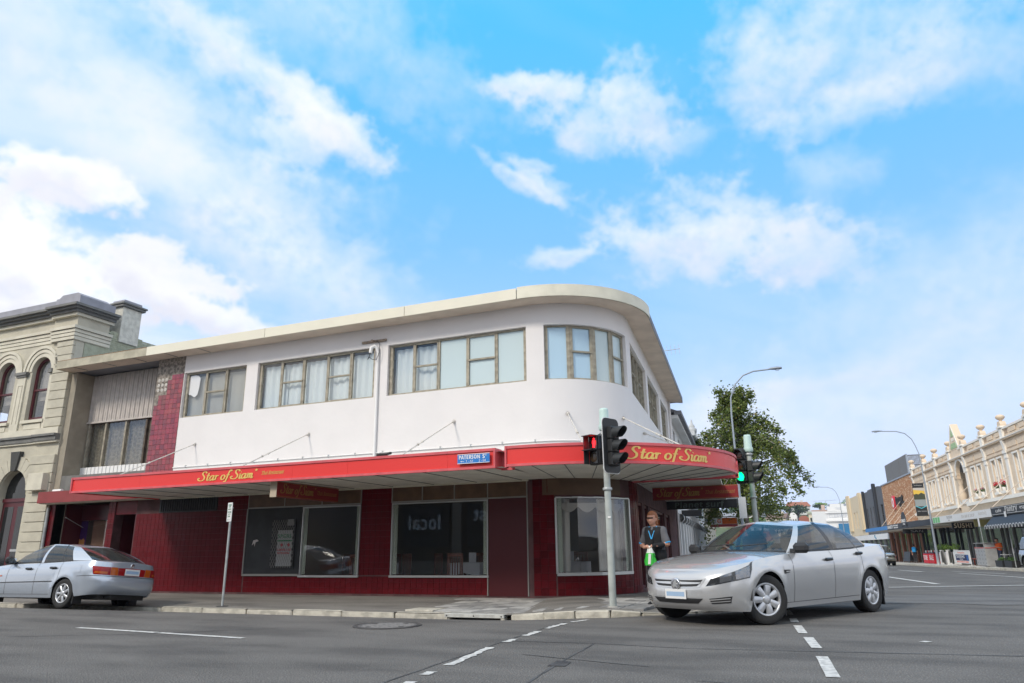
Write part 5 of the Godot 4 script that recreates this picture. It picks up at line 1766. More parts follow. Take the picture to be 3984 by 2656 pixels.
	# string course, architrave, frieze, cornice, parapet (the last pier breaks forward)
	for c: Array in [[4.56, 4.62, 0.07, M.cream_lt], [4.62, 4.76, 0.11, M.trim_grey], [4.76, 4.83, 0.17, M.trim_grey], [4.83, 5.05, 0.06, M.cream_lt], [7.98, 8.08, 0.03, M.cream_lt], [8.1, 8.2, 0.05, M.cream_lt], [8.22, 8.32, 0.07, M.cream_lt], [8.34, 8.44, 0.12, M.cream_lt], [8.78, 8.88, 0.12, M.cream_lt], [8.88, 8.97, 0.2, M.trim_grey], [8.97, 9.04, 0.3, M.trim_grey], [9.04, 9.12, 0.4, M.trim_grey], [9.12, 9.5, 0.06, M.slate_pale]]:
		wpart("moulding", MB.new().box(Vector3(-40.0, c[0], zf - 0.1), Vector3(-23.3, c[1], zf + c[2])), c[3], b)
		if c[0] > 5.1:
			wpart("moulding", MB.new().box(Vector3(-23.3, c[0], zf - 1.2), Vector3(-22.2 + c[2] + 0.02, c[1], zf + c[2] + 0.1)), c[3], b)
		else:
			wpart("moulding", MB.new().box(Vector3(-23.3, c[0], zf - 0.1), Vector3(-22.21, c[1], zf + c[2] + 0.05)), c[3], b)
	wpart("parapet_cap", MB.new().prism(PackedVector2Array([Vector2(-23.3, 9.5), Vector2(-22.12, 9.5), Vector2(-22.35, 9.64), Vector2(-23.1, 9.64)]), zf - 1.0, zf + 0.1), M.slate_pale, b)
	wpart("frieze", MB.new().box(Vector3(-23.3, 7.96, zf - 1.1), Vector3(-22.16, 8.8, zf + 0.08)), M.cream, b)
	# the side wall of painted brick and the chimney
	wpart("side_wall", MB.new().box(Vector3(-22.45, -0.2, -30.0), Vector3(-22.19, 8.3, zf - 0.31)), M.green_brick, b)
	wpart("side_parapet", MB.new().box(Vector3(-22.45, 8.3, -18.0), Vector3(-22.19, 8.62, zf - 1.2)), M.green_brick, b)
	rng.seed = 77
	var brick := MB.new().cbox(Vector3.ZERO, Vector3(0.01, 0.07, 0.222), 0.003).mesh()
	for r in 24:
		for k in 11:
			wpiece("brick", brick, M.green_brick, b, Transform3D(Basis(), Vector3(-22.187 + rng.randf_range(-0.002, 0.002), 6.85 + r * 0.0735, -16.9 - k * 0.2315 + (0.115 if r % 2 else 0.0) + 0.1)))
	var ch := MB.new().cbox(Vector3(-22.42, 8.95, -17.38), Vector3(0.6, 1.3, 0.78), 0.01)
	wpart("chimney", ch, M.chimney, b)
	wpart("chimney_cap", MB.new().cbox(Vector3(-22.42, 9.64, -17.38), Vector3(0.78, 0.08, 0.96), 0.01).cbox(Vector3(-22.42, 9.72, -17.38), Vector3(0.86, 0.07, 1.04), 0.01), M.trim_grey, b)
	wpart("chimney_top", MB.new().cbox(Vector3(-22.42, 9.82, -17.38), Vector3(0.6, 0.13, 0.76), 0.02), M.slate_pale, b)
	wpart("roof", MB.new().box(Vector3(-40.0, 8.5, -30.0), Vector3(-22.5, 8.6, zf - 0.2)), M.slate, b)
	wpart("meter_box", MB.new().cbox(Vector3(-22.66, 3.3, zf + 0.17), Vector3(0.7, 0.53, 0.22), 0.008), M.cream_lt, b)
	wpart("downpipe", MB.new().cyl(Vector3(-22.17, 0.0, zf + 0.02), Vector3(-22.17, 2.5, zf + 0.02), 0.045), M.galv, b)


# shops across the street, behind the camera: the dark banners in them show mirrored in the restaurant's glass
func shops_across() -> void:
	var b := thing("shops_across", "long two-storey shop row across the street with dark window banners", "building", Vector3(-18.0, 0.0, 8.0), PI)
	part("wall", MB.new().wall(PackedVector2Array([Vector2(-30, 0), Vector2(24, 0)]), 0.0, 7.0, [[28.2, 31.7, 0.5, 4.0], [32.3, 36.2, 0.5, 4.0], [38, 43, 0.5, 4.0], [14, 22, 0.5, 4.0]], 0.3), mat(0.30, 0.25, 0.2, 0.85), b)
	part("backing", MB.new().box(Vector3(-30, 0, -1.2), Vector3(24, 7.0, -1.1)), mat(0.3, 0.28, 0.26), b)
	for e: Array in [[28.2, 31.7], [32.3, 36.2], [38.0, 43.0], [14.0, 22.0]]:
		part("pane", MB.new().box(Vector3(e[0] - 30, 0.5, -0.1), Vector3(e[1] - 30, 4.0, -0.09)), M.dark_glass, b)
	# local x runs towards -x of the world here
	for e: Array in [["local", 3.1, 2.2, 0.85, 2.3], ["fast", -0.95, 1.85, 0.75, 2.75]]:
		part("banner", MB.new().box(Vector3(e[1] - 0.6, 1.3, -0.03), Vector3(e[1] + e[2] + 0.4, 3.75, -0.02)), M.black, b)
		part("lettering", MB.new().text(e[0], e[2], e[3], Vector3(e[1], e[4], -0.019), 0.004, "Droid Sans", true), mat(0.8, 0.8, 0.8), b)
	part("lettering", MB.new().text("community", 1.9, 0.42, Vector3(3.1, 3.15, -0.019), 0.004, "Droid Sans").text("service", 1.3, 0.36, Vector3(-0.9, 2.1, -0.019), 0.004, "Droid Sans").text("FOOT & PLAYSTED", 1.1, 0.1, Vector3(3.6, 1.7, -0.019), 0.004, "Droid Sans", true).text("FOOT & PLAYSTED", 1.1, 0.1, Vector3(-0.6, 1.8, -0.019), 0.004, "Droid Sans", true), mat(0.2, 0.2, 0.22), b)


# ---------------------------------------------------------------- street furniture
func glow(r: float, g: float, b: float, e: float) -> StandardMaterial3D:
	var m := mat(r, g, b, 0.4)
	m.emission_enabled = true
	m.emission = lin(r, g, b)
	m.emission_energy_multiplier = e
	return m


func aspect(parent: Node3D, at: Vector3, yaw: float, r: float, lens: Material, visor := 0.24) -> Node3D:   # one lamp of a signal: housing, lens, hood
	var a := group_node("signal_lamp", parent, Transform3D(Basis(Vector3.UP, yaw), at))
	part("housing", MB.new().cbox(Vector3(0, 0, -0.06), Vector3(r * 2.5, r * 2.46, 0.14), 0.02), M.black, a)
	part("lens", MB.new().lathe(Vector3(0, 0, 0.012), Vector3.BACK, [[r, 0.0], [r * 0.8, 0.012], [r * 0.4, 0.02], [0.0, 0.022]], 20), lens, a)
	var hood := MB.new()
	var rows := []
	for i in 19:
		var t := deg_to_rad(-50.0 + 280.0 * i / 18)
		var d := visor * (0.55 + 0.45 * clampf(sin(t) * 0.8 + 0.5, 0.0, 1.0))
		rows.append(PackedVector3Array([Vector3(cos(t) * r * 1.1, sin(t) * r * 1.1, 0.0), Vector3(cos(t) * r * 1.06, sin(t) * r * 1.06, d)]))
	hood.grid(rows)
	var rows2 := []
	for q: PackedVector3Array in rows: rows2.append(PackedVector3Array([q[0] * Vector3(0.96, 0.96, 1), q[1] * Vector3(0.96, 0.96, 1)]))
	hood.grid(rows2, false, true)
	part("hood", hood, M.signal_black, a)
	return a


func signal_post(label: String, at: Vector3, top: float) -> Node3D:
	var s := thing("traffic_signal", label, "traffic light", at)
	part("pole", MB.new().tube([Vector3(0, -0.05, 0), Vector3(0, 1.2, 0), Vector3(0, top - 0.4, 0)], [0.064, 0.06, 0.056], 14), M.post_green, s)
	part("base_collar", MB.new().lathe(Vector3.ZERO, Vector3.UP, [[0.1, -0.02], [0.1, 0.02], [0.068, 0.03]], 14), M.concrete, s)
	part("finial", MB.new().lathe(Vector3(0, top - 0.42, 0), Vector3.UP, [[0.078, 0.0], [0.108, 0.02], [0.108, 0.1], [0.092, 0.12], [0.084, 0.38], [0.07, 0.415], [0.0, 0.42]], 16), M.mint, s)
	part("clamp", MB.new().lathe(Vector3(0, top - 0.5, 0), Vector3.UP, [[0.06, 0.0], [0.085, 0.01], [0.085, 0.05], [0.06, 0.06]], 14), M.galv, s)
	part("clamp", MB.new().lathe(Vector3(0, top - 1.5, 0), Vector3.UP, [[0.06, 0.0], [0.085, 0.01], [0.085, 0.05], [0.06, 0.06]], 14), M.galv, s)
	return s


func signals() -> void:
	var off := mat(0.045, 0.02, 0.018, 0.25)
	var off2 := mat(0.05, 0.03, 0.015, 0.25)
	var s := signal_post("grey-green signal pole on the corner footway with a lit red walking man", Vector3(-3.47, 0.065, -12.72), 3.48)
	# vehicle head looking along the main street, with its white-edged target board
	var yaw := deg_to_rad(66.0)
	var h := group_node("target_board", s, Transform3D(Basis(Vector3.UP, yaw), Vector3(0.15, 2.762, 0.15)))
	var pl := PackedVector2Array()
	for c: Array in [[0.22, 0.49], [-0.22, 0.49], [-0.22, -0.49], [0.22, -0.49]]:
		for k in 5:
			var a := atan2(c[1], c[0])
			var a0: float = (0.0 if c[0] > 0 and c[1] > 0 else PI / 2 if c[1] > 0 else PI if c[0] < 0 else 1.5 * PI) + k * PI / 8
			pl.append(Vector2(c[0] - signf(c[0]) * 0.09 + cos(a0) * 0.09, c[1] - signf(c[1]) * 0.09 + sin(a0) * 0.09))
	part("board", MB.new().prism(pl, 0.0, 0.01), M.black, h)
	var rim := PackedVector2Array()
	for p in pl: rim.append(p * Vector2(1.055, 1.025))
	part("white_edge", MB.new().prism(rim, -0.004, -0.014), M.white_paint, h)
	for k in 3:
		aspect(s, Vector3(0.15, 2.984 - k * 0.236, 0.15) + Basis(Vector3.UP, yaw) * Vector3(0, 0, 0.09), yaw, 0.095, [off, off2, off][k], 0.23)
	part("bracket", MB.new().box(Vector3(-0.03, 2.36, 0.0), Vector3(0.16, 2.4, 0.12)).box(Vector3(-0.03, 2.98, 0.0), Vector3(0.16, 3.02, 0.12)), M.galv, s)
	# walking-man head
	var y2 := deg_to_rad(-30.0)
	for k in 2:
		var at := Vector3(-0.19, 2.842 - k * 0.26, 0.07)
		var a := group_node("pedestrian_lamp", s, Transform3D(Basis(Vector3.UP, y2), at))
		part("housing", MB.new().cbox(Vector3(0, 0, -0.05), Vector3(0.27, 0.27, 0.14), 0.02), M.signal_blue if k == 0 else M.black, a)
		var hd := MB.new()
		hd.box(Vector3(-0.13, 0.115, 0.02), Vector3(0.13, 0.127, 0.2)).box(Vector3(-0.13, -0.12, 0.02), Vector3(-0.118, 0.115, 0.15)).box(Vector3(0.118, -0.12, 0.02), Vector3(0.13, 0.115, 0.06))
		part("hood", hd, M.signal_black, a)
		part("face", MB.new().box(Vector3(-0.11, -0.11, 0.018), Vector3(0.11, 0.11, 0.024)), M.black_gloss, a)
		if k == 0:
			var man := MB.new()
			man.lathe(Vector3(0.02, 0.07, 0.026), Vector3.BACK, [[0.02, 0], [0.018, 0.004], [0.0, 0.006]], 12)
			man.prism(PackedVector2Array([Vector2(-0.015, 0.045), Vector2(0.055, 0.045), Vector2(0.06, -0.02), Vector2(0.048, -0.02), Vector2(0.046, -0.09), Vector2(0.024, -0.09), Vector2(0.02, -0.03), Vector2(0.014, -0.09), Vector2(-0.008, -0.09), Vector2(-0.008, -0.02), Vector2(-0.02, -0.02)]), 0.026, 0.03)
			part("red_man", man, glow(1.0, 0.02, 0.03, 1.6), a)
			var li := OmniLight3D.new()
			li.name = "red_glow"
			li.light_color = Color(1, 0.1, 0.1)
			li.light_energy = 0.02
			li.light_size = 0.05
			li.omni_range = 30.0
			li.omni_attenuation = 2.0
			li.shadow_enabled = true
			li.position = Vector3(0.02, 0, 0.07)
			a.add_child(li)
		else:
			part("dark_lens", MB.new().lathe(Vector3(0, 0, 0.026), Vector3.BACK, [[0.09, 0.0], [0.06, 0.008], [0.0, 0.012]], 18), off2, a)
	part("cable", MB.new().tube([Vector3(-0.06, 3.02, 0.02), Vector3(-0.12, 2.98, 0.05), Vector3(-0.13, 2.94, 0.06)], 0.012, 6), M.black, s)
	part("number_tag", MB.new().box(Vector3(0.0, 1.5, 0.058), Vector3(0.05, 1.53, 0.064)), M.white_paint, s)
	# the second post, round the corner
	var t := signal_post("signal pole at the side street kerb with a lit green lamp", Vector3(-1.4, 0.0, -18.0), 3.64)
	var ty := deg_to_rad(-14.0)
	var lenses := [off, mat(0.07, 0.025, 0.012, 0.25), glow(0.0, 1.0, 0.38, 1.3)]
	for k in 3:
		aspect(t, Vector3(-0.21, 3.17 - k * 0.26, 0.1), ty, 0.1, lenses[k], 0.16)
	part("back_box", MB.new().cbox(Vector3(-0.2, 2.91, -0.02), Vector3(0.27, 0.84, 0.12), 0.02), M.black, t)
	for k in 2:
		aspect(t, Vector3(0.08, 2.89 - k * 0.26, 0.0), deg_to_rad(78.0), 0.1, off, 0.2)
	part("bracket", MB.new().box(Vector3(-0.2, 2.6, -0.02), Vector3(0.05, 2.64, 0.02)).box(Vector3(-0.2, 3.2, -0.02), Vector3(0.05, 3.24, 0.02)), M.galv, t)
	var gl := OmniLight3D.new()
	gl.name = "green_glow"
	gl.light_color = Color(0.1, 1, 0.5)
	gl.light_energy = 0.03
	gl.light_size = 0.1
	gl.omni_range = 30.0
	gl.omni_attenuation = 2.0
	gl.shadow_enabled = true
	gl.position = Vector3(-0.24, 2.65, 0.3)
	t.add_child(gl)


func street_lamp(label: String, at: Vector3, turn: float, pts: Array, head: float, r0 := 0.1) -> Node3D:   # arm towards local +x
	var l := thing("street_lamp", label, "street lamp", at, turn, "street lamps")
	var path := []
	var rad := []
	for i in pts.size():
		path.append(Vector3(pts[i][0], pts[i][1], 0))
		rad.append(lerpf(r0, 0.035, clampf(pts[i][1] / 9.0, 0, 1)) if i < pts.size() - 3 else 0.04)
	part("pole", MB.new().tube(path, rad, 10), M.lamp_grey, l)
	part("base_plate", MB.new().lathe(Vector3.ZERO, Vector3.UP, [[0.2, 0.0], [0.2, 0.03], [r0 + 0.01, 0.04], [r0, 0.35]], 12), M.galv, l)
	var e: Vector3 = path[-1]
	var hd := MB.new()
	var rows := []
	for i in 9:
		var t := float(i) / 8
		var w := 0.05 + 0.13 * sin(PI * minf(t * 0.62 + 0.08, 1.0))
		var hh := 0.035 + 0.07 * sin(PI * minf(t * 0.75 + 0.1, 0.98))
		var line := PackedVector3Array()
		for k in 13:
			var a := TAU * k / 12
			line.append(e + Vector3(head * t - 0.02, 0.01 + sin(a) * hh * (1.0 if sin(a) > 0 else 0.5), cos(a) * w))
		rows.append(line)
	hd.grid(rows, true, true)
	part("lantern", hd, M.lamp_grey, l)
	part("glass_bowl", MB.new().lathe(e + Vector3(head * 0.62, -0.02, 0), Vector3.DOWN, [[0.13, 0.0], [0.12, 0.05], [0.07, 0.09], [0.0, 0.1]], 12), M.lamp_clear, l)
	return l


func parking_sign(label: String, at: Vector3, h: float, yaw: float, w: float, ph: float, detail: bool, lean := 0.0) -> void:
	var s := thing("parking_sign", label, "parking sign", at, yaw, "parking signs on posts")
	part("post", MB.new().cyl(Vector3(0, -0.06, 0), Vector3(0, h - 0.02, 0), 0.026, -1, 10), M.galv, s)
	part("footing", MB.new().lathe(Vector3.ZERO, Vector3.UP, [[0.12, -0.01], [0.12, 0.006], [0.0, 0.008]], 12), M.tar, s)
	part("plate", MB.new().cbox(Vector3(0, h - ph / 2, 0.034), Vector3(w, ph, 0.006), 0.002), M.sign_white, s)
	part("clip", MB.new().box(Vector3(-0.04, h - ph * 0.3, -0.03), Vector3(0.04, h - ph * 0.25, 0.03)), M.galv, s)
	if detail:
		var t := MB.new()
		var z := 0.038
		t.text("1P", w * 0.62, ph * 0.19, Vector3(-w * 0.33, h - ph * 0.27, z), 0.002, "Droid Sans", true)
		t.text("METER", w * 0.6, ph * 0.065, Vector3(-w * 0.3, h - ph * 0.38, z), 0.002, "Droid Sans", true)
		t.text("9-5:30", w * 0.72, ph * 0.1, Vector3(-w * 0.36, h - ph * 0.55, z), 0.002, "Droid Sans", true)
		t.text("MON-FRI", w * 0.5, ph * 0.04, Vector3(-w * 0.25, h - ph * 0.63, z), 0.002)
		t.text("9-4", w * 0.5, ph * 0.1, Vector3(-w * 0.3, h - ph * 0.77, z), 0.002, "Droid Sans", true)
		t.box(Vector3(-w * 0.2, h - ph * 0.91, z), Vector3(w * 0.25, h - ph * 0.9, z + 0.002)).tri(Vector3(-w * 0.34, h - ph * 0.905, z + 0.001), Vector3(-w * 0.18, h - ph * 0.945, z + 0.001), Vector3(-w * 0.18, h - ph * 0.865, z + 0.001))
		part("lettering", t, M.sign_green, s)
	s.rotation.z = lean


func far_frame(s: float, off: float, y := 0.0) -> Transform3D:   # a point across the side street: s along its facade line towards the camera, off out from it
	var u := Vector3(-sin(TURN), 0, -cos(TURN))
	var n := Vector3(-cos(TURN), 0, sin(TURN))
	var p := Vector3(13.3, 0, -50.1) - u * s + n * off
	return Transform3D(Basis(-u, Vector3.UP, n), Vector3(p.x, fall(p.z) + y, p.z))


func at_far(o: Node3D, s: float, off: float, y := 0.12, turn := 0.0) -> Node3D:
	o.transform = far_frame(s, off, y) * Transform3D(Basis(Vector3.UP, turn), Vector3.ZERO)
	return o


func furniture() -> void:
	signals()
	var arm := [[0, 0], [0, 3.0], [0, 6.0], [0.0, 7.9], [0.05, 8.76], [0.32, 9.42], [0.76, 9.87], [1.29, 10.05], [2.09, 10.09]]
	street_lamp("tall curved street lamp in front of the leafy birch", Vector3(-3.6, fall(-38.0) + 0.02, -38.0), TURN, arm, 0.62)
	var arm2 := [[0, 0], [0.0, 3.0], [0.0, 6.0], [0.05, 8.9], [0.22, 9.6], [0.43, 10.2], [0.87, 10.7], [1.54, 10.93], [2.6, 10.99]]
	var l2 := street_lamp("tall curved street lamp carrying a landscape banner", far_frame(-19.4, 3.05, 0.12).origin, PI + TURN, arm2, 0.8, 0.11)
	var bn := thing("banner", "tall printed banner of hills and a yellow sky hanging from a street lamp", "banner", far_frame(-19.4, 3.05, 4.0).origin, TURN)
	part("cloth", MB.new().box(Vector3(-0.98, 0.0, -0.01), Vector3(-0.13, 2.6, 0.01)), M.black, bn)
	part("sky_print", MB.new().box(Vector3(-0.97, 1.72, 0.011), Vector3(-0.14, 2.25, 0.014)), mat(0.75, 0.5, 0.08), bn)
	part("cloud_print", MB.new().prism(PackedVector2Array([Vector2(-0.97, 2.1), Vector2(-0.14, 2.0), Vector2(-0.14, 2.25), Vector2(-0.97, 2.25)]), 0.014, 0.016), mat(0.55, 0.5, 0.45), bn)
	part("hill_print", MB.new().prism(PackedVector2Array([Vector2(-0.97, 1.3), Vector2(-0.14, 1.3), Vector2(-0.14, 1.72), Vector2(-0.4, 1.85), Vector2(-0.62, 1.72), Vector2(-0.8, 1.78), Vector2(-0.97, 1.66)]), 0.011, 0.017), mat(0.06, 0.07, 0.04), bn)
	part("water_print", MB.new().box(Vector3(-0.97, 0.75, 0.011), Vector3(-0.14, 1.3, 0.014)), mat(0.3, 0.33, 0.33), bn)
	part("chevron_print", MB.new().prism(PackedVector2Array([Vector2(-0.97, 0.75), Vector2(-0.55, 0.55), Vector2(-0.14, 0.75), Vector2(-0.14, 0.82), Vector2(-0.55, 0.62), Vector2(-0.97, 0.82)]), 0.014, 0.018), mat(0.1, 0.5, 0.6), bn)
	part("lettering", MB.new().text("Take a moment", 0.7, 0.09, Vector3(-0.9, 0.32, 0.011), 0.003).text("City of Launceston", 0.6, 0.1, Vector3(-0.85, 2.4, 0.011), 0.003), mat(0.6, 0.6, 0.6), bn)
	part("arm", MB.new().cyl(Vector3(-1.0, 2.62, 0), Vector3(0, 2.62, 0), 0.02, -1, 6), M.black, bn)
	part("arm", MB.new().cyl(Vector3(-1.0, -0.02, 0), Vector3(0, -0.02, 0), 0.02, -1, 6), M.black, bn)
	street_lamp("distant curved street lamp before the white parapet building", far_frame(-73.0, 3.05, 0.12).origin, PI + TURN, arm2, 0.8, 0.11)
	parking_sign("white and green parking plate on a thin post by the tiled wall", Vector3(-12.06, -0.035, -12.62), 2.17, deg_to_rad(-18.0), 0.2, 0.41, true, 0.0)
	parking_sign("parking sign post beside the steel litter bin", far_frame(-7.0, 3.0, 0.12).origin, 3.05, deg_to_rad(-84.0), 0.34, 0.52, false)
	parking_sign("parking sign post before the dark cafe blind", far_frame(-1.7, 3.0, 0.12).origin, 3.2, deg_to_rad(-84.0), 0.34, 0.52, false)
	# cafe barriers, one printed
	var bars := [[-21.7, 2.2, 1.7, "plain white cafe barrier nearest the banner lamp"], [-19.2, 2.2, 2.6, "plain white cafe barrier beside the printed one"], [-14.5, 2.5, 4.2, "white cafe barrier printed with orange and navy lettering"]]
	for i in 3:
		var q: Array = bars[i]
		var br := thing("cafe_barrier", q[3], "barrier", Vector3.ZERO, 0.0, "white cafe barriers")
		at_far(br, q[0], q[1], 0.13, 0.0 if i == 2 else -0.3)
		var w: float = q[2]
		part("panel", MB.new().box(Vector3(-w / 2, 0.14, -0.012), Vector3(w / 2, 1.02, 0.012)), M.sign_white, br)
		var f := MB.new().tube([Vector3(-w / 2, 0, 0), Vector3(-w / 2, 0.98, 0), Vector3(-w / 2 + 0.08, 1.05, 0), Vector3(w / 2 - 0.08, 1.05, 0), Vector3(w / 2, 0.98, 0), Vector3(w / 2, 0, 0)], 0.025, 8)
		part("frame", f, M.sign_white, br)
		for sx: float in [-w / 2, w / 2]:
			part("foot", MB.new().box(Vector3(sx - 0.03, 0, -0.22), Vector3(sx + 0.03, 0.03, 0.22)), M.sign_white, br)
		if i == 2:
			part("navy_panel", MB.new().box(Vector3(-w * 0.40, 0.34, 0.013), Vector3(w * 0.40, 0.76, 0.016)), mat(0.012, 0.02, 0.09), br)
			part("white_lettering", MB.new().text("SUSHI", w * 0.5, 0.2, Vector3(-w * 0.34, 0.52, 0.017), 0.003, "Droid Sans", true).text("TO GO", w * 0.2, 0.1, Vector3(-w * 0.16, 0.38, 0.017), 0.003, "Droid Sans", true), M.sign_white, br)
			part("orange_lettering", MB.new().text("Tempura", w * 0.44, 0.13, Vector3(-w * 0.26, 0.82, 0.013), 0.003, "Droid Sans", true).text("MUSHROOMS", w * 0.72, 0.12, Vector3(-w * 0.36, 0.19, 0.013), 0.003, "Droid Sans", true), mat(0.75, 0.1, 0.03), br)
			part("blue_tab", MB.new().box(Vector3(w * 0.28, 0.36, 0.017), Vector3(w * 0.38, 0.74, 0.019)), mat(0.02, 0.12, 0.4), br)
	rng.seed = 303
	for i in 3:
		var p := thing("pot_plant", ["leafy green plant in a white pot behind the first white barrier", "bushy green plant in a white pot between two white barriers", "small green plant in a white pot beside the printed barrier"][i], "pot plant")
		at_far(p, [-22.7, -20.8, -18.4][i], 1.9, 0.13)
		part("stand", MB.new().box(Vector3(-0.2, 0, -0.2), Vector3(0.2, 0.98, 0.2)), M.sign_white, p)
		part("pot", MB.new().lathe(Vector3(0, 0.98, 0), Vector3.UP, [[0.14, 0], [0.2, 0.18], [0.18, 0.18], [0.0, 0.15]], 12), M.sign_white, p)
		part("leaves", leaf_ball(Vector3(0, 1.35, 0), Vector3(0.38, 0.3, 0.38), 160, 0.13), M.leaf_light, p)
	var be := at_far(thing("bench", "small coral red metal street bench", "bench"), -13.2, 1.9, 0.13) as Node3D
	for k in 4: part("seat_slat", MB.new().cbox(Vector3(0, 0.45, -0.18 + k * 0.12), Vector3(2.2, 0.03, 0.1), 0.008), M.coral, be)
	for k in 3: part("back_slat", MB.new().cbox(Vector3(0, 0.6 + k * 0.09, -0.26), Vector3(2.2, 0.07, 0.03), 0.008), M.coral, be)
	for x: float in [-0.7, 0.7]: part("leg", MB.new().cyl(Vector3(x, 0, 0), Vector3(x, 0.44, 0), 0.05).box(Vector3(x - 0.03, 0.44, -0.28), Vector3(x + 0.03, 0.82, -0.24)), M.coral, be)
	var bi := at_far(thing("litter_bin", "tall stainless litter bin with rows of holes and a red band", "litter bin"), -9.7, 2.2, 0.13) as Node3D
	part("body", MB.new().cbox(Vector3(0, 0.62, 0), Vector3(2.3, 1.2, 0.7), 0.02), M.steel_bin, bi)
	part("red_band", MB.new().box(Vector3(-1.17, 1.16, -0.36), Vector3(1.17, 1.21, 0.36)), mat(0.6, 0.05, 0.03, 0.5), bi)
	part("roof", MB.new().cbox(Vector3(0, 1.5, 0), Vector3(2.2, 0.04, 0.8), 0.01), M.steel_bin, bi)
	part("post", MB.new().box(Vector3(-1.0, 1.2, -0.3), Vector3(-0.94, 1.5, 0.3)).box(Vector3(0.94, 1.2, -0.3), Vector3(1.0, 1.5, 0.3)), M.steel_bin, bi)
	var hole := MB.new()
	for r in 4:
		for c in 4: part("hole", MB.new().lathe(Vector3(-0.9 + c * 0.6, 0.2 + r * 0.26, 0.351), Vector3.BACK, [[0.045, 0.0], [0.03, 0.002], [0.0, 0.003]], 10), M.black, bi)
	for i in 2:
		var pb := at_far(thing("planter_box", ["low black planter box beside the litter bin", "low black planter box beside the parked grey car"][i], "planter"), [-5.3, -3.6][i], 2.6, 0.13) as Node3D
		part("box", MB.new().prism(PackedVector2Array([Vector2(-0.62, 0), Vector2(0.62, 0), Vector2(0.7, 0.38), Vector2(-0.7, 0.38)]), -0.22, 0.22), M.black, pb)
		part("plants", leaf_ball(Vector3(0, 0.45, 0), Vector3(0.62, 0.14, 0.2), 160, 0.1), M.leaf_mid, pb)
	for i in 2:
		var rc := at_far(thing("display_cube", ["red fabric display cube with white letters beside the brick shop", "red fabric display cube with white letters beside the lamp post"][i], "display stand"), [-30.6, -28.4][i], 1.2, 0.14) as Node3D
		part("body", MB.new().cbox(Vector3(0, 0.44, 0), Vector3(1.9, 0.88, 0.7), 0.03), mat(0.55, 0.01, 0.02, 0.7), rc)
		part("lettering", MB.new().text(["STORE", "SALE"][i], 1.5, 0.44, Vector3(-0.75, 0.3, 0.352), 0.003, "Droid Sans", true), M.sign_white, rc)
		part("tray", MB.new().box(Vector3(-0.9, 0.88, -0.33), Vector3(0.9, 0.96, 0.33)), mat(0.03, 0.03, 0.06), rc)
		for k in 4: part("goods", MB.new().cbox(Vector3(-0.6 + k * 0.4, 1.06, 0), Vector3(0.3, 0.2, 0.3), 0.03), [M.sign_white, M.black, mat(0.5, 0.03, 0.03), M.galv][k], rc)
	var af := at_far(thing("sandwich_board", "black sandwich board standing outside the brick shop", "sandwich board"), -38.9, 1.4, 0.14) as Node3D
	for sg: float in [-1.0, 1.0]:
		var t := Transform3D(Basis(Vector3.RIGHT, -0.16 * sg), Vector3(0, 0, 0.24 * sg))
		piece("panel", MB.new().box(Vector3(-1.5, 0.12, -0.015), Vector3(1.5, 1.12, 0.015)).mesh(), M.black, af, t)
		for x: float in [-1.46, 1.42]: piece("leg", MB.new().box(Vector3(x, 0, -0.02), Vector3(x + 0.05, 0.12, 0.02)).mesh(), M.black, af, t)
	var tb := at_far(thing("cafe_table", "small dark cafe table with a white top by the black blind", "table"), -7.7, 1.5, 0.14) as Node3D
	part("top", MB.new().cbox(Vector3(0, 0.72, 0), Vector3(1.2, 0.04, 0.6), 0.01), M.sign_white, tb)
	part("leg", MB.new().cyl(Vector3.ZERO, Vector3(0, 0.7, 0), 0.04), M.black, tb)
	part("foot", MB.new().lathe(Vector3.ZERO, Vector3.UP, [[0.25, 0], [0.25, 0.02], [0.04, 0.05]], 14), M.black, tb)
	var cb := at_far(thing("menu_board", "black board with a white letter beside the cafe table", "menu board"), -6.5, 1.5, 0.14) as Node3D
	part("panel", MB.new().box(Vector3(-0.5, 0.1, -0.02), Vector3(0.5, 1.15, 0.02)), M.black, cb)
	part("foot", MB.new().box(Vector3(-0.45, 0, -0.2), Vector3(-0.4, 0.1, 0.2)).box(Vector3(0.4, 0, -0.2), Vector3(0.45, 0.1, 0.2)), M.black, cb)
	part("lettering", MB.new().text("N", 0.3, 0.22, Vector3(-0.2, 0.8, 0.021), 0.003, "Droid Sans", true), M.sign_white, cb)


func leaf_ball(ctr: Vector3, r: Vector3, n: int, size: float, droop := 0.0) -> MB:
	var mb := MB.new()
	for k in n:
		var d := Vector3(rng.randfn(), rng.randfn(), rng.randfn()).normalized() * pow(rng.randf(), 0.45)
		var p := ctr + d * r
		leaf(mb, p, size * rng.randf_range(0.6, 1.25), droop)
	return mb


func leaf(mb: MB, p: Vector3, s: float, droop: float) -> void:
	var b := Basis.from_euler(Vector3(rng.randf_range(-1.2, 1.2), rng.randf() * TAU, rng.randf_range(-1.2, 1.2)))
	var a := b * Vector3(0, -s * 0.5, 0)
	var c := b * Vector3(0, s * 0.5, 0) - Vector3(0, droop * s, 0)
	var l := b * Vector3(-s * 0.3, 0, s * 0.12)
	var r := b * Vector3(s * 0.3, 0, s * 0.12)
	mb.tri(p + a, p + r, p + c)
	mb.tri(p + a, p + c, p + l)


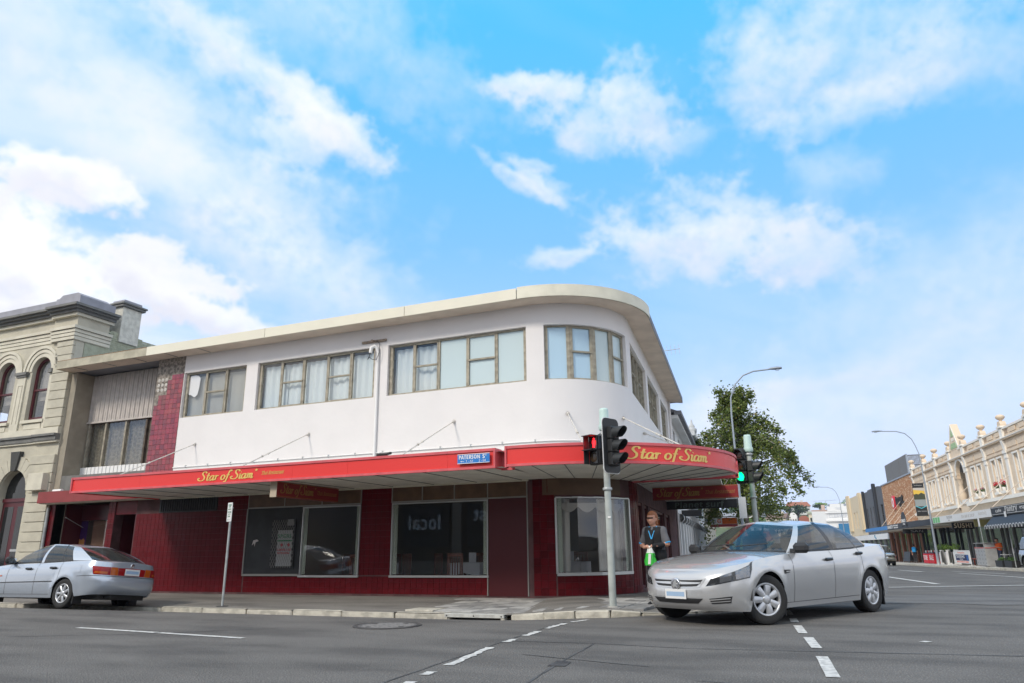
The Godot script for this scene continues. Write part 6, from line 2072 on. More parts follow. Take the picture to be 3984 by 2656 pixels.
# ---------------------------------------------------------------- vehicles (local +x = forwards, left side = -z, origin on the road under the middle of the wheelbase)
class Shell:      # the painted lower body as a surface over (t along half the plan outline from nose to tail, v up the side)
	var xs := PackedFloat32Array()
	var zs := PackedFloat32Array()
	var endw := PackedFloat32Array()
	var S: Dictionary

	func _init(spec: Dictionary) -> void:
		S = spec
		var W: float = S.half
		for i in 15:
			var a := PI / 2 * i / 14
			xs.append(S.xf - S.d0 * (1.0 - pow(cos(a), 2.0 / 2.2)))
			zs.append(W * pow(sin(a), 2.0 / S.get("q", 2.94)))
			endw.append(pow(cos(a), 0.7))
		var x0: float = S.xf - S.d0
		var x1: float = S.xr + S.d1
		var n := int((x0 - x1) / 0.035)
		for i in range(1, n):
			xs.append(lerpf(x0, x1, float(i) / n))
			zs.append(W)
			endw.append(0.0)
		for i in 15:
			var a := PI / 2 * (14 - i) / 14
			xs.append(S.xr + S.d1 * (1.0 - pow(cos(a), 2.0 / 2.2)))
			zs.append(W * pow(sin(a), 2.0 / S.get("q1", 3.2)))
			endw.append(-pow(cos(a), 0.7))

	static func curve(k: Array, x: float) -> float:     # piecewise smooth, keys in falling x
		if x >= k[0][0]: return k[0][1]
		for i in k.size() - 1:
			if x >= k[i + 1][0]:
				var t: float = (k[i][0] - x) / (k[i][0] - k[i + 1][0])
				var a: float = k[maxi(i - 1, 0)][1]; var d: float = k[mini(i + 2, k.size() - 1)][1]
				var c := lerpf(k[i][1], k[i + 1][1], t)
				return lerpf(c, cubic_interpolate(k[i][1], k[i + 1][1], a, d, t), 0.5)
		return k[-1][1]

	func bottom(x: float, z: float) -> float:
		var y := curve(S.bot, x)
		if absf(z) > S.half * 0.6:
			for w: float in [S.ax, -S.ax]:
				var d := absf(x - w)
				if d < S.arch:
					y = maxf(y, S.wr + sqrt(S.arch * S.arch - d * d) - 0.01)
		return y

	func at(t: float, v: float, sg: float) -> Vector3:
		var i := clampi(int(t), 0, xs.size() - 2)
		var f := clampf(t - i, 0.0, 1.0)
		var x := lerpf(xs[i], xs[i + 1], f)
		var z := lerpf(zs[i], zs[i + 1], f)
		var e := lerpf(endw[i], endw[i + 1], f)
		var y0 := bottom(x, z)
		var y := lerpf(y0, curve(S.sh, x), v)
		# heights on the ends are judged by absolute level so that bumpers line up
		if e > 0: x += curve(S.nose, 2.0 - v) * e
		else: x -= curve(S.tail, 2.0 - v) * -e
		var h := clampf((y - 0.2) / (curve(S.sh, x) - 0.2), 0.0, 1.0)
		var side := curve(S.flank, 2.0 - h)
		for w: float in [S.ax, -S.ax]:
			var d := Vector2(x - w, y - S.wr).length()
			side += 0.014 * exp(-pow((d - S.arch - 0.02) / 0.07, 2.0))
		return Vector3(x, y, sg * (z + side * clampf(z / S.half, 0, 1)))

	func tx(x: float) -> float:
		var i := 0
		while i < xs.size() - 2 and xs[i + 1] > x: i += 1
		return i + clampf((xs[i] - x) / maxf(xs[i] - xs[i + 1], 1e-5), 0, 1)

	func tz(z: float, rear := false) -> float:
		var a := 0 if not rear else xs.size() - 15
		for k in 14:
			var i := a + k
			if (zs[i] <= z and z <= zs[i + 1]) or (zs[i] >= z and z >= zs[i + 1]):
				return i + (z - zs[i]) / (zs[i + 1] - zs[i] + 1e-9)
		return a + 14.0 if not rear else float(a)


# a patch lying on the body: corners (t, v) lower-first, upper-first, upper-last, lower-last
func body_patch(sh: Shell, sg: float, c: Array, lift: float, n := 8, m := 4) -> MB:
	var rows := []
	for i in n + 1:
		var line := PackedVector3Array()
		for j in m + 1:
			var a := float(i) / n
			var b := float(j) / m
			var lo := Vector2(c[0][0], c[0][1]).lerp(Vector2(c[3][0], c[3][1]), a)
			var hi := Vector2(c[1][0], c[1][1]).lerp(Vector2(c[2][0], c[2][1]), a)
			var q := lo.lerp(hi, b)
			var p := sh.at(q.x, q.y, sg)
			var du := sh.at(q.x + 0.2, q.y, sg) - sh.at(q.x - 0.2, q.y, sg)
			var dv := sh.at(q.x, minf(q.y + 0.02, 1.0), sg) - sh.at(q.x, maxf(q.y - 0.02, 0.0), sg)
			var nn := du.cross(dv).normalized() * sg * (1.0 if sg != 0 else 1.0)
			if nn.dot(p - Vector3(p.x * 0.5, p.y, 0)) < 0: nn = -nn
			line.append(p + nn * lift)
		rows.append(line)
	var mb := MB.new().grid(rows)
	var k := mb.v.size() / 2
	var mid: Vector3 = rows[n / 2][m / 2]
	if mb.n[k].dot(Vector3(mid.x * 0.5, 0, mid.z)) < 0:
		mb = MB.new().grid(rows, false, true)
	return mb


func wheel(parent: Node3D, at: Vector3, r: float, w: float, side: float, steer: float, spokes: int, fat: float) -> void:
	var g := group_node("wheel", parent, Transform3D(Basis(Vector3.UP, steer), at))
	var ax := Vector3(0, 0, side)
	var rr := r * 0.66
	part("tyre", MB.new().lathe(Vector3.ZERO, ax, [[rr, -w / 2], [r * 0.95, -w / 2], [r, -w * 0.36], [r, w * 0.36], [r * 0.955, w / 2], [r * 0.8, w * 0.53], [rr, w * 0.47]], 32), M.rubber, g)
	part("well", MB.new().lathe(Vector3.ZERO, ax, [[rr, w * 0.1], [rr * 0.5, w * 0.1], [0.0, w * 0.1]], 24), M.black, g)
	var rim := MB.new()
	rim.lathe(Vector3.ZERO, ax, [[rr * 1.0, w * 0.2], [rr * 1.02, w * 0.48], [rr * 0.94, w * 0.5], [rr * 0.86, w * 0.44], [rr * 0.86, w * 0.2]], 32)
	rim.lathe(Vector3.ZERO, ax, [[rr * 0.3, w * 0.25], [rr * 0.28, w * 0.47], [rr * 0.12, w * 0.5], [0.0, w * 0.5]], 18)
	part("rim", rim, M.hubcap, g)
	for k in spokes:
		var a := TAU * k / spokes
		var d := Vector3(cos(a), sin(a), 0)
		var s := Vector3(-sin(a), cos(a), 0)
		var q := []
		for e: Array in [[0.22, 0.46], [0.55, 0.5], [0.9, 0.45]]:
			var hw: float = rr * fat * (0.8 + 0.5 * e[0])
			q.append(PackedVector3Array([d * rr * e[0] + s * hw + ax * w * (e[1] - 0.16), d * rr * e[0] + s * hw * 0.85 + ax * w * e[1], d * rr * e[0] - s * hw * 0.85 + ax * w * e[1], d * rr * e[0] - s * hw + ax * w * (e[1] - 0.16)]))
		part("spoke", MB.new().grid(q, false, side < 0), M.hubcap, g)


# greenhouse corner keys: [x, y, z] along belt and roof from windscreen middle to rear window middle, and what each span between them is
func greenhouse(car: Node3D, G: Dictionary, paint: Material) -> void:
	var nk: int = G.belt.size()
	for sg: float in [-1.0, 1.0]:
		for k in nk - 1:
			var rows := []
			var b0 := Vector3(G.belt[k][0], G.belt[k][1], G.belt[k][2] * sg); var b1 := Vector3(G.belt[k + 1][0], G.belt[k + 1][1], G.belt[k + 1][2] * sg)
			var r0 := Vector3(G.roof[k][0], G.roof[k][1], G.roof[k][2] * sg); var r1 := Vector3(G.roof[k + 1][0], G.roof[k + 1][1], G.roof[k + 1][2] * sg)
			var ends: bool = k == 0 or k == nk - 2
			for i in (9 if ends else 4):
				var f := float(i) / (8 if ends else 3)
				var b := b0.lerp(b1, f); var r := r0.lerp(r1, f)
				if ends:     # the screens are bowed: hold the middle's x longer, give it up near the corner
					var h := f if k == 0 else 1.0 - f
					var bow := pow(h, 2.2)
					var bx := lerpf(b0.x if k == 0 else b1.x, b1.x if k == 0 else b0.x, bow)
					var rx := lerpf(r0.x if k == 0 else r1.x, r1.x if k == 0 else r0.x, bow)
					b.x = bx; r.x = rx
				var line := PackedVector3Array()
				for j in 9:
					var v: float = [0.0, 0.05, 0.2, 0.4, 0.6, 0.8, 0.93, 0.965, 1.0][j]
					var p := b.lerp(r, v)
					var out := Vector3((p.x - (G.belt[0][0] + G.belt[-1][0]) * 0.5) * 0.35, 0.25, p.z).normalized()
					line.append(p + out * 0.045 * 4.0 * v * (1.0 - v) * (1.0 if not ends else 0.55))
				rows.append(line)
			var kind: String = G.span[k]
			var flip := sg > 0
			if kind == "paint" or kind == "black":
				part("pillar", MB.new().grid(rows, false, flip), paint if kind == "paint" else M.black_gloss, car)
			else:
				var glassr := []; var rail := []; var rub := []
				for ln: PackedVector3Array in rows:
					glassr.append(ln.slice(1, 7)); rail.append(ln.slice(6, 9)); rub.append(ln.slice(0, 2))
				var wn := group_node("windscreen" if k == 0 else "rear_window" if k == nk - 2 else "side_window", car)
				part("glass", MB.new().grid(glassr, false, flip), M.car_glass if k == 0 else M.car_tint, wn)
				part("rail", MB.new().grid(rail, false, flip), paint, wn)
				part("seal", MB.new().grid(rub, false, flip), M.black, wn)
	var rr := []
	for k in nk:
		var subs := 6 if k < nk - 1 else 1
		for s in subs:
			var f := float(s) / subs
			var a := Vector3(G.roof[k][0], G.roof[k][1], G.roof[k][2])
			var b := Vector3(G.roof[mini(k + 1, nk - 1)][0], G.roof[mini(k + 1, nk - 1)][1], G.roof[mini(k + 1, nk - 1)][2])
			var p := a.lerp(b, f)
			if k == 0: p.x = lerpf(a.x, b.x, pow(f, 2.2))
			if k == nk - 2: p.x = lerpf(b.x, a.x, pow(1.0 - f, 2.2))
			var line := PackedVector3Array()
			for i in 13:
				var s2 := -1.0 + i / 6.0
				line.append(Vector3(p.x, p.y + G.crown * (1.0 - s2 * s2) * clampf(p.z / 0.4, 0, 1), p.z * s2))
			rr.append(line)
	var rf := MB.new().grid(rr)
	if rf.n[rf.n.size() / 2].y < 0: rf = MB.new().grid(rr, false, true)
	part("roof", rf, paint, car)


func car(called: String, label: String, S: Dictionary, G: Dictionary, paint: Material, steer := 0.0) -> Array:
	var c := thing(called, label, "car")
	var sh := Shell.new(S)
	var rows := []
	var vs := [0.0, 0.04, 0.1, 0.2, 0.3, 0.4, 0.5, 0.6, 0.7, 0.8, 0.88, 0.94, 0.98, 1.0]
	for sg: float in [-1.0, 1.0]:
		rows = []
		for i in sh.xs.size():
			var line := PackedVector3Array()
			for v: float in vs: line.append(sh.at(i, v, sg))
			rows.append(line)
		part("body_side", MB.new().grid(rows, false, sg > 0), paint, c)
	# bonnet and boot as one pressed deck between the two shoulders
	rows = []
	for i in sh.xs.size():
		var l := sh.at(i, 1.0, -1.0)
		var crown := Shell.curve(S.crown, l.x) * clampf(absf(l.z) / 0.35, 0.0, 1.0)
		var line := PackedVector3Array()
		for k in 15:
			var s := -1.0 + k / 7.0
			line.append(Vector3(l.x, l.y + crown * (1.0 - pow(absf(s), 2.6)), -l.z * -s if false else absf(l.z) * s))
		rows.append(line)
	var dk := MB.new().grid(rows)
	if dk.n[dk.n.size() / 2].y < 0: dk = MB.new().grid(rows, false, true)
	part("bonnet", dk, paint, c)
	greenhouse(c, G, paint)
	var W: float = S.half
	part("underbody", MB.new().box(Vector3(S.xr + 0.25, 0.2, -W + 0.24), Vector3(S.xf - 0.5, 0.5, W - 0.24)).box(Vector3(-S.ax + 0.42, 0.2, -W + 0.05), Vector3(S.ax - 0.42, 0.34, W - 0.05)), M.black, c)
	var seats := MB.new()
	for z: float in [-0.36, 0.36]:
		part("seat", MB.new().cbox(Vector3(G.seat, 0.6, z), Vector3(0.5, 0.2, 0.46), 0.05).cbox(Vector3(G.seat - 0.3, 0.92, z), Vector3(0.14, 0.6, 0.44), 0.05).cbox(Vector3(G.seat - 0.36, 1.25 * G.roof[1][1] / 1.4, z), Vector3(0.09, 0.16, 0.24), 0.03), M.trim_seat, c)
	part("seat", MB.new().cbox(Vector3(G.seat - 1.15, 0.85, 0), Vector3(0.16, 0.5, 1.2), 0.05), M.trim_seat, c)
	part("dashboard", MB.new().cbox(Vector3(G.seat + 0.85, 0.85, 0), Vector3(0.3, 0.2, W * 1.5), 0.05), M.trim_seat, c)
	var sw := MB.new()
	var ring := []
	for k in 17: ring.append(Vector3(G.seat + 0.55 + 0.06 * sin(TAU * k / 16), 0.9 + 0.17 * sin(TAU * k / 16), 0.36 + 0.17 * cos(TAU * k / 16)))
	part("steering_wheel", sw.tube(ring, 0.014, 6, false), M.trim_light, c)
	for sx: float in [1.0, -1.0]:
		for sg: float in [-1.0, 1.0]:
			wheel(c, Vector3(S.ax * sx, S.wr, sg * (W - S.tw / 2 - 0.02)), S.wr, S.tw, sg, steer if sx > 0 else 0.0, S.spokes, S.fat)
			var lin_ := MB.new()
			var ar := []
			for k in 13:
				var a := PI * k / 12
				ar.append(PackedVector3Array([Vector3(S.ax * sx + cos(a) * (S.arch - 0.005), S.wr + sin(a) * (S.arch - 0.005), sg * (W - 0.03)), Vector3(S.ax * sx + cos(a) * (S.arch - 0.005), S.wr + sin(a) * (S.arch - 0.005), sg * (W - 0.32))]))
			part("arch_liner", lin_.grid(ar), M.black, c)
			if S.flaps:
				part("mud_flap", MB.new().box(Vector3(S.ax * sx - S.arch - 0.01, 0.1, sg * (W - 0.03)), Vector3(S.ax * sx - S.arch + 0.01, 0.33, sg * (W - 0.24))), M.black, c)
	for sg: float in [-1.0, 1.0]:
		for x: float in S.doors:
			part("door_gap", body_patch(sh, sg, [[sh.tx(x) - 0.12, 0.1], [sh.tx(x) - 0.12, 0.995], [sh.tx(x) + 0.12, 0.995], [sh.tx(x) + 0.12, 0.1]], 0.0015, 1, 12), M.gap, c)
		part("sill_gap", body_patch(sh, sg, [[sh.tx(S.ax - 0.42), 0.09], [sh.tx(S.ax - 0.42), 0.1], [sh.tx(-S.ax + 0.42), 0.1], [sh.tx(-S.ax + 0.42), 0.09]], 0.0015, 30, 1), M.gap, c)
		for x: float in S.handles:
			var p := sh.at(sh.tx(x), 0.84, sg)
			part("door_handle", MB.new().cbox(p + Vector3(0, 0, sg * 0.022), Vector3(0.2, 0.045, 0.05), 0.018), S.handle, c)
		var mp: Vector3 = Vector3(G.belt[2][0] + 0.02, G.belt[2][1] + 0.06, sg * (W + 0.05))
		var m := group_node("door_mirror", c, Transform3D(Basis(Vector3.UP, -0.15 * sg), mp))
		part("shell", MB.new().cbox(Vector3.ZERO, Vector3(0.13, 0.15, 0.23), 0.045), S.handle, m)
		part("stalk", MB.new().box(Vector3(-0.04, -0.06, -0.16 * sg), Vector3(0.04, -0.01, -0.08 * sg)), S.handle, m)
		part("glass", MB.new().box(Vector3(-0.068, -0.05, -0.09), Vector3(-0.066, 0.05, 0.09)), M.chrome, m)
	return [c, sh]


func lamp_patch(c: Node3D, sh: Shell, called: String, sg: float, q: Array, m: Material, lift := 0.004, n := 10) -> void:
	part(called, body_patch(sh, sg, q, lift, n, 5), m, c)


func plate(c: Node3D, at: Vector3, yaw: float) -> void:
	var g := group_node("number_plate", c, Transform3D(Basis(Vector3.UP, yaw), at))
	part("plate", MB.new().cbox(Vector3(0, 0, 0), Vector3(0.37, 0.13, 0.008), 0.002), M.sign_white, g)
	part("print", MB.new().box(Vector3(-0.16, -0.03, 0.0041), Vector3(0.16, 0.03, 0.005)), mat(0.32, 0.45, 0.62), g, "illegible smeared plate characters")


func vehicles() -> void:
	# silver four-door turning out of the side street
	var S := {"xf": 2.34, "xr": -2.56, "half": 0.93, "d0": 0.88, "q": 3.3, "d1": 0.72, "ax": 1.4575, "wr": 0.335, "tw": 0.215, "arch": 0.385, "spokes": 7, "fat": 0.19, "flaps": true, "handles": [-0.16, -1.14], "handle": M.car_black, "doors": [0.82, -0.32, -1.2],
		"bot": [[2.4, 0.21], [1.9, 0.19], [1.2, 0.2], [-1.2, 0.21], [-2.0, 0.25], [-2.6, 0.3]],
		"sh": [[2.36, 0.72], [2.15, 0.785], [1.7, 0.86], [1.2, 0.915], [0.7, 0.945], [0.0, 0.965], [-1.0, 0.99], [-1.7, 1.035], [-2.2, 1.06], [-2.56, 1.05]],
		"crown": [[2.36, 0.012], [1.9, 0.04], [1.0, 0.06], [0.5, 0.05], [-1.4, 0.03], [-2.0, 0.04], [-2.6, 0.02]],
		"nose": [[2.0, -0.1], [1.88, -0.03], [1.75, 0.0], [1.5, 0.0], [1.35, -0.02], [1.2, -0.035], [1.1, -0.06], [1.0, -0.13]],
		"tail": [[2.0, -0.1], [1.8, 0.0], [1.5, 0.0], [1.3, -0.03], [1.0, -0.04]],
		"flank": [[2.0, -0.05], [1.88, -0.035], [1.6, 0.0], [1.35, 0.012], [1.18, 0.01], [1.1, -0.012], [1.0, -0.055]]}
	var G := {"seat": 0.1, "crown": 0.05,
		"belt": [[1.12, 0.985, 0.0], [0.74, 0.955, 0.80], [0.6, 0.96, 0.855], [-0.38, 0.975, 0.875], [-0.5, 0.975, 0.875], [-1.2, 1.0, 0.85], [-1.26, 1.005, 0.845], [-1.62, 1.03, 0.81], [-1.82, 1.045, 0.72], [-1.98, 1.08, 0.0]],
		"roof": [[0.22, 1.43, 0.0], [0.06, 1.375, 0.55], [0.0, 1.375, 0.585], [-0.32, 1.41, 0.62], [-0.42, 1.415, 0.62], [-0.85, 1.395, 0.61], [-0.9, 1.39, 0.605], [-1.0, 1.375, 0.595], [-1.12, 1.355, 0.55], [-1.22, 1.385, 0.0]],
		"span": ["screen", "paint", "glass", "black", "glass", "black", "glass", "paint", "screen"]}
	var r := car("silver_sedan", "silver four-door sedan with a round bonnet badge turning at the junction", S, G, M.paint_silver, deg_to_rad(-24.0))
	var c: Node3D = r[0]; var sh: Shell = r[1]
	c.position = Vector3(-0.87, 0.0, -12.86)
	c.rotation.y = deg_to_rad(-119.4)
	for sg: float in [-1.0, 1.0]:
		var q := [[sh.tz(0.47), 0.60], [sh.tz(0.53), 0.77], [sh.tx(1.74), 0.965], [sh.tx(1.80), 0.70]]
		lamp_patch(c, sh, "headlamp", sg, q, M.black_gloss, 0.003, 14)
		lamp_patch(c, sh, "headlamp_reflector", sg, [[sh.tz(0.64), 0.655], [sh.tz(0.64), 0.79], [sh.tz(0.755), 0.85], [sh.tz(0.755), 0.675]], M.lamp_inner, 0.006, 6)
		lamp_patch(c, sh, "headlamp_reflector", sg, [[sh.tz(0.79), 0.69], [sh.tz(0.785), 0.87], [sh.tx(1.80), 0.925], [sh.tx(1.86), 0.71]], M.lamp_inner, 0.006, 6)
		lamp_patch(c, sh, "headlamp_cover", sg, q, M.lamp_cover, 0.014, 14)
		lamp_patch(c, sh, "fog_recess", sg, [[sh.tz(0.55), 0.17], [sh.tz(0.52), 0.30], [sh.tz(0.765), 0.335], [sh.tz(0.755), 0.19]], M.black, 0.003)
		for k in 2: lamp_patch(c, sh, "fog_slat", sg, [[sh.tz(0.53), 0.2 + k * 0.055], [sh.tz(0.53), 0.222 + k * 0.055], [sh.tz(0.75), 0.245 + k * 0.055], [sh.tz(0.75), 0.225 + k * 0.055]], M.paint_silver, 0.006)
		lamp_patch(c, sh, "side_vent", sg, [[sh.tx(1.06), 0.64], [sh.tx(1.09), 0.72], [sh.tx(0.91), 0.705], [sh.tx(0.93), 0.655]], M.black, 0.004)
		lamp_patch(c, sh, "vent_bar", sg, [[sh.tx(1.03), 0.672], [sh.tx(1.03), 0.69], [sh.tx(0.92), 0.685], [sh.tx(0.92), 0.67]], M.paint_silver, 0.009)
		lamp_patch(c, sh, "tail_lamp", sg, [[sh.tx(-2.3), 0.74], [sh.tx(-2.16), 0.95], [sh.tz(0.6, true), 0.96], [sh.tz(0.55, true), 0.74]], M.lamp_red, 0.006, 14)
		lamp_patch(c, sh, "bumper_gap", sg, [[sh.tz(0.83), 0.675], [sh.tz(0.83), 0.685], [sh.tx(1.82), 0.70], [sh.tx(1.82), 0.69]], M.gap, 0.002)
		# the front is built half by half about the middle line
		lamp_patch(c, sh, "grille_surround", sg, [[0.0, 0.555], [0.0, 0.785], [sh.tz(0.47), 0.80], [sh.tz(0.38), 0.575]], M.paint_silver, 0.006, 12)
		lamp_patch(c, sh, "grille", sg, [[0.0, 0.585], [0.0, 0.755], [sh.tz(0.43), 0.765], [sh.tz(0.345), 0.605]], M.black, 0.010, 12)
		lamp_patch(c, sh, "grille_bar", sg, [[0.0, 0.64], [0.0, 0.715], [sh.tz(0.40), 0.70], [sh.tz(0.385), 0.665]], M.paint_silver, 0.02, 12)
		lamp_patch(c, sh, "lower_intake", sg, [[0.0, 0.165], [0.0, 0.30], [sh.tz(0.44), 0.30], [sh.tz(0.36), 0.175]], M.black, 0.004, 12)
		lamp_patch(c, sh, "plate_recess", sg, [[0.0, 0.33], [0.0, 0.51], [sh.tz(0.42), 0.515], [sh.tz(0.42), 0.335]], M.paint_silver, 0.003, 12)
	var nose := sh.at(0, 0.66, 1.0)
	var bd := group_node("badge", c, Transform3D(Basis(Vector3.UP, PI / 2), nose + Vector3(0.03, 0.0, 0)))
	part("disc", MB.new().lathe(Vector3.ZERO, Vector3.BACK, [[0.078, -0.01], [0.078, 0.006], [0.068, 0.01], [0.0, 0.008]], 24), M.chrome, bd)
	part("emblem", MB.new().prism(PackedVector2Array([Vector2(-0.04, -0.03), Vector2(-0.02, 0.02), Vector2(0.0, 0.045), Vector2(0.035, 0.04), Vector2(0.025, 0.015), Vector2(0.045, 0.0), Vector2(0.02, -0.01), Vector2(0.03, -0.045), Vector2(0.0, -0.03), Vector2(-0.02, -0.05)]), 0.01, 0.016), M.alu, bd)
	plate(c, sh.at(0, 0.4, 1.0) + Vector3(0.018, 0, 0), PI / 2)
	for z: float in [-0.15, 0.45]:
		part("wiper", MB.new().tube([Vector3(1.08, 1.05, z), Vector3(0.98, 1.075, z - 0.3), Vector3(0.95, 1.09, z - 0.5)], 0.009, 5), M.black, c)
	# pale blue liftback parked at the kerb, leaning into the gutter
	S = {"xf": 2.03, "xr": -2.24, "half": 0.825, "d0": 0.8, "d1": 0.5, "q1": 4.2, "ax": 1.2325, "wr": 0.295, "tw": 0.18, "arch": 0.335, "spokes": 7, "fat": 0.12, "flaps": true, "handles": [-0.05, -0.82], "handle": M.car_black, "doors": [0.62, -0.3, -1.02],
		"bot": [[2.1, 0.2], [1.2, 0.2], [-1.2, 0.21], [-1.8, 0.26], [-2.3, 0.3]],
		"sh": [[2.05, 0.66], [1.7, 0.75], [1.1, 0.84], [0.6, 0.885], [0.0, 0.9], [-0.8, 0.92], [-1.5, 0.95], [-1.95, 0.955], [-2.24, 0.93]],
		"crown": [[2.1, 0.01], [1.6, 0.05], [0.8, 0.06], [-1.4, 0.02], [-2.1, 0.03], [-2.3, 0.02]],
		"nose": [[2.0, -0.08], [1.8, 0.0], [1.4, 0.0], [1.0, -0.1]],
		"tail": [[2.0, -0.12], [1.85, -0.02], [1.55, 0.0], [1.46, -0.01], [1.42, -0.06], [1.2, -0.06], [1.0, -0.09]],
		"flank": [[2.0, -0.05], [1.85, -0.02], [1.55, 0.0], [1.3, 0.0], [1.12, -0.02], [1.0, -0.06]]}
	G = {"seat": 0.1, "crown": 0.04,
		"belt": [[0.98, 0.92, 0.0], [0.66, 0.895, 0.70], [0.54, 0.9, 0.76], [-0.33, 0.915, 0.775], [-0.41, 0.915, 0.775], [-0.96, 0.935, 0.76], [-1.0, 0.935, 0.76], [-1.27, 0.96, 0.745], [-1.78, 0.965, 0.68], [-2.06, 0.975, 0.0]],
		"roof": [[0.18, 1.34, 0.0], [0.04, 1.29, 0.49], [-0.02, 1.29, 0.515], [-0.3, 1.325, 0.54], [-0.36, 1.325, 0.54], [-0.72, 1.31, 0.53], [-0.76, 1.305, 0.53], [-0.92, 1.28, 0.52], [-1.06, 1.27, 0.5], [-1.18, 1.3, 0.0]],
		"span": ["screen", "paint", "glass", "paint", "glass", "black", "glass", "paint", "screen"]}
	r = car("parked_liftback", "pale blue five-door liftback parked at the kerb beside the tiled wall", S, G, M.paint_blue)
	c = r[0]; sh = r[1]
	c.position = Vector3(-16.06, -0.077, -11.72)
	c.rotation = Vector3(deg_to_rad(5.2), PI, 0)
	for sg: float in [-1.0, 1.0]:
		lamp_patch(c, sh, "tail_lamp", sg, [[sh.tx(-2.02), 0.6], [sh.tx(-1.96), 0.84], [sh.tz(0.52, true), 0.845], [sh.tz(0.5, true), 0.6]], M.lamp_red, 0.006, 12)
		lamp_patch(c, sh, "indicator_lamp", sg, [[sh.tz(0.495, true), 0.6], [sh.tz(0.515, true), 0.845], [sh.tz(0.36, true), 0.85], [sh.tz(0.33, true), 0.6]], M.lamp_amber, 0.006, 6)
		lamp_patch(c, sh, "reversing_lamp", sg, [[sh.tz(0.76, true), 0.63], [sh.tz(0.75, true), 0.7], [sh.tz(0.56, true), 0.7], [sh.tz(0.56, true), 0.63]], M.lamp_amber, 0.009, 6)
		lamp_patch(c, sh, "garnish", sg, [[sh.tz(0.325, true), 0.6], [sh.tz(0.35, true), 0.83], [sh.tz(0.001, true), 0.85], [sh.tz(0.001, true), 0.6]], M.lamp_red, 0.005, 8)
		lamp_patch(c, sh, "bumper_gap", sg, [[sh.tx(-1.58), 0.555], [sh.tx(-1.58), 0.568], [sh.tz(0.001, true), 0.568], [sh.tz(0.001, true), 0.555]], M.gap, 0.003, 20)
		lamp_patch(c, sh, "rub_strip", sg, [[sh.tx(0.78), 0.43], [sh.tx(0.78), 0.455], [sh.tx(-0.86), 0.47], [sh.tx(-0.86), 0.445]], M.black, 0.01, 24)
		lamp_patch(c, sh, "fuel_flap", sg, [[sh.tx(-1.46), 0.64], [sh.tx(-1.44), 0.86], [sh.tx(-1.65), 0.87], [sh.tx(-1.66), 0.66]], M.paint_blue, 0.004, 6)
		lamp_patch(c, sh, "side_repeater", sg, [[sh.tx(0.84), 0.64], [sh.tx(0.84), 0.68], [sh.tx(0.78), 0.68], [sh.tx(0.78), 0.64]], M.lamp_amber, 0.008, 3)
	plate(c, sh.at(sh.xs.size() - 1, 0.72, 1.0) + Vector3(-0.02, 0, 0), -PI / 2)
	part("rear_badge", MB.new().lathe(sh.at(sh.xs.size() - 1, 0.93, 1.0), Vector3.LEFT, [[0.045, 0.0], [0.045, 0.012], [0.03, 0.014], [0.0, 0.01]], 16), M.chrome, c)
	part("exhaust", MB.new().cyl(Vector3(-2.2, 0.24, -0.4), Vector3(-2.0, 0.24, -0.4), 0.03), M.black, c)
	part("rear_wiper", MB.new().tube([Vector3(-2.06, 1.0, 0.0), Vector3(-1.95, 1.05, 0.2), Vector3(-1.88, 1.07, 0.4)], 0.008, 5), M.black, c)
	# pale gold four-wheel drive coming down the side street
	S = {"xf": 2.3, "xr": -2.35, "half": 0.9, "d0": 0.5, "d1": 0.4, "q": 4.0, "ax": 1.35, "wr": 0.38, "tw": 0.25, "arch": 0.45, "spokes": 6, "fat": 0.2, "flaps": false, "handles": [-0.05, -1.0], "handle": M.car_black, "doors": [0.75, -0.3, -1.1],
		"bot": [[2.4, 0.42], [-2.4, 0.42]], "sh": [[2.4, 0.98], [1.6, 1.08], [0.8, 1.12], [-2.4, 1.15]], "crown": [[2.4, 0.02], [1.5, 0.06], [-2.4, 0.02]], "nose": [[2.0, -0.1], [1.7, 0.0], [1.2, -0.02], [1.0, -0.08]], "tail": [[2.0, -0.05], [1.5, 0.0], [1.0, -0.03]], "flank": [[2.0, -0.05], [1.6, 0.0], [1.2, 0.0], [1.0, -0.05]]}
	G = {"seat": 0.1, "crown": 0.05, "belt": [[1.0, 1.15, 0.0], [0.72, 1.13, 0.76], [0.62, 1.13, 0.83], [-0.35, 1.14, 0.84], [-0.45, 1.14, 0.84], [-1.2, 1.15, 0.84], [-1.3, 1.15, 0.84], [-1.95, 1.15, 0.82], [-2.15, 1.15, 0.76], [-2.25, 1.15, 0.0]],
		"roof": [[0.35, 1.78, 0.0], [0.2, 1.74, 0.6], [0.15, 1.74, 0.64], [-0.35, 1.78, 0.68], [-0.45, 1.78, 0.68], [-1.2, 1.78, 0.68], [-1.3, 1.78, 0.68], [-1.85, 1.76, 0.67], [-2.0, 1.74, 0.6], [-2.08, 1.76, 0.0]], "span": ["screen", "paint", "glass", "paint", "glass", "paint", "glass", "paint", "screen"]}
	r = car("four_wheel_drive", "pale gold four-wheel drive with a chrome bull bar near the brick shop", S, G, M.paint_gold)
	c = r[0]; sh = r[1]
	c.position = Vector3(4.75, fall(-77.3), -77.3)
	c.rotation.y = -PI / 2 + TURN
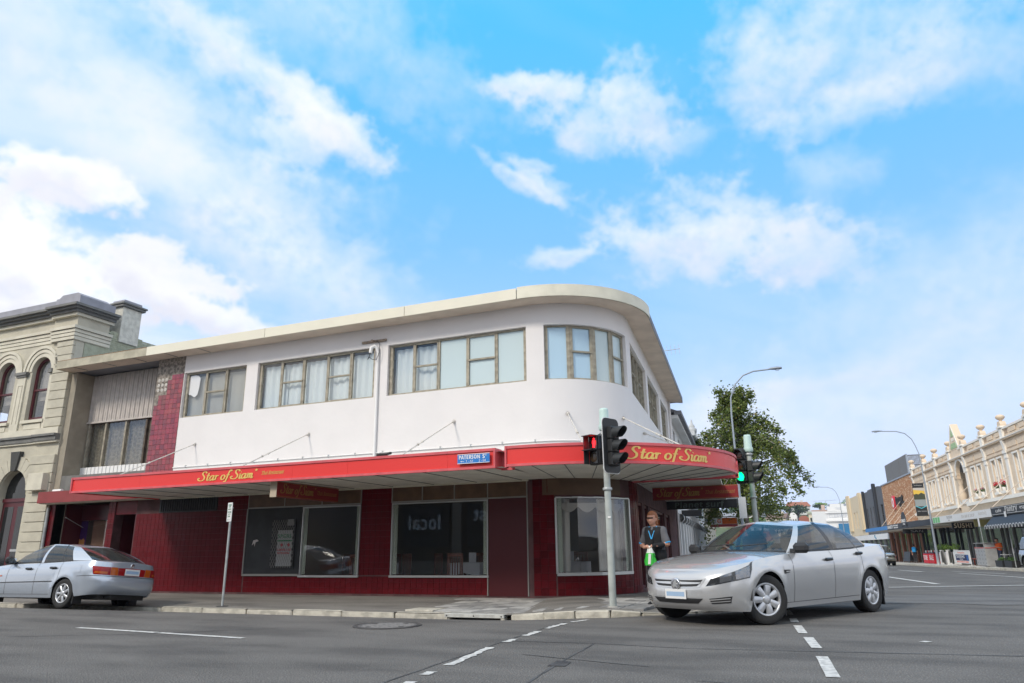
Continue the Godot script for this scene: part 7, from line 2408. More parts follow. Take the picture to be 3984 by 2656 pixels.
	for sg: float in [-1.0, 1.0]:
		lamp_patch(c, sh, "headlamp", sg, [[sh.tz(0.55), 0.62], [sh.tz(0.55), 0.92], [sh.tx(1.95), 0.92], [sh.tx(1.95), 0.62]], M.chrome, 0.006, 8)
		lamp_patch(c, sh, "grille", sg, [[0.0, 0.62], [0.0, 0.92], [sh.tz(0.5), 0.92], [sh.tz(0.5), 0.62]], M.black, 0.005, 8)
		lamp_patch(c, sh, "lower_intake", sg, [[0.0, 0.1], [0.0, 0.3], [sh.tz(0.5), 0.3], [sh.tz(0.5), 0.1]], M.black, 0.005, 8)
	for y: float in [0.58, 0.92]:
		part("bull_bar", MB.new().tube([Vector3(2.05, y, -0.9), Vector3(2.42, y, -0.7), Vector3(2.5, y, 0.0), Vector3(2.42, y, 0.7), Vector3(2.05, y, 0.9)], 0.035, 8), M.chrome, c)
	plate(c, Vector3(2.46, 0.74, 0), PI / 2)
	# grey car parked at the far kerb, half out of view
	r = car("parked_hatch", "grey sport utility car parked beyond the black planter boxes", S.merged({"wr": 0.36, "bot": [[2.4, 0.34], [-2.4, 0.34]], "sh": [[2.4, 0.9], [1.6, 1.0], [-2.4, 1.05]], "handle": M.paint_grey, "spokes": 5}, true), G.merged({"roof": G.roof.map(func(p): return [p[0], p[1] - 0.13, p[2]]), "belt": G.belt.map(func(p): return [p[0], p[1] - 0.1, p[2]])}, true), M.paint_grey)
	c = r[0]; sh = r[1]
	var ft := far_frame(8.9, 4.5, 0.0)
	c.position = ft.origin
	c.rotation.y = -PI / 2 + TURN
	for sg: float in [-1.0, 1.0]:
		lamp_patch(c, sh, "tail_lamp", sg, [[sh.tx(-2.05), 0.7], [sh.tx(-1.95), 0.98], [sh.tz(0.6, true), 0.98], [sh.tz(0.6, true), 0.7]], M.lamp_red, 0.006, 8)


# ---------------------------------------------------------------- people: tapered bones joined by a smooth minimum, meshed as surface nets
func flesh(mb: MB, bones: Array, cell: float, k := 0.04, grow := 0.0, clips := []) -> MB:
	var lo := Vector3.INF
	var hi := -Vector3.INF
	for b: Array in bones:
		var r: float = maxf(b[2], b[3]) + grow + cell * 3.0
		lo = lo.min(b[0] - Vector3.ONE * r).min(b[1] - Vector3.ONE * r)
		hi = hi.max(b[0] + Vector3.ONE * r).max(b[1] + Vector3.ONE * r)
	var nx := int((hi.x - lo.x) / cell) + 2
	var ny := int((hi.y - lo.y) / cell) + 2
	var nz := int((hi.z - lo.z) / cell) + 2
	var f := PackedFloat32Array()
	f.resize(nx * ny * nz)
	f.fill(1.0)
	for b: Array in bones:
		var a: Vector3 = b[0]; var d: Vector3 = b[1] - b[0]
		var ra: float = b[2] + grow; var rb: float = b[3] + grow
		var dd := maxf(d.length_squared(), 1e-9)
		var m := maxf(ra, rb) + k + cell * 2.0
		var p0 := ((a.min(b[1]) - Vector3.ONE * m - lo) / cell).floor().max(Vector3.ZERO)
		var p1 := ((a.max(b[1]) + Vector3.ONE * m - lo) / cell).ceil().min(Vector3(nx - 1, ny - 1, nz - 1))
		for z in range(int(p0.z), int(p1.z) + 1):
			for y in range(int(p0.y), int(p1.y) + 1):
				var o := (z * ny + y) * nx
				for x in range(int(p0.x), int(p1.x) + 1):
					var q := lo + Vector3(x, y, z) * cell - a
					var t := clampf(q.dot(d) / dd, 0.0, 1.0)
					var e := (q - d * t).length() - (ra + (rb - ra) * t)
					var g := f[o + x]
					var h := maxf(k - absf(e - g), 0.0) / k
					f[o + x] = minf(e, g) - h * h * k * 0.25
	for c: Array in clips:
		for z in nz:
			for y in ny:
				for x in nx:
					var i := (z * ny + y) * nx + x
					if f[i] < 0.2: f[i] = maxf(f[i], (lo + Vector3(x, y, z) * cell - c[0]).dot(c[1]))
	var ids := PackedInt32Array()
	ids.resize(nx * ny * nz)
	ids.fill(-1)
	var vs := PackedVector3Array()
	for z in nz - 1:
		for y in ny - 1:
			for x in nx - 1:
				var i := (z * ny + y) * nx + x
				var neg := 0
				var v := [f[i], f[i + 1], f[i + nx], f[i + nx + 1], f[i + nx * ny], f[i + nx * ny + 1], f[i + nx * ny + nx], f[i + nx * ny + nx + 1]]
				for q: float in v:
					if q < 0: neg += 1
				if neg == 0 or neg == 8: continue
				var s := Vector3.ZERO
				var n := 0
				for e: Array in [[0, 1], [2, 3], [4, 5], [6, 7], [0, 2], [1, 3], [4, 6], [5, 7], [0, 4], [1, 5], [2, 6], [3, 7]]:
					var va: float = v[e[0]]; var vb: float = v[e[1]]
					if (va < 0) != (vb < 0):
						var t := va / (va - vb)
						s += Vector3(e[0] & 1, (e[0] >> 1) & 1, e[0] >> 2).lerp(Vector3(e[1] & 1, (e[1] >> 1) & 1, e[1] >> 2), t)
						n += 1
				ids[i] = vs.size()
				vs.append(lo + (Vector3(x, y, z) + s / n) * cell)
	var nor := PackedVector3Array()
	nor.resize(vs.size())
	var quads := []
	var step := [1, nx, nx * ny]
	for z in range(1, nz - 1):
		for y in range(1, ny - 1):
			for x in range(1, nx - 1):
				var i := (z * ny + y) * nx + x
				for ax in 3:
					var j: int = i + step[ax]
					if (f[i] < 0) == (f[j] < 0): continue
					var u: int = step[(ax + 1) % 3]; var w: int = step[(ax + 2) % 3]
					var q := [ids[i - u - w], ids[i - w], ids[i], ids[i - u]]
					if q.min() < 0: continue
					if f[i] > 0: q.reverse()
					quads.append(q)
					var nn := (vs[q[2]] - vs[q[0]]).cross(vs[q[3]] - vs[q[1]])
					for e: int in q: nor[e] += nn
	for q: Array in quads:
		for e: int in [q[0], q[2], q[1], q[0], q[3], q[2]]:
			mb.put(vs[e], nor[e].normalized())
	return mb


func limb(a: Vector3, b: Vector3, ra: float, rb: float) -> Array:
	return [a, b, ra, rb]


# J: joints head, neck, chest, hip, shoulder/elbow/wrist/hand/knee/ankle/toe for l and r
func person(label: String, at: Vector3, yaw: float, J: Dictionary, look_: Dictionary, cell: float) -> Node3D:
	var o := thing("person", label, "person", at, yaw)
	var h: Vector3 = J.head
	var body := []
	body.append(limb(h + Vector3(0, 0.03, -0.012), h + Vector3(0, -0.035, 0.02), 0.096, 0.072))
	body.append(limb(h + Vector3(0, -0.06, 0.03), h + Vector3(0, -0.085, 0.045), 0.05, 0.035))
	body.append(limb(h + Vector3(0, -0.02, 0.09), h + Vector3(0, -0.04, 0.105), 0.012, 0.016))
	for s: float in [-1.0, 1.0]: body.append(limb(h + Vector3(0.092 * s, 0.0, -0.005), h + Vector3(0.092 * s, -0.035, 0.0), 0.016, 0.012))
	body.append(limb(h + Vector3(0, -0.05, -0.01), J.neck, 0.05, 0.056))
	var torso := [limb(J.neck + Vector3(0, -0.03, 0), J.chest, 0.06, 0.12)]
	for s: float in [-1.0, 1.0]:
		torso.append(limb(J.chest + Vector3(0.07 * s, 0.03, 0.01), J.waist + Vector3(0.055 * s, 0, 0), 0.108, 0.105))
		torso.append(limb(J.waist + Vector3(0.06 * s, 0, 0), J.hip + Vector3(0.075 * s, 0, -0.01), 0.105, 0.118))
	var arms := []
	var sleeves := []
	var legs := []
	var hands := []
	for k: String in ["l", "r"]:
		torso.append(limb(J.neck + Vector3(0, -0.05, -0.01), J["shoulder_" + k], 0.055, 0.06))
		arms.append(limb(J["shoulder_" + k], J["elbow_" + k], 0.056, 0.043))
		var cut: Vector3 = J["shoulder_" + k].lerp(J["elbow_" + k], 0.78)
		sleeves.append(limb(J["shoulder_" + k], cut, 0.06, 0.056))
		arms.append(limb(J["elbow_" + k], J["wrist_" + k], 0.043, 0.029))
		var w: Vector3 = J["wrist_" + k]; var hd: Vector3 = J["hand_" + k]
		hands.append(limb(w, w.lerp(hd, 0.75), 0.028, 0.034))
		var d := (hd - w).normalized()
		var sd := d.cross(Vector3.UP).normalized()
		var dn := d.cross(sd)
		for q in 4:
			var root := w.lerp(hd, 0.8) + sd * (-0.027 + q * 0.018)
			var mid := root + d * (0.032 + 0.006 * (1.5 - absf(q - 1.5))) + dn * 0.012
			hands.append(limb(root, mid, 0.0095, 0.009))
			hands.append(limb(mid, mid + d * 0.014 + dn * 0.026, 0.009, 0.0075))
		var th := w.lerp(hd, 0.35) + sd * (0.03 if k == "l" else -0.03)
		hands.append(limb(th, th + d * 0.035 + sd * (0.016 if k == "l" else -0.016), 0.012, 0.0095))
		legs.append(limb(J.hip + Vector3((0.085 if J["knee_" + k].x > J.hip.x else -0.085), -0.02, 0), J["knee_" + k], 0.092, 0.063))
		legs.append(limb(J["knee_" + k], J["ankle_" + k], 0.06, 0.04))
	var sk := MB.new()
	flesh(sk, body + torso + arms + legs, cell)
	if cell < 0.02: flesh(sk, hands, 0.005, 0.008)
	else: flesh(sk, hands.map(func(b): return [b[0], b[1], maxf(b[2], 0.016), maxf(b[3], 0.014)]), 0.014, 0.01)
	part("body", sk, M.skin, o)
	var hips := [limb(J.waist + Vector3(0, -0.06, 0), J.hip, 0.115, 0.12)]
	for s: float in [-1.0, 1.0]: hips.append(limb(J.waist + Vector3(0.06 * s, -0.03, 0), J.hip + Vector3(0.075 * s, 0, -0.01), 0.105, 0.118))
	if look_.shorts: part("shorts", flesh(MB.new(), hips + legs.filter(func(b): return b[2] > 0.07).map(func(b): return [b[0], b[0].lerp(b[1], 0.95), 0.095, 0.085]), cell, 0.04, 0.014), look_.trousers, o)
	else: part("trousers", flesh(MB.new(), hips + legs, cell, 0.04, 0.016), look_.trousers, o)
	part("shirt", flesh(MB.new(), torso + sleeves, cell, 0.04, 0.012, [[J.hip + Vector3(0, -0.05, 0), Vector3.DOWN], [J.neck + Vector3(0, 0.015, 0), Vector3.UP]]), look_.shirt, o)
	if look_.has("vest"):
		part("vest", flesh(MB.new(), torso.filter(func(b): return true), cell, 0.04, 0.028, [[J.hip + Vector3(0, -0.09, 0), Vector3.DOWN], [J.neck + Vector3(0, 0.0, 0), Vector3(0, 0.99, 0.14)], [J.neck + Vector3(0.165, 0, 0), Vector3.RIGHT], [J.neck + Vector3(-0.165, 0, 0), Vector3.LEFT]]), look_.vest, o)
	var hair := []
	for b: Array in look_.hair: hair.append(limb(h + b[0], h + b[1], b[2], b[3]))
	part("hair", flesh(MB.new(), hair, minf(cell, 0.014), 0.03), look_.hair_mat, o)
	for k: String in ["l", "r"]:
		part("shoe", flesh(MB.new(), [limb(J["ankle_" + k] + Vector3(0, -0.03, -0.02), J["toe_" + k], 0.045, 0.035)], minf(cell, 0.016), 0.02), look_.shoe, o)
	return o


func people() -> void:
	var J := {"head": Vector3(-0.02, 1.565, 0.03), "neck": Vector3(0, 1.42, 0), "chest": Vector3(0, 1.25, 0.005), "waist": Vector3(0, 1.06, 0), "hip": Vector3(0, 0.90, 0),
		"shoulder_l": Vector3(0.165, 1.345, 0), "elbow_l": Vector3(0.255, 1.1, 0.02), "wrist_l": Vector3(0.12, 1.065, 0.22), "hand_l": Vector3(0.03, 1.06, 0.27),
		"shoulder_r": Vector3(-0.165, 1.345, 0), "elbow_r": Vector3(-0.255, 1.09, 0.02), "wrist_r": Vector3(-0.12, 1.04, 0.23), "hand_r": Vector3(-0.02, 1.06, 0.285),
		"knee_l": Vector3(0.095, 0.49, 0.02), "ankle_l": Vector3(0.1, 0.09, -0.01), "toe_l": Vector3(0.12, 0.035, 0.16), "knee_r": Vector3(-0.095, 0.49, 0.02), "ankle_r": Vector3(-0.1, 0.09, -0.01), "toe_r": Vector3(-0.12, 0.035, 0.16)}
	var short_hair := [[Vector3(0, 0.045, -0.025), Vector3(0, 0.0, -0.05), 0.098, 0.092], [Vector3(0, 0.08, 0.0), Vector3(0, 0.06, -0.04), 0.066, 0.08]]
	var tied := short_hair + [[Vector3(0.075, 0.02, -0.02), Vector3(0.085, -0.1, -0.02), 0.04, 0.025], [Vector3(-0.06, 0.02, -0.05), Vector3(-0.06, -0.06, -0.06), 0.045, 0.03]]
	var w := person("woman in a black vest and grey polo holding a green and white bag", Vector3(-2.88, 0.045, -13.7), deg_to_rad(-12.0), J, {"shorts": false, "trousers": M.cloth_black, "shirt": M.cloth_grey, "vest": M.cloth_black, "hair": tied, "hair_mat": mat(0.24, 0.085, 0.03, 0.6), "shoe": M.black}, 0.014)
	w.scale = Vector3.ONE * 0.975
	part("dark_glasses", MB.new().cbox(J.head + Vector3(0, 0.012, 0.098), Vector3(0.135, 0.026, 0.014), 0.006), M.black_gloss, w)
	var ln := MB.new()
	ln.tube([Vector3(-0.075, 1.42, 0.05), Vector3(-0.055, 1.33, 0.135), Vector3(0.0, 1.19, 0.165)], 0.011, 6)
	ln.tube([Vector3(0.075, 1.42, 0.05), Vector3(0.055, 1.33, 0.135), Vector3(0.005, 1.19, 0.165)], 0.011, 6)
	part("lanyard", ln, mat(0.03, 0.36, 0.72, 0.6), w)
	part("id_card", MB.new().cbox(Vector3(0.0, 1.15, 0.17), Vector3(0.055, 0.08, 0.006), 0.002), M.cloth_black, w)
	part("shirt_placket", flesh(MB.new(), [limb(Vector3(0.0, 1.38, 0.09), Vector3(0.0, 1.2, 0.126), 0.03, 0.026)], 0.01, 0.01), M.cloth_grey, w)
	part("wrist_brace", flesh(MB.new(), [limb(Vector3(0.2, 1.083, 0.11), Vector3(0.07, 1.062, 0.25), 0.046, 0.042)], 0.01, 0.02), M.cloth_black, w)
	for s: float in [-1.0, 1.0]:
		var e: Vector3 = J["shoulder_l" if s > 0 else "shoulder_r"].lerp(J["elbow_l" if s > 0 else "elbow_r"], 0.94)
		part("cuff_trim", MB.new().lathe(e, J["elbow_l" if s > 0 else "elbow_r"] - e, [[0.067, -0.012], [0.074, -0.004], [0.074, 0.004], [0.067, 0.012]], 16), mat(0.03, 0.36, 0.72, 0.6), w)
	var bag := thing("shopping_bag", "green and white plastic bag hanging from the woman's hands", "bag", w.transform * Vector3(0.01, 0.72, 0.285), deg_to_rad(-12.0))
	var rows := []
	for i in 9:
		var t := float(i) / 8
		var line := PackedVector3Array()
		for k in 17:
			var a := TAU * k / 16
			var rr := lerpf(0.1, 0.025, pow(t, 1.6)) * (1.0 + 0.18 * sin(k * 2.3 + i) + 0.1 * sin(k * 5.1))
			line.append(Vector3(cos(a) * rr * 1.1, t * 0.34, sin(a) * rr * 0.55))
		rows.append(line)
	part("sack", MB.new().grid(rows.slice(0, 6), true, true), mat(0.04, 0.5, 0.05, 0.5), bag, "bright green lower part of the bag")
	part("handles", MB.new().grid(rows.slice(5, 9), true, true), mat(0.72, 0.74, 0.70, 0.5), bag, "white gathered top of the bag")
	part("print", MB.new().prism(PackedVector2Array([Vector2(-0.02, 0.02), Vector2(0.03, 0.02), Vector2(0.05, 0.2), Vector2(0.0, 0.2)]), 0.058, 0.07), mat(0.72, 0.74, 0.70, 0.5), bag)
	var J2 := J.duplicate()
	J2.merge({"head": Vector3(0.0, 1.60, 0.06), "elbow_l": Vector3(0.28, 1.12, 0.0), "wrist_l": Vector3(0.12, 1.16, 0.24), "hand_l": Vector3(0.04, 1.2, 0.28), "elbow_r": Vector3(-0.28, 1.12, 0.0), "wrist_r": Vector3(-0.14, 1.14, 0.22), "hand_r": Vector3(-0.04, 1.17, 0.27), "shoulder_l": Vector3(0.2, 1.38, 0), "shoulder_r": Vector3(-0.2, 1.38, 0), "knee_l": Vector3(0.1, 0.48, 0.08), "ankle_l": Vector3(0.1, 0.09, -0.05)}, true)
	var om := person("worker in an orange shirt and dark shorts looking at a phone outside the cafe", far_frame(-8.7, 1.7, 0.14).origin, deg_to_rad(-60.0), J2, {"shorts": true, "trousers": mat(0.03, 0.04, 0.075, 0.9), "shirt": mat(0.8, 0.13, 0.02, 0.8), "hair": short_hair, "hair_mat": mat(0.02, 0.015, 0.012, 0.7), "shoe": mat(0.15, 0.11, 0.07)}, 0.022)
	om.scale = Vector3.ONE * 1.03
	var J3 := J.duplicate()
	J3.merge({"head": Vector3(0.0, 1.6, 0.02), "elbow_l": Vector3(0.24, 1.1, -0.03), "wrist_l": Vector3(0.23, 0.86, 0.06), "hand_l": Vector3(0.22, 0.77, 0.08), "elbow_r": Vector3(-0.24, 1.1, -0.03), "wrist_r": Vector3(-0.23, 0.86, 0.06), "hand_r": Vector3(-0.22, 0.77, 0.08), "knee_l": Vector3(0.09, 0.48, 0.1), "ankle_l": Vector3(0.09, 0.09, 0.02)}, true)
	var bm := person("person in dark clothes with a bright blue backpack walking past the brick shop", far_frame(-35.2, 1.5, 0.14).origin, deg_to_rad(170.0), J3, {"shorts": false, "trousers": mat(0.035, 0.03, 0.032, 0.9), "shirt": mat(0.02, 0.02, 0.022, 0.9), "hair": short_hair, "hair_mat": mat(0.05, 0.03, 0.02, 0.7), "shoe": mat(0.12, 0.06, 0.05)}, 0.026)
	bm.scale = Vector3.ONE * 1.06
	var bp := thing("backpack", "bright blue backpack worn on a person's back", "backpack", bm.transform * Vector3(0.0, 0.98, -0.2), deg_to_rad(170.0))
	part("sack", MB.new().cbox(Vector3(0, 0.24, 0), Vector3(0.36, 0.5, 0.2), 0.06), mat(0.01, 0.25, 0.6, 0.8), bp)
	part("pocket", MB.new().cbox(Vector3(0, 0.14, -0.11), Vector3(0.26, 0.24, 0.06), 0.02), mat(0.02, 0.3, 0.65, 0.8), bp)
	for x: float in [-0.1, 0.1]: part("strap", MB.new().tube([Vector3(x, 0.48, 0.06), Vector3(x * 1.1, 0.5, 0.2), Vector3(x * 1.3, 0.3, 0.32), Vector3(x * 1.3, 0.05, 0.24)], 0.018, 6), M.cloth_black, bp)
	var J4 := J3.duplicate()
	person("person in dark clothes walking by the white pilaster shopfronts", Vector3(-4.75, fall(-41.0) + 0.04, -41.0), deg_to_rad(20.0), J4, {"shorts": false, "trousers": M.cloth_black, "shirt": M.cloth_black, "hair": short_hair, "hair_mat": mat(0.02, 0.015, 0.012, 0.7), "shoe": M.black}, 0.028)


# ---------------------------------------------------------------- across and along the side street
func far_building(called: String, label: String) -> Node3D:      # local x = s along the facade towards the camera, y = height, z = out from it
	var o := thing(called, label, "building")
	var t := far_frame(0, 0, 0)
	t.origin.y = 0
	o.transform = t
	return o


func bx(called: String, o: Node3D, m: Material, x0: float, x1: float, y0: float, y1: float, z0: float, z1: float, label := "") -> MeshInstance3D:
	return part(called, MB.new().box(Vector3(x0, y0, z0), Vector3(x1, y1, z1)), m, o, label)


func far_window(o: Node3D, x0: float, x1: float, y0: float, y1: float, fm: Material, gm: Material, f := 0.07, sill := true) -> Node3D:
	var g := group_node("window", o)
	part("frame", MB.new().box(Vector3(x0, y0, -0.2), Vector3(x0 + f, y1, -0.1)).box(Vector3(x1 - f, y0, -0.2), Vector3(x1, y1, -0.1)).box(Vector3(x0 + f, y1 - f, -0.2), Vector3(x1 - f, y1, -0.1)).box(Vector3(x0 + f, y0, -0.2), Vector3(x1 - f, y0 + f, -0.1)).box(Vector3(x0 + f, (y0 + y1) / 2 - 0.03, -0.2), Vector3(x1 - f, (y0 + y1) / 2 + 0.03, -0.1)), fm, g)
	part("pane", MB.new().box(Vector3(x0 + f, y0 + f, -0.17), Vector3(x1 - f, y1 - f, -0.165)), gm, g)
	if sill: part("sill", MB.new().box(Vector3(x0 - 0.12, y0 - 0.16, -0.02), Vector3(x1 + 0.12, y0, 0.16)), fm, g)
	return g


func terrace() -> void:
	rng.seed = 404
	var b := far_building("ornate_terrace", "long beige Victorian terrace with ball finials, white pilasters and a pointed gable")
	var piers := [-37.6, -32.4, -27.9, -22.9, -18.7, -13.6, -9.1, -4.2, 0.5, 5.2]
	var ops := []
	var wins := []
	for i in piers.size() - 1:
		if i == 3: continue
		var w: float = piers[i + 1] - piers[i]
		for f: float in [0.34, 0.66]:
			var c: float = piers[i] + w * f
			wins.append([c - 0.38, c + 0.38])
			ops.append([c - 0.38 + 38.3, c + 0.38 + 38.3, 4.66, 6.9])
	ops.append([-21.75 + 38.3, -19.35 + 38.3, 4.66, 7.9])
	part("front_wall", MB.new().wall(PackedVector2Array([Vector2(-38.3, 0), Vector2(5.3, 0)]), 2.6, 8.9, ops, 0.3), M.beige, b)
	for e: Array in wins:
		var g := far_window(b, e[0], e[1], 4.66, 6.9, M.beige_white, M.pale_pane, 0.06)
		part("surround", MB.new().box(Vector3(e[0] - 0.14, 4.66, 0), Vector3(e[0], 6.98, 0.04)).box(Vector3(e[1], 4.66, 0), Vector3(e[1] + 0.14, 6.98, 0.04)).box(Vector3(e[0] - 0.14, 6.92, 0), Vector3(e[1] + 0.14, 7.04, 0.07)), M.beige_white, g)
	var fill := MB.new()
	arch_fill(fill, -20.55, 6.72, 1.16, 1.205, 7.905, -0.28, -0.004)
	part("arch_spandrel", fill, M.beige, b)
	part("arch_moulding", MB.new().prism(ring2(-20.55, 6.72, 1.16, 1.36), 0.0, 0.06), M.beige_white, b)
	bx("balcony_back", b, mat(0.30, 0.22, 0.165, 0.9), -21.9, -19.2, 4.4, 8.0, -1.6, -1.5)
	part("balcony_vase", MB.new().lathe(Vector3(-21.4, 4.4, -0.1), Vector3.UP, [[0.2, 0.0], [0.32, 0.3], [0.36, 0.7], [0.2, 1.1], [0.16, 1.5], [0.3, 1.9], [0.4, 2.0]], 14), M.beige, b)
	bx("balcony_rail", b, M.beige_white, -21.9, -19.2, 4.3, 4.66, -0.05, 0.08)
	for i in piers.size():
		var x: float = piers[i]
		bx("pilaster", b, M.beige_white, x - 0.24, x + 0.24, 4.35, 6.75, 0.0, 0.08)
		part("capital", MB.new().box(Vector3(x - 0.3, 6.75, 0), Vector3(x + 0.3, 6.86, 0.12)).box(Vector3(x - 0.26, 6.86, 0), Vector3(x + 0.26, 7.1, 0.1)).box(Vector3(x - 0.34, 7.1, 0), Vector3(x + 0.34, 7.33, 0.15)), M.beige_white, b)
		part("bracket", MB.new().prism(PackedVector2Array([Vector2(-0.02, 7.33), Vector2(0.1, 7.36), Vector2(0.12, 7.6), Vector2(0.19, 7.9), Vector2(0.2, 7.99), Vector2(-0.02, 7.99)]), -0.2, 0.2), M.beige_white, b).transform = Transform3D(Basis(Vector3(0, 0, 1), Vector3.UP, Vector3(-1, 0, 0)), Vector3(x, 0, 0))
		bx("parapet_pier", b, M.beige_white, x - 0.3, x + 0.3, 8.15, 8.8, 0.0, 0.12)
		bx("pier_cap", b, M.beige_white, x - 0.4, x + 0.4, 8.85, 8.97, -0.3, 0.2)
		var fi := group_node("finial", b)
		part("pedestal", MB.new().prism(PackedVector2Array([Vector2(-0.34, 8.97), Vector2(0.34, 8.97), Vector2(0.34, 9.1), Vector2(0.2, 9.32), Vector2(-0.2, 9.32), Vector2(-0.34, 9.1)]), -0.26, 0.12), M.beige, fi)
		part("ball", MB.new().lathe(Vector3(0, 9.32, -0.06), Vector3.UP, [[0.1, 0.0], [0.09, 0.08], [0.2, 0.14], [0.3, 0.27], [0.28, 0.38], [0.16, 0.47], [0.0, 0.5]], 16), M.beige, fi)
		fi.position.x = x
		if i == piers.size() - 1: continue
		var x1: float = piers[i + 1]
		if i == 3: continue
		bx("parapet_panel", b, M.beige, x + 0.5, x1 - 0.5, 8.22, 8.3, 0.02, 0.08)
		bx("parapet_panel", b, M.beige, x + (x1 - x) * 0.3, x + (x1 - x) * 0.55, 8.36, 8.66, 0.02, 0.07)
		bx("parapet_panel", b, M.beige, x + (x1 - x) * 0.68, x + (x1 - x) * 0.88, 8.36, 8.66, 0.02, 0.07)
		for k in 3: bx("parapet_slot", b, mat(0.36, 0.25, 0.18), x + 0.55 + k * 0.2, x + 0.62 + k * 0.2, 8.36, 8.66, 0.021, 0.024)
		bx("frieze_panel", b, M.beige, x + 0.36, (x + x1) / 2 - 0.1, 7.42, 7.8, 0.0, 0.05)
		bx("frieze_panel", b, M.beige, (x + x1) / 2 + 0.1, x1 - 0.36, 7.42, 7.8, 0.0, 0.05)
		bx("architrave", b, M.beige, x + 0.3, x1 - 0.3, 7.14, 7.3, 0.0, 0.08)
	bx("cornice", b, M.beige, -38.4, 5.4, 8.0, 8.08, -0.05, 0.2)
	bx("cornice", b, M.beige_white, -38.4, 5.4, 8.08, 8.14, -0.05, 0.24)
	bx("coping", b, M.beige_white, -38.4, -22.9, 8.72, 8.84, -0.1, 0.09)
	bx("coping", b, M.beige_white, -20.0, 5.4, 8.72, 8.84, -0.1, 0.09)
	for e: Array in [[-38.2, -22.2], [-19.3, 5.3]]:
		var rows := []
		for k in 9:
			var a := PI / 2 * k / 8
			rows.append(PackedVector3Array([Vector3(e[0], 3.55 + 0.5 * sin(a), 0.24 - 0.22 * cos(a)), Vector3(e[1], 3.55 + 0.5 * sin(a), 0.24 - 0.22 * cos(a))]))
		part("cove_moulding", MB.new().grid(rows, false, true), M.beige, b)
		bx("string_course", b, M.beige_white, e[0] - 0.1, e[1] + 0.1, 4.06, 4.3, 0.0, 0.28)
	var ped := group_node("gable", b)
	var tr := PackedVector2Array([Vector2(-22.4, 8.84), Vector2(-19.5, 8.84), Vector2(-20.85, 11.0), Vector2(-21.05, 11.0)])
	part("body", MB.new().prism(tr, -0.5, 0.02), M.beige, ped)
	part("rim", MB.new().prism(PackedVector2Array([Vector2(-22.4, 8.84), Vector2(-22.2, 8.84), Vector2(-20.97, 10.78), Vector2(-21.0, 11.0)]), 0.02, 0.07), M.beige_white, ped)
	part("rim", MB.new().prism(PackedVector2Array([Vector2(-19.5, 8.84), Vector2(-19.7, 8.84), Vector2(-20.93, 10.78), Vector2(-20.9, 11.0)]), 0.02, 0.07), M.beige_white, ped)
	var gp := worn(0.36, 0.5, 0.28, 0.3, 0.2, 0.8, 90)
	part("green_panel", MB.new().prism(PackedVector2Array([Vector2(-21.9, 8.95), Vector2(-20.0, 8.95), Vector2(-20.3, 9.4), Vector2(-21.6, 9.4)]), 0.02, 0.05), gp, ped)
	part("green_panel", MB.new().prism(PackedVector2Array([Vector2(-21.3, 9.95), Vector2(-20.6, 9.95), Vector2(-20.85, 10.5), Vector2(-21.05, 10.5)]), 0.02, 0.05), gp, ped)
	part("date", MB.new().text("1888", 0.8, 0.26, Vector3(-21.35, 9.56, 0.02), 0.03, "Droid Sans", true), M.beige_white, ped)
	bx("roof", b, M.slate, -38.3, 5.3, 8.4, 8.5, -9.0, -0.3)
	bx("side_wall", b, M.beige, -38.3, -38.1, -1.2, 8.7, -9.0, -0.3)
	# canopies over the footway, their lettering, hanging signs
	for e: Array in [[-19.18, -4.32, 2.72, 3.21, M.sign_white, "white canopy edge with faint grey and green lettering"], [-4.28, 9.0, 2.76, 3.26, M.black, "black canopy edge with white cafe lettering"], [-25.8, -19.25, 2.66, 3.15, M.black, "plain black canopy edge"]]:
		bx("canopy_fascia", b, e[4], e[0], e[1], e[2], e[3], 2.92, 3.0, e[5])
		bx("canopy_underside", b, M.awning_under, e[0], e[1], e[2] + 0.04, e[2] + 0.08, 0.0, 2.92)
		bx("canopy_top", b, M.galv, e[0], e[1], e[3] - 0.06, e[3] - 0.02, 0.0, 2.92)
	for k in 3: bx("green_stripe", b, mat(0.16, 0.5, 0.2), -19.0 + k * 0.75, -18.4 + k * 0.75, 2.76, 3.17, 3.0, 3.004)
	part("grey_lettering", MB.new().text("SUSHI", 1.5, 0.2, Vector3(-14.8, 2.95, 3.0), 0.006, "Droid Sans").text("tea", 0.5, 0.1, Vector3(-14.5, 2.8, 3.0), 0.006), mat(0.2, 0.2, 0.2), b)
	part("grey_lettering", MB.new().text("TEA BAR & SHOP", 3.1, 0.2, Vector3(-10.9, 2.86, 3.0), 0.006), mat(0.4, 0.38, 0.36), b)
	part("grey_lettering", MB.new().text("homebody", 1.7, 0.3, Vector3(-6.9, 2.84, 3.0), 0.006, "Droid Serif"), mat(0.5, 0.49, 0.48), b)
	part("white_lettering", MB.new().text("cafe", 1.0, 0.2, Vector3(-3.4, 2.92, 3.0), 0.006).text("espresso", 2.2, 0.2, Vector3(0.75, 2.9, 3.0), 0.006), M.sign_white, b)
	part("white_lettering", MB.new().text("Pantry", 2.1, 0.42, Vector3(-1.8, 2.8, 3.0), 0.006, "Droid Serif", false, 0.2), M.sign_white, b)
	for y: float in [2.8, 3.2]: bx("white_line", b, M.sign_white, -4.2, 9.0, y, y + 0.02, 3.0, 3.005)
	var bl := MB.new()
	bl.quad(Vector3(-4.4, 2.1, 3.5), Vector3(9, 2.1, 3.5), Vector3(9, 2.75, 2.9), Vector3(-4.4, 2.75, 2.9))
	bl.quad(Vector3(-4.4, 1.96, 3.5), Vector3(9, 1.96, 3.5), Vector3(9, 2.1, 3.5), Vector3(-4.4, 2.1, 3.5))
	part("cafe_blind", bl, M.black, b, "sloping black blind with a scalloped white edge")
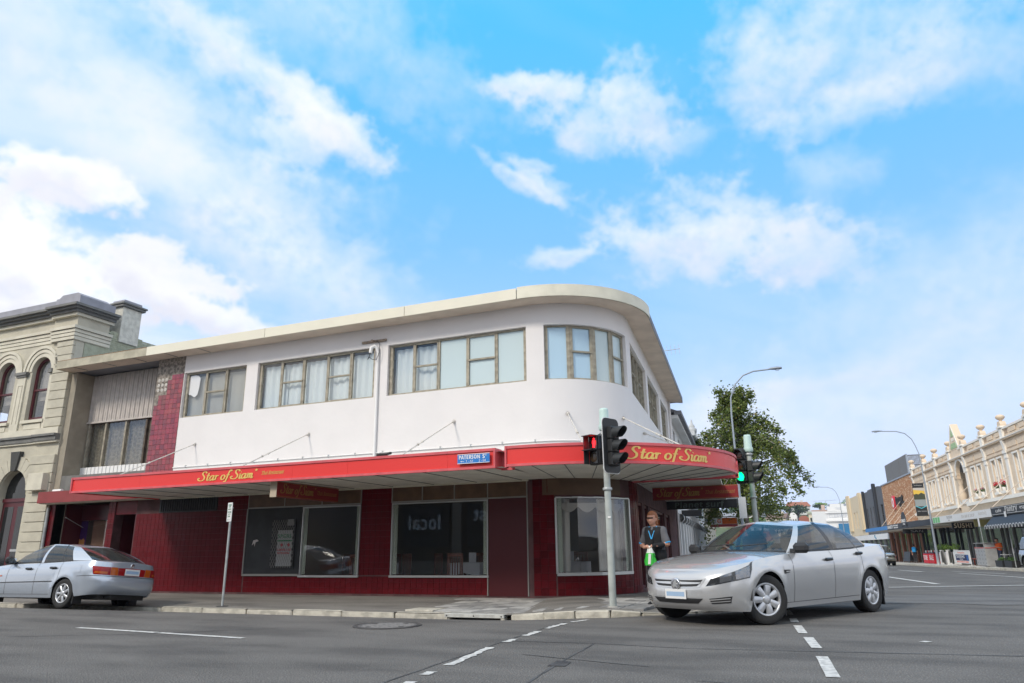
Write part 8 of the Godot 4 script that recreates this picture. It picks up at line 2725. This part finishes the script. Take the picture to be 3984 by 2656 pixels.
	for k in 27: part("scallop", MB.new().prism(ring2(-4.15 + k * 0.5, 1.96, 0.2, 0.24, 0.0, PI, 6), 3.501, 3.506), M.sign_white, b)
	for s: float in [-13.7, -18.7, -23.0, -9.2, -4.6, -29.5, -34.0]:
		part("tie_rod", MB.new().cyl(Vector3(s, 5.6, 0.1), Vector3(s, 3.2, 2.9), 0.028, -1, 6), M.rod_beige, b)
	var hs := thing("hanging_sign", "black hanging sign with pale capital letters under the white canopy", "sign")
	hs.transform = b.transform * Transform3D(Basis(Vector3.UP, PI / 2), Vector3(-15.5, 2.2, 1.83))
	part("box", MB.new().box(Vector3(-0.74, 0, -0.08), Vector3(0.74, 0.5, 0.08)), M.black, hs)
	part("lettering", MB.new().text("SUSHI", 1.24, 0.34, Vector3(-0.62, 0.09, 0.081), 0.006, "Droid Sans", true), mat(0.78, 0.68, 0.5), hs)
	part("hanger", MB.new().cyl(Vector3(-0.6, 0.5, 0), Vector3(-0.6, 0.58, 0), 0.02).cyl(Vector3(0.6, 0.5, 0), Vector3(0.6, 0.58, 0), 0.02), M.galv, hs)
	var hy := thing("hanging_sign", "pale yellow hanging sign beside the black sushi sign", "sign")
	hy.transform = b.transform * Transform3D(Basis(Vector3.UP, PI / 2), Vector3(-10.4, 2.25, 1.8))
	part("box", MB.new().box(Vector3(-0.6, 0, -0.06), Vector3(0.6, 0.48, 0.06)), mat(0.55, 0.5, 0.22), hy)
	part("hanger", MB.new().cyl(Vector3(0.4, 0.48, 0), Vector3(0.4, 0.54, 0), 0.02), M.galv, hy)
	# shopfronts
	bx("shop_back", b, mat(0.4, 0.38, 0.35), -38.2, 9.0, -1.2, 2.7, -5.1, -5.0)
	bx("shop_ceiling", b, mat(0.5, 0.5, 0.48), -38.2, 9.0, 2.7, 2.8, -5.0, -0.02)
	var x := -38.0
	var k2 := 0
	while x < 8.0:
		var w: float = [1.5, 2.6, 1.2, 2.2, 1.0][k2 % 5]
		var g := group_node("shopfront", b)
		part("pane", MB.new().box(Vector3(x + 0.06, -0.2, -0.12), Vector3(x + w - 0.06, 2.55, -0.11)), M.shop_pane, g)
		part("mullion", MB.new().box(Vector3(x - 0.06, -1.2, -0.2), Vector3(x + 0.06, 2.66, 0.0)), M.black if x > -4.0 or x < -24.0 else M.shop_grey, g)
		part("stall_board", MB.new().box(Vector3(x + 0.06, -1.2, -0.16), Vector3(x + w - 0.06, 0.0 if k2 % 2 else -0.3, -0.06)), M.black if x > -4.0 or x < -24.0 else M.shop_grey, g)
		x += w
		k2 += 1
	# pots of flowers on two sills
	for e: Array in [[wins[6][0], 0], [wins[7][0], 1], [wins[8][0], 2], [wins[9][0], 3]]:
		var kind: int = e[1]
		var p := thing("flower_pot", ["sill pot with a few pink flowers beside the arched balcony", "sill pot with pale pink flowers next to the pinks", "sill pot overflowing with red flowers", "sill pot of red and lilac flowers"][kind], "flower pot")
		p.transform = b.transform * Transform3D(Basis(), Vector3(e[0] + 0.42, 4.66, 0.06))
		part("pot", MB.new().lathe(Vector3.ZERO, Vector3.UP, [[0.1, 0.0], [0.17, 0.26], [0.0, 0.24]], 12), M.beige_white, p)
		part("leaves", leaf_ball(Vector3(0, 0.38, 0.02), Vector3(0.3, 0.18, 0.16), 90, 0.12), M.leaf_mid, p)
		part("flowers", leaf_ball(Vector3(0, 0.58 if kind > 1 else 0.5, 0.05), Vector3(0.42, 0.2, 0.16) if kind > 1 else Vector3(0.4, 0.14, 0.14), [14, 16, 90, 80][kind], 0.12), [mat(0.7, 0.12, 0.25), mat(0.7, 0.3, 0.4), mat(0.6, 0.02, 0.04), mat(0.6, 0.03, 0.08)][kind], p)


func far_row() -> void:
	rng.seed = 505
	# brick shop
	var b := far_building("brick_shop", "flat-fronted speckled brick shop with a big red ringed disc sign")
	bx("wall", b, mat(0.42, 0.30, 0.21, 0.9), -56.0, -38.35, 2.6, 8.5, -9.0, 0.0)
	var br := MB.new()
	br.colored = true
	for r in 57:
		for k in 75:
			var x0 := -55.98 + k * 0.235 + (0.117 if r % 2 else 0.0)
			var y0 := 3.6 + r * 0.0855
			var t := rng.randf()
			br.col = Color(0.40, 0.17, 0.075).lerp(Color(0.52, 0.27, 0.13), rng.randf()) if t < 0.82 else Color(0.68, 0.52, 0.36)
			br.quad(Vector3(x0, y0, 0.014), Vector3(x0 + 0.223, y0, 0.014), Vector3(x0 + 0.223, y0 + 0.074, 0.014), Vector3(x0, y0 + 0.074, 0.014))
			br.quad(Vector3(x0, y0 + 0.074, 0.014), Vector3(x0 + 0.223, y0 + 0.074, 0.014), Vector3(x0 + 0.223, y0 + 0.074, 0.0), Vector3(x0, y0 + 0.074, 0.0))
			br.quad(Vector3(x0 + 0.223, y0, 0.014), Vector3(x0 + 0.223, y0, 0.0), Vector3(x0 + 0.223, y0 + 0.074, 0.0), Vector3(x0 + 0.223, y0 + 0.074, 0.014))
	var bm := mat(1, 1, 1, 0.9)
	bm.albedo_color = Color.WHITE
	bm.vertex_color_use_as_albedo = true
	part("brick_facing", br, bm, b).set_meta("kind", "stuff")
	bx("coping", b, M.lamp_grey, -56.0, -38.35, 8.48, 8.62, -0.4, 0.1)
	for k in 6: bx("brick_pier", b, mat(0.22, 0.09, 0.045, 0.9), -55.5 + k * 3.3, -54.6 + k * 3.3, -1.3, 2.65, -0.3, 0.02)
	bx("shop_glass", b, M.dark_glass, -56.0, -38.4, -1.3, 2.65, -0.5, -0.45)
	var sg := thing("disc_sign", "red disc with a white ring and black letters on the brick front", "sign")
	sg.transform = b.transform * Transform3D(Basis(), Vector3(-48.9, 6.0, 0.016))
	part("disc", MB.new().lathe(Vector3.ZERO, Vector3.BACK, [[0.82, 0.0], [0.82, 0.22], [0.0, 0.23]], 28), mat(0.62, 0.01, 0.025, 0.4), sg)
	part("ring", MB.new().prism(ring2(0, 0, 0.32, 0.55, 0.0, TAU - 0.001, 28), 0.23, 0.25), M.sign_white, sg)
	part("letters", MB.new().text("target.", 4.4, 1.25, Vector3(1.05, -0.65, 0.02), 0.14, "Droid Sans", true), mat(0.03, 0.03, 0.03), sg)
	var cp := group_node("canopy", b)
	bx("fascia", cp, M.black, -41.3, -25.82, 2.68, 3.24, 2.5, 2.6)
	bx("underside", cp, M.awning_under, -41.3, -25.82, 2.72, 2.78, 0.0, 2.5)
	bx("end", cp, M.black, -25.82, -25.75, 2.68, 3.24, 0.0, 2.6)
	part("lettering", MB.new().text("SANITY", 3.0, 0.34, Vector3(-41.1, 2.8, 2.6), 0.01, "Droid Sans", true), M.sign_white, cp)
	part("lettering", MB.new().text("MUSIC MOVIES", 2.4, 0.13, Vector3(-37.8, 3.0, 2.6), 0.01, "Droid Sans", true).text("GAMES MORE", 2.2, 0.13, Vector3(-37.7, 2.8, 2.6), 0.01, "Droid Sans", true), M.sign_white, cp)
	part("round_sign", MB.new().prism(ring2(-32.1, 3.15, 0.0, 1.1, -0.3, PI + 0.3, 18), 2.6, 2.66), M.black, cp)
	part("lettering", MB.new().text("CHARLIE'S", 1.9, 0.3, Vector3(-33.05, 3.25, 2.66), 0.01, "Droid Sans", true).text("DESSERT", 0.9, 0.14, Vector3(-32.5, 3.0, 2.66), 0.01), M.sign_white, cp)
	for s: float in [-41.0, -44.5, -48.0]: part("tie_rod", MB.new().cyl(Vector3(s + 3.0, 6.1, 0.05), Vector3(s + 3.0, 3.2, 2.5), 0.028, -1, 6), M.rod_beige, b)
	var hs := thing("hanging_sign", "black hanging sign with thin pale capitals before the brick shop door", "sign")
	hs.transform = b.transform * Transform3D(Basis(Vector3.UP, PI / 2), Vector3(-33.5, 2.2, 1.5))
	part("box", MB.new().box(Vector3(-1.1, 0, -0.07), Vector3(1.1, 0.42, 0.07)), M.black, hs)
	part("lettering", MB.new().text("SAN", 1.1, 0.22, Vector3(-0.4, 0.1, 0.071), 0.006), mat(0.4, 0.4, 0.4), hs)
	part("hanger", MB.new().cyl(Vector3(0, 0.42, 0), Vector3(0, 0.54, 0), 0.02), M.galv, hs)
	var pl := far_building("roof_plant", "grey louvred plant enclosure standing on the brick shop roof")
	for k in 3: bx("panel", pl, M.plant_grey, -56.2 + k * 4.35, -51.95 + k * 4.35, 8.64, 11.1, -0.9, -0.8)
	bx("panel", pl, M.plant_grey, -56.2, -56.1, 8.64, 11.1, -2.6, -0.9)
	bx("corner_post", pl, M.lamp_grey, -43.2, -43.0, 8.62, 11.1, -0.9, -0.75)
	for k in 14: bx("slat", pl, M.plant_grey, -43.15, -43.05, 8.9, 11.0, -1.02 - k * 0.12, -0.96 - k * 0.12)
	for y: float in [8.9, 9.8, 10.9]: bx("rail", pl, M.plant_grey, -43.2, -43.16, y, y + 0.08, -2.65, -0.95)
	# two stepped deco fronts and what runs on behind them
	var cols := [[far_building("deco_shop", "dark grey stepped front with vertical fins and slot windows"), -71.2, -56.1, M.deco_grey, M.deco_dark, [[-69.9, -68.9], [-66.9, -66.1], [-64.3, -63.3], [-62.3, -61.8], [-58.5, -56.9]], [[-71.2, -69.9, 8.85], [-62.2, -60.2, 9.25]]], [far_building("deco_shop", "cream stepped front with vertical fins and slot windows"), -90.0, -71.25, M.deco_cream, M.deco_cream, [[-82.8, -81.6], [-80.0, -79.0], [-76.5, -75.4], [-74.4, -73.4], [-72.1, -71.4]], [[-88.6, -85.0, 9.25], [-76.0, -73.0, 8.95]]]]
	for q: Array in cols:
		var ops := []
		for w: Array in q[5]: ops.append([w[0] - q[1], w[1] - q[1], 3.75, 6.3])
		part("wall", MB.new().wall(PackedVector2Array([Vector2(q[1], 0), Vector2(q[2], 0)]), 2.6, 8.6, ops, 0.3), q[3], q[0])
		for w: Array in q[5]: far_window(q[0], w[0], w[1], 3.75, 6.3, q[4], M.dark_glass, 0.06, false)
		for f: Array in q[6]:
			for k in 3: bx("fin", q[0], q[4], lerpf(f[0], f[1], k / 3.0), lerpf(f[0], f[1], (k + 0.8) / 3.0), 3.4, f[2] - absf(k - 1) * 0.08, 0.0, 0.3 - absf(k - 1) * 0.08)
		bx("parapet", q[0], q[3], q[1] + 4.0, q[2] - 3.0, 8.6, 8.75, -0.3, 0.0)
		bx("body", q[0], q[3], q[1], q[2], 2.6, 8.4, -9.0, -0.31)
		bx("shop_glass", q[0], M.dark_glass, q[1], q[2], -1.6, 1.9, -0.3, -0.2)
		bx("shop_fascia", q[0], M.sign_white, q[1], q[2], 1.9, 2.65, -0.25, 0.0)
		for k in 5: bx("shop_pier", q[0], M.deco_grey, lerpf(q[1], q[2], k / 4.0) - 0.2, lerpf(q[1], q[2], k / 4.0) + 0.2, -1.6, 1.9, -0.3, 0.0)
	var ba: Node3D = cols[0][0]
	bx("blue_canopy", ba, mat(0.03, 0.2, 0.5, 0.5), -56.3, -41.35, 2.74, 3.15, 2.5, 2.6, "bright blue canopy edge")
	bx("canopy_underside", ba, M.awning_under, -56.3, -41.35, 2.74, 2.8, 0.02, 2.5)
	part("fascia_mark", MB.new().tube([Vector3(-66.0, 2.55, 0.02), Vector3(-66.0, 2.2, 0.02), Vector3(-65.2, 2.05, 0.02)], 0.09, 6), mat(0.05, 0.2, 0.32), ba)
	bx("canopy_edge", cols[1][0], M.sign_white, -90.0, -71.3, 2.5, 2.75, 2.3, 2.4)
	# white parapet building facing down the street, and the crowd of fronts left of it
	var c := thing("parapet_building", "white stepped parapet building with raised lettering at the end of the street", "building", Vector3(3.0, fall(-170.0), -170.0), 0.0)
	part("wall", MB.new().wall(PackedVector2Array([Vector2(-4.5, 1.5), Vector2(-1.5, 0), Vector2(2.4, 0), Vector2(14.0, 0)]), 0.0, 10.0, [[3.9, 5.2, 4.0, 6.6], [6.6, 7.6, 4.0, 6.6], [9.0, 10.0, 4.0, 6.6]], 0.3), M.sign_white, c)
	for e: Array in [[-1.5, 2.4, 10.0, 11.0, 0.1], [-0.9, 1.8, 11.0, 11.5, 0.1], [-2.0, 8.0, 7.9, 8.3, 0.5], [-2.0, 8.0, 9.6, 9.85, 0.35], [2.4, 8.0, 10.0, 10.9, 0.1]]: bx("moulding", c, M.sign_white, e[0], e[1], e[2], e[3], -0.3, e[4])
	for e: Array in [[0.9, 2.2], [3.6, 4.6], [6.0, 7.0]]: bx("window", c, M.dark_glass, e[0], e[1], 4.0, 6.6, -0.25, -0.15)
	part("raised_letters", MB.new().text("THE", 1.0, 0.5, Vector3(0.1, 10.3, 0.1), 0.06, "Droid Sans", true).text("CLEAVER", 3.6, 0.7, Vector3(-1.4, 8.7, 0.0), 0.1, "Droid Sans", true), mat(0.6, 0.62, 0.66), c)
	bx("poster", c, mat(0.03, 0.16, 0.32), 0.3, 2.4, 4.0, 7.4, 0.35, 0.42, "tall dark poster with a blue picture")
	part("roof_aerial", MB.new().cyl(Vector3(-1.6, 10, 0), Vector3(-1.6, 12.2, 0), 0.05, -1, 5).cyl(Vector3(-4.2, 12.2, 0), Vector3(0.6, 12.3, 0), 0.04, -1, 5), M.galv, c)
	var crowd := [["cream_shop", "cream front with a green cornice behind the white parapet building", -1.2, -205.0, 3.2, 9.9, mat(0.62, 0.55, 0.42), mat(0.36, 0.4, 0.3)], ["brick_hall", "red brick hall with a curved gable beyond the sedan roof", -4.2, -215.0, 2.6, 9.2, mat(0.36, 0.13, 0.09), mat(0.3, 0.12, 0.09)], ["gabled_shop", "white gabled end wall beside the brick hall", -6.6, -205.0, 1.8, 9.7, mat(0.74, 0.73, 0.7), mat(0.4, 0.38, 0.34)], ["pink_chimney_house", "patchy pale roofed house with a tall chimney behind the cream front", 0.6, -235.0, 5.2, 11.6, mat(0.55, 0.42, 0.36), mat(0.45, 0.32, 0.27)], ["low_shop", "low pale shop front beside the birch", -9.6, -200.0, 3.0, 6.8, mat(0.6, 0.56, 0.5), mat(0.35, 0.3, 0.27)]]
	for q: Array in crowd:
		var o := thing(q[0], q[1], "building", Vector3(q[2], fall(q[3]), q[3]))
		var hgt: float = q[5] - fall(q[3])
		var w: float = q[4]
		bx("wall", o, q[6], -w / 2, w / 2, 0, hgt - 0.6, -8.0, 0.0)
		if q[0] == "gabled_shop" or q[0] == "brick_hall": part("gable", MB.new().prism(PackedVector2Array([Vector2(-w / 2, hgt - 0.6), Vector2(w / 2, hgt - 0.6), Vector2(w * 0.2, hgt), Vector2(-w * 0.2, hgt)]), -8.0, 0.02), q[6], o)
		else: bx("cornice", o, q[7], -w / 2 - 0.3, w / 2 + 0.3, hgt - 0.6, hgt - 0.1, -8.0, 0.35)
		for k in 3: far_window(o, -w / 2 + (k + 0.25) * w / 3, -w / 2 + (k + 0.75) * w / 3, hgt - 3.6, hgt - 1.6, q[7], M.dark_glass, 0.06).position.z = 0.22
		if q[0] == "pink_chimney_house": part("chimney", MB.new().cbox(Vector3(0.4, hgt + 0.6, -2.0), Vector3(1.0, 1.6, 0.8), 0.05), q[6], o)


# the same side of the side street as the corner shop
func near_row() -> void:
	rng.seed = 606
	var u := Vector3(-sin(TURN), 0, -cos(TURN))
	var n := Vector3(cos(TURN), 0, -sin(TURN))
	var base := Transform3D(Basis(u, Vector3.UP, n), Vector3(-4.09, 0, -17.75))      # local x = distance along the side street, z = out
	var mk := func(called: String, label: String) -> Node3D:
		var o := thing(called, label, "building")
		o.transform = base
		return o
	var a: Node3D = mk.call("white_shop", "white shop with a dark eaves gutter and maroon window frames behind the corner building")
	part("wall", MB.new().wall(PackedVector2Array([Vector2(11.7, 0), Vector2(21.5, 0)]), 2.7, 6.3, [[1.2, 2.2, 4.2, 5.9], [4.0, 5.0, 4.2, 5.9], [7.0, 8.0, 4.2, 5.9]], 0.3), M.sign_white, a)
	for x: float in [12.9, 15.7, 18.7]: far_window(a, x, x + 1.0, 4.2, 5.9, M.maroon, M.dark_glass, 0.1)
	bx("eaves", a, M.sign_white, 11.6, 21.6, 6.15, 6.3, -0.1, 0.35)
	bx("gutter", a, M.slate, 11.55, 21.65, 6.3, 6.46, 0.2, 0.5)
	part("roof", MB.new().prism(PackedVector2Array([Vector2(0.5, 6.4), Vector2(-4.0, 8.2), Vector2(-8.5, 6.4)]), 11.6, 21.6), M.slate, a).transform = Transform3D(Basis(Vector3(0, 0, 1), Vector3.UP, Vector3(1, 0, 0)), Vector3.ZERO)
	var b: Node3D = mk.call("urn_building", "pale grey stucco building crowned with stone urns")
	part("wall", MB.new().wall(PackedVector2Array([Vector2(21.6, 0), Vector2(36.0, 0)]), 2.7, 7.0, [[2.0, 3.2, 4.2, 6.2], [6.0, 7.2, 4.2, 6.2], [10.0, 11.2, 4.2, 6.2]], 0.3), M.slate_light, b)
	for x: float in [23.6, 27.6, 31.6]: far_window(b, x, x + 1.2, 4.2, 6.2, M.slate_light, M.dark_glass, 0.1)
	bx("cornice", b, M.slate_light, 21.6, 36.0, 6.9, 7.15, -0.1, 0.5)
	for x: float in [27.2, 31.8, 35.2]:
		bx("pedestal", b, M.slate_light, x - 0.3, x + 0.3, 7.15, 7.55, -0.2, 0.4)
		part("urn", MB.new().lathe(Vector3(x, 7.55, 0.1), Vector3.UP, [[0.14, 0.0], [0.1, 0.1], [0.28, 0.35], [0.3, 0.55], [0.16, 0.66], [0.2, 0.72], [0.08, 0.9], [0.05, 1.1], [0.0, 1.2]], 14), M.slate_light, b)
	var c: Node3D = mk.call("balcony_building", "cream fronts with projecting balconies half hidden by the birch")
	bx("wall", c, M.cream_lt, 36.2, 60.0, -1.0, 7.6, -8.0, 0.0)
	for k in 6:
		bx("balcony", c, M.cream_lt, 37.0 + k * 3.8, 39.4 + k * 3.8, 4.0, 4.25, 0.0, 0.9)
		part("bracket", MB.new().cyl(Vector3(38.2 + k * 3.8, 3.3, 0), Vector3(38.2 + k * 3.8, 4.0, 0.8), 0.06, -1, 5), M.black, c)
		far_window(c, 37.4 + k * 3.8, 38.8 + k * 3.8, 4.4, 6.6, M.timber_dark, M.dark_glass, 0.1).position.z = 0.22
	# ground-floor shopfronts of the two nearer ones: white fluted pilasters between glass
	for q: Array in [[a, 11.7, 21.5], [b, 21.6, 36.0]]:
		var o: Node3D = q[0]
		bx("shop_glass", o, M.dark_glass, q[1], q[2], -0.4, 2.4, -0.4, -0.3)
		bx("shop_head", o, M.sign_white, q[1], q[2], 2.4, 2.7, -0.3, 0.05)
		var x: float = q[1] + 0.3
		while x < q[2]:
			bx("pilaster", o, M.sign_white if o == a else M.slate_light, x - 0.2, x + 0.2, -0.5, 2.4, -0.3, 0.1)
			part("console", MB.new().lathe(Vector3(x, 2.2, 0.12), Vector3.RIGHT, [[0.16, -0.18], [0.16, 0.18], [0.0, 0.181]], 12), M.sign_white, o)
			x += 1.6
	bx("bracket_sign", a, M.black, 13.0, 13.1, 2.3, 2.55, 0.1, 0.9)
	for q: Array in [["white hanging sign with blue lettering and an orange end", 24.5, 2.3, 0.35, true], ["dark red hanging sign behind the white and orange one", 32.0, 2.35, 0.3, false]]:
		var s := thing("hanging_sign", q[0], "sign")
		s.transform = base * Transform3D(Basis(Vector3.UP, -PI / 2), Vector3(q[1], q[2], 1.35))
		part("box", MB.new().box(Vector3(-0.85, 0, -0.06), Vector3(0.9, q[3], 0.06)), M.sign_white if q[4] else mat(0.2, 0.02, 0.03), s)
		part("hanger", MB.new().cyl(Vector3(-1.4, q[3] + 0.05, 0), Vector3(0.95, q[3] + 0.05, 0), 0.025, -1, 6), M.black, s)
		if q[4]:
			part("orange_panel", MB.new().box(Vector3(0.1, 0.01, 0.061), Vector3(0.89, 0.34, 0.066)), mat(0.62, 0.13, 0.02), s)
			part("blue_lettering", MB.new().text("esperto", 0.56, 0.13, Vector3(-0.8, 0.14, 0.061), 0.004, "Droid Sans", true).text("group", 0.3, 0.1, Vector3(-0.55, 0.03, 0.061), 0.004), mat(0.04, 0.16, 0.36), s)
			part("round_mark", MB.new().prism(ring2(-0.05, 0.17, 0.07, 0.11, 0.5, TAU - 0.2, 14), 0.061, 0.066).box(Vector3(-0.12, 0.155, 0.061), Vector3(0.03, 0.185, 0.066)), mat(0.62, 0.13, 0.02), s)
	# a slatted awning end beyond the corner
	var aw := thing("slatted_awning", "pale slatted awning end seen under the red awning's rim", "awning")
	aw.transform = base * Transform3D(Basis(), Vector3(20.5, 0, 0))
	for k in 9: bx("slat", aw, M.slate_light, -1.4, 3.0, 2.45 + k * 0.1, 2.5 + k * 0.1, 2.5 + 0.02 * k, 2.56 + 0.02 * k)
	bx("frame", aw, M.slate_light, -1.45, -1.4, 2.4, 3.4, 2.4, 2.75)
	bx("roof", aw, M.slate_light, -1.4, 3.0, 3.35, 3.4, 0.0, 2.7)


# ---------------------------------------------------------------- trees, hill
func birch() -> void:
	rng.seed = 808
	var base := Vector3(-3.75, fall(-43.0) + 0.02, -43.0)
	var t := thing("birch_tree", "tall leafy birch with drooping branches growing at the kerb", "tree", base)
	var lv := MB.new()
	lv.colored = true
	part("trunk", MB.new().tube([Vector3(0, -0.1, 0), Vector3(0.05, 1.5, 0), Vector3(-0.1, 3.4, 0.1), Vector3(0.15, 6.0, 0.0), Vector3(0.0, 9.6, 0.1)], [0.16, 0.13, 0.11, 0.07, 0.02], 9), M.bark_birch, t)
	part("trunk", MB.new().tube([Vector3(0.1, -0.1, 0.1), Vector3(0.35, 1.6, 0.2), Vector3(0.6, 3.4, 0.3), Vector3(1.0, 5.6, 0.2)], [0.13, 0.11, 0.08, 0.02], 8), M.bark_birch, t)
	for k in 62:
		var f := pow(rng.randf(), 0.8)
		var y := lerpf(2.7, 9.3, f)
		var a := rng.randf() * TAU
		var reach := (2.9 - 2.3 * pow(absf(f - 0.33) / 0.67, 1.4)) * rng.randf_range(0.6, 1.1)
		if f > 0.85: reach = rng.randf_range(0.3, 0.9)
		var d := Vector3(cos(a) * 1.15, 0, sin(a))
		var p0 := Vector3(0.0 + 0.3 * (0.5 - f), y, 0.05)
		var p1 := p0 + d * reach * 0.6 + Vector3(0, 0.9, 0)
		var p2 := p0 + d * reach + Vector3(0, 0.7 - 1.0 * (1.0 - f), 0)
		var p3 := p2 + d * 0.25 - Vector3(0, rng.randf_range(0.4, 1.9) * (1.1 - f), 0)
		if f > 0.8: p3 = p2 + Vector3(0, 0.3, 0)
		part("limb", MB.new().tube([p0, p1, p2, p3], [0.045, 0.03, 0.016, 0.005], 5), M.bark_birch, t)
		for s in 330:
			var g := pow(rng.randf(), 0.7)
			var q := p0.cubic_interpolate(p2, p0 - d, p3, g) if g < 0.6 else p2.lerp(p3, (g - 0.6) / 0.4)
			q = p0.lerp(p1, g * 2.0) if g < 0.4 else (p1.lerp(p2, (g - 0.4) / 0.3) if g < 0.7 else p2.lerp(p3, (g - 0.7) / 0.3))
			q += Vector3(rng.randfn(), rng.randfn() * 0.9, rng.randfn()) * (0.22 if g < 0.7 else 0.13)
			var tone := rng.randf()
			lv.col = Color(0.10, 0.145, 0.028).lerp(Color(0.22, 0.255, 0.06), tone * tone) if rng.randf() > 0.04 else Color(0.26, 0.2, 0.06)
			leaf(lv, q, rng.randf_range(0.12, 0.23), 0.25)
	for k in 70:      # inner clumps
		var f := rng.randf()
		var a := rng.randf() * TAU
		var d := (2.0 - 1.7 * pow(absf(f - 0.3) / 0.7, 1.3)) * sqrt(rng.randf())
		var c := Vector3(cos(a) * d * 1.1 + 0.2, lerpf(3.0, 8.8, f), sin(a) * d)
		for s in 90:
			var tone := rng.randf()
			lv.col = Color(0.10, 0.145, 0.028).lerp(Color(0.24, 0.28, 0.07), tone * tone)
			leaf(lv, c + Vector3(rng.randfn(), rng.randfn() * 0.8, rng.randfn()) * 0.33, rng.randf_range(0.12, 0.22), 0.25)
	part("crown", lv, M.leaf_birch, t)


func bushy(label: String, at: Vector3, h: float, w: float, m: Material, n := 700) -> void:
	var t := thing("tree", label, "tree", at)
	part("trunk", MB.new().tube([Vector3.ZERO, Vector3(0.2, h * 0.5, 0), Vector3(0, h * 0.8, 0)], [h * 0.05, h * 0.04, h * 0.01], 6), M.bark_dark, t)
	var mb := MB.new()
	for k in 7:
		var c := Vector3(rng.randfn() * w * 0.24, h * rng.randf_range(0.4, 0.8), rng.randfn() * w * 0.24)
		mb.add(leaf_ball(c, Vector3(w, h * 0.5, w) * rng.randf_range(0.25, 0.4), n / 7, w * 0.14))
	part("crown", mb, m, t)


func hill() -> void:
	rng.seed = 909
	var rows := []
	for i in 15:
		var z := -260.0 - i * 34.0
		var line := PackedVector3Array()
		for j in 41:
			var x := -420.0 + j * 20.0
			var f := smoothstep(-235.0, -430.0, z)
			line.append(Vector3(x, fall(-260.0) - 0.5 + 20.5 * f * (0.85 + 0.18 * sin(x * 0.013 + 1.0)) + 2.0 * sin(x * 0.05 + z * 0.04) * f, z))
		rows.append(line)
	var hm := MB.new().grid(rows, false, true)
	if hm.n[100].y < 0: hm = MB.new().grid(rows)
	ground("hill", hm, worn(0.09, 0.12, 0.05, 0.3, 6.0, 0.95, 95))
	var hy := func(x: float, z: float) -> float:
		var f := smoothstep(-235.0, -430.0, z)
		return fall(-260.0) - 0.5 + 20.5 * f * (0.85 + 0.18 * sin(x * 0.013 + 1.0)) + 2.0 * sin(x * 0.05 + z * 0.04) * f
	var walls := [["red brick", mat(0.33, 0.12, 0.08)], ["cream", mat(0.6, 0.54, 0.42)], ["white", mat(0.7, 0.69, 0.66)]]
	var roofs := [["rusty orange", mat(0.34, 0.13, 0.07)], ["grey", mat(0.26, 0.27, 0.29)], ["brown", mat(0.2, 0.13, 0.1)]]
	var where := ["on the hill behind the birch", "high on the hill beside the conifer", "low on the hill above the brick hall", "on the hill crest", "half hidden among hill trees", "above the cream front", "beside tall hill trees", "on the slope over the sedan roof", "at the foot of the hill"]
	for k in 9:
		var z := -318.0 - (k % 3) * 36.0 - rng.randf() * 14.0
		var x := -46.0 + k * 7.2 + rng.randf_range(-2.0, 2.0)
		var y: float = hy.call(x, z)
		var wk: Array = walls[k % 3]; var rk: Array = roofs[(k + k / 3) % 3]
		var o := thing("hill_house", "%s house with a %s roof %s" % [wk[0], rk[0], where[k]], "house", Vector3(x, y - 0.5, z), rng.randf_range(-0.5, 0.5), "houses on the hillside")
		var w := rng.randf_range(7.0, 11.0)
		bx("wall", o, wk[1], -w / 2, w / 2, 0, 4.2, -4, 4)
		part("roof", MB.new().prism(PackedVector2Array([Vector2(-4.5, 4.2), Vector2(4.5, 4.2), Vector2(0, 6.6)]), -w / 2 - 0.4, w / 2 + 0.4), rk[1], o).transform = Transform3D(Basis(Vector3(0, 0, 1), Vector3.UP, Vector3(-1, 0, 0)), Vector3.ZERO)
		for e: float in [-0.3, 0.2]: bx("window", o, M.dark_glass, w * e, w * e + 1.4, 1.6, 3.2, 4.0, 4.05)
		part("chimney", MB.new().box(Vector3(w * 0.2, 5.2, -0.6), Vector3(w * 0.2 + 0.9, 7.4, 0.4)), wk[1], o)
	var kinds := ["rounded green tree on the hillside", "yellowish green tree low on the hillside", "dark bushy tree among the hill houses"]
	for k in 26:
		var z := -275.0 - rng.randf() * 170.0
		var x := -60.0 + rng.randf() * 75.0
		var o := rng.randf_range(4.5, 8.5)
		bushy(kinds[k % 3], Vector3(x, hy.call(x, z) - 0.3, z), o, o * 1.1, [M.leaf_mid, M.leaf_light, M.leaf_dark][k % 3], 420)
		(get_child(-1) as Node3D).set_meta("group", "trees on the hillside")
	# the conifer on the skyline
	var cx := -7.4; var cz := -440.0
	var t := thing("conifer_tree", "dark pointed conifer standing against the sky above the roofs", "tree", Vector3(cx, hy.call(cx, cz) - 0.4, cz))
	var top: float = 25.0 - hy.call(cx, cz)
	part("trunk", MB.new().cyl(Vector3.ZERO, Vector3(0, top, 0), 0.35, 0.05, 6), M.bark_dark, t)
	var mb := MB.new()
	for k in 15:
		var f := float(k) / 14
		var y := lerpf(1.2, top, f)
		var r := lerpf(3.4, 0.2, f)
		for q in 34:
			var a := rng.randf() * TAU
			var d := r * sqrt(rng.randf())
			leaf(mb, Vector3(cos(a) * d, y - d * 0.12 + rng.randfn() * 0.12, sin(a) * d), 0.9, 0.1)
	part("crown", mb, M.leaf_conifer, t)


func _ready() -> void:
	light_and_camera()
	materials()
	materials_more()
	make_ground()
	corner_shop()
	narrow_bay()
	stucco_building()
	terrace()
	far_row()
	near_row()
	shops_across()
	hill()
	vehicles()
	birch()
	furniture()
	people()
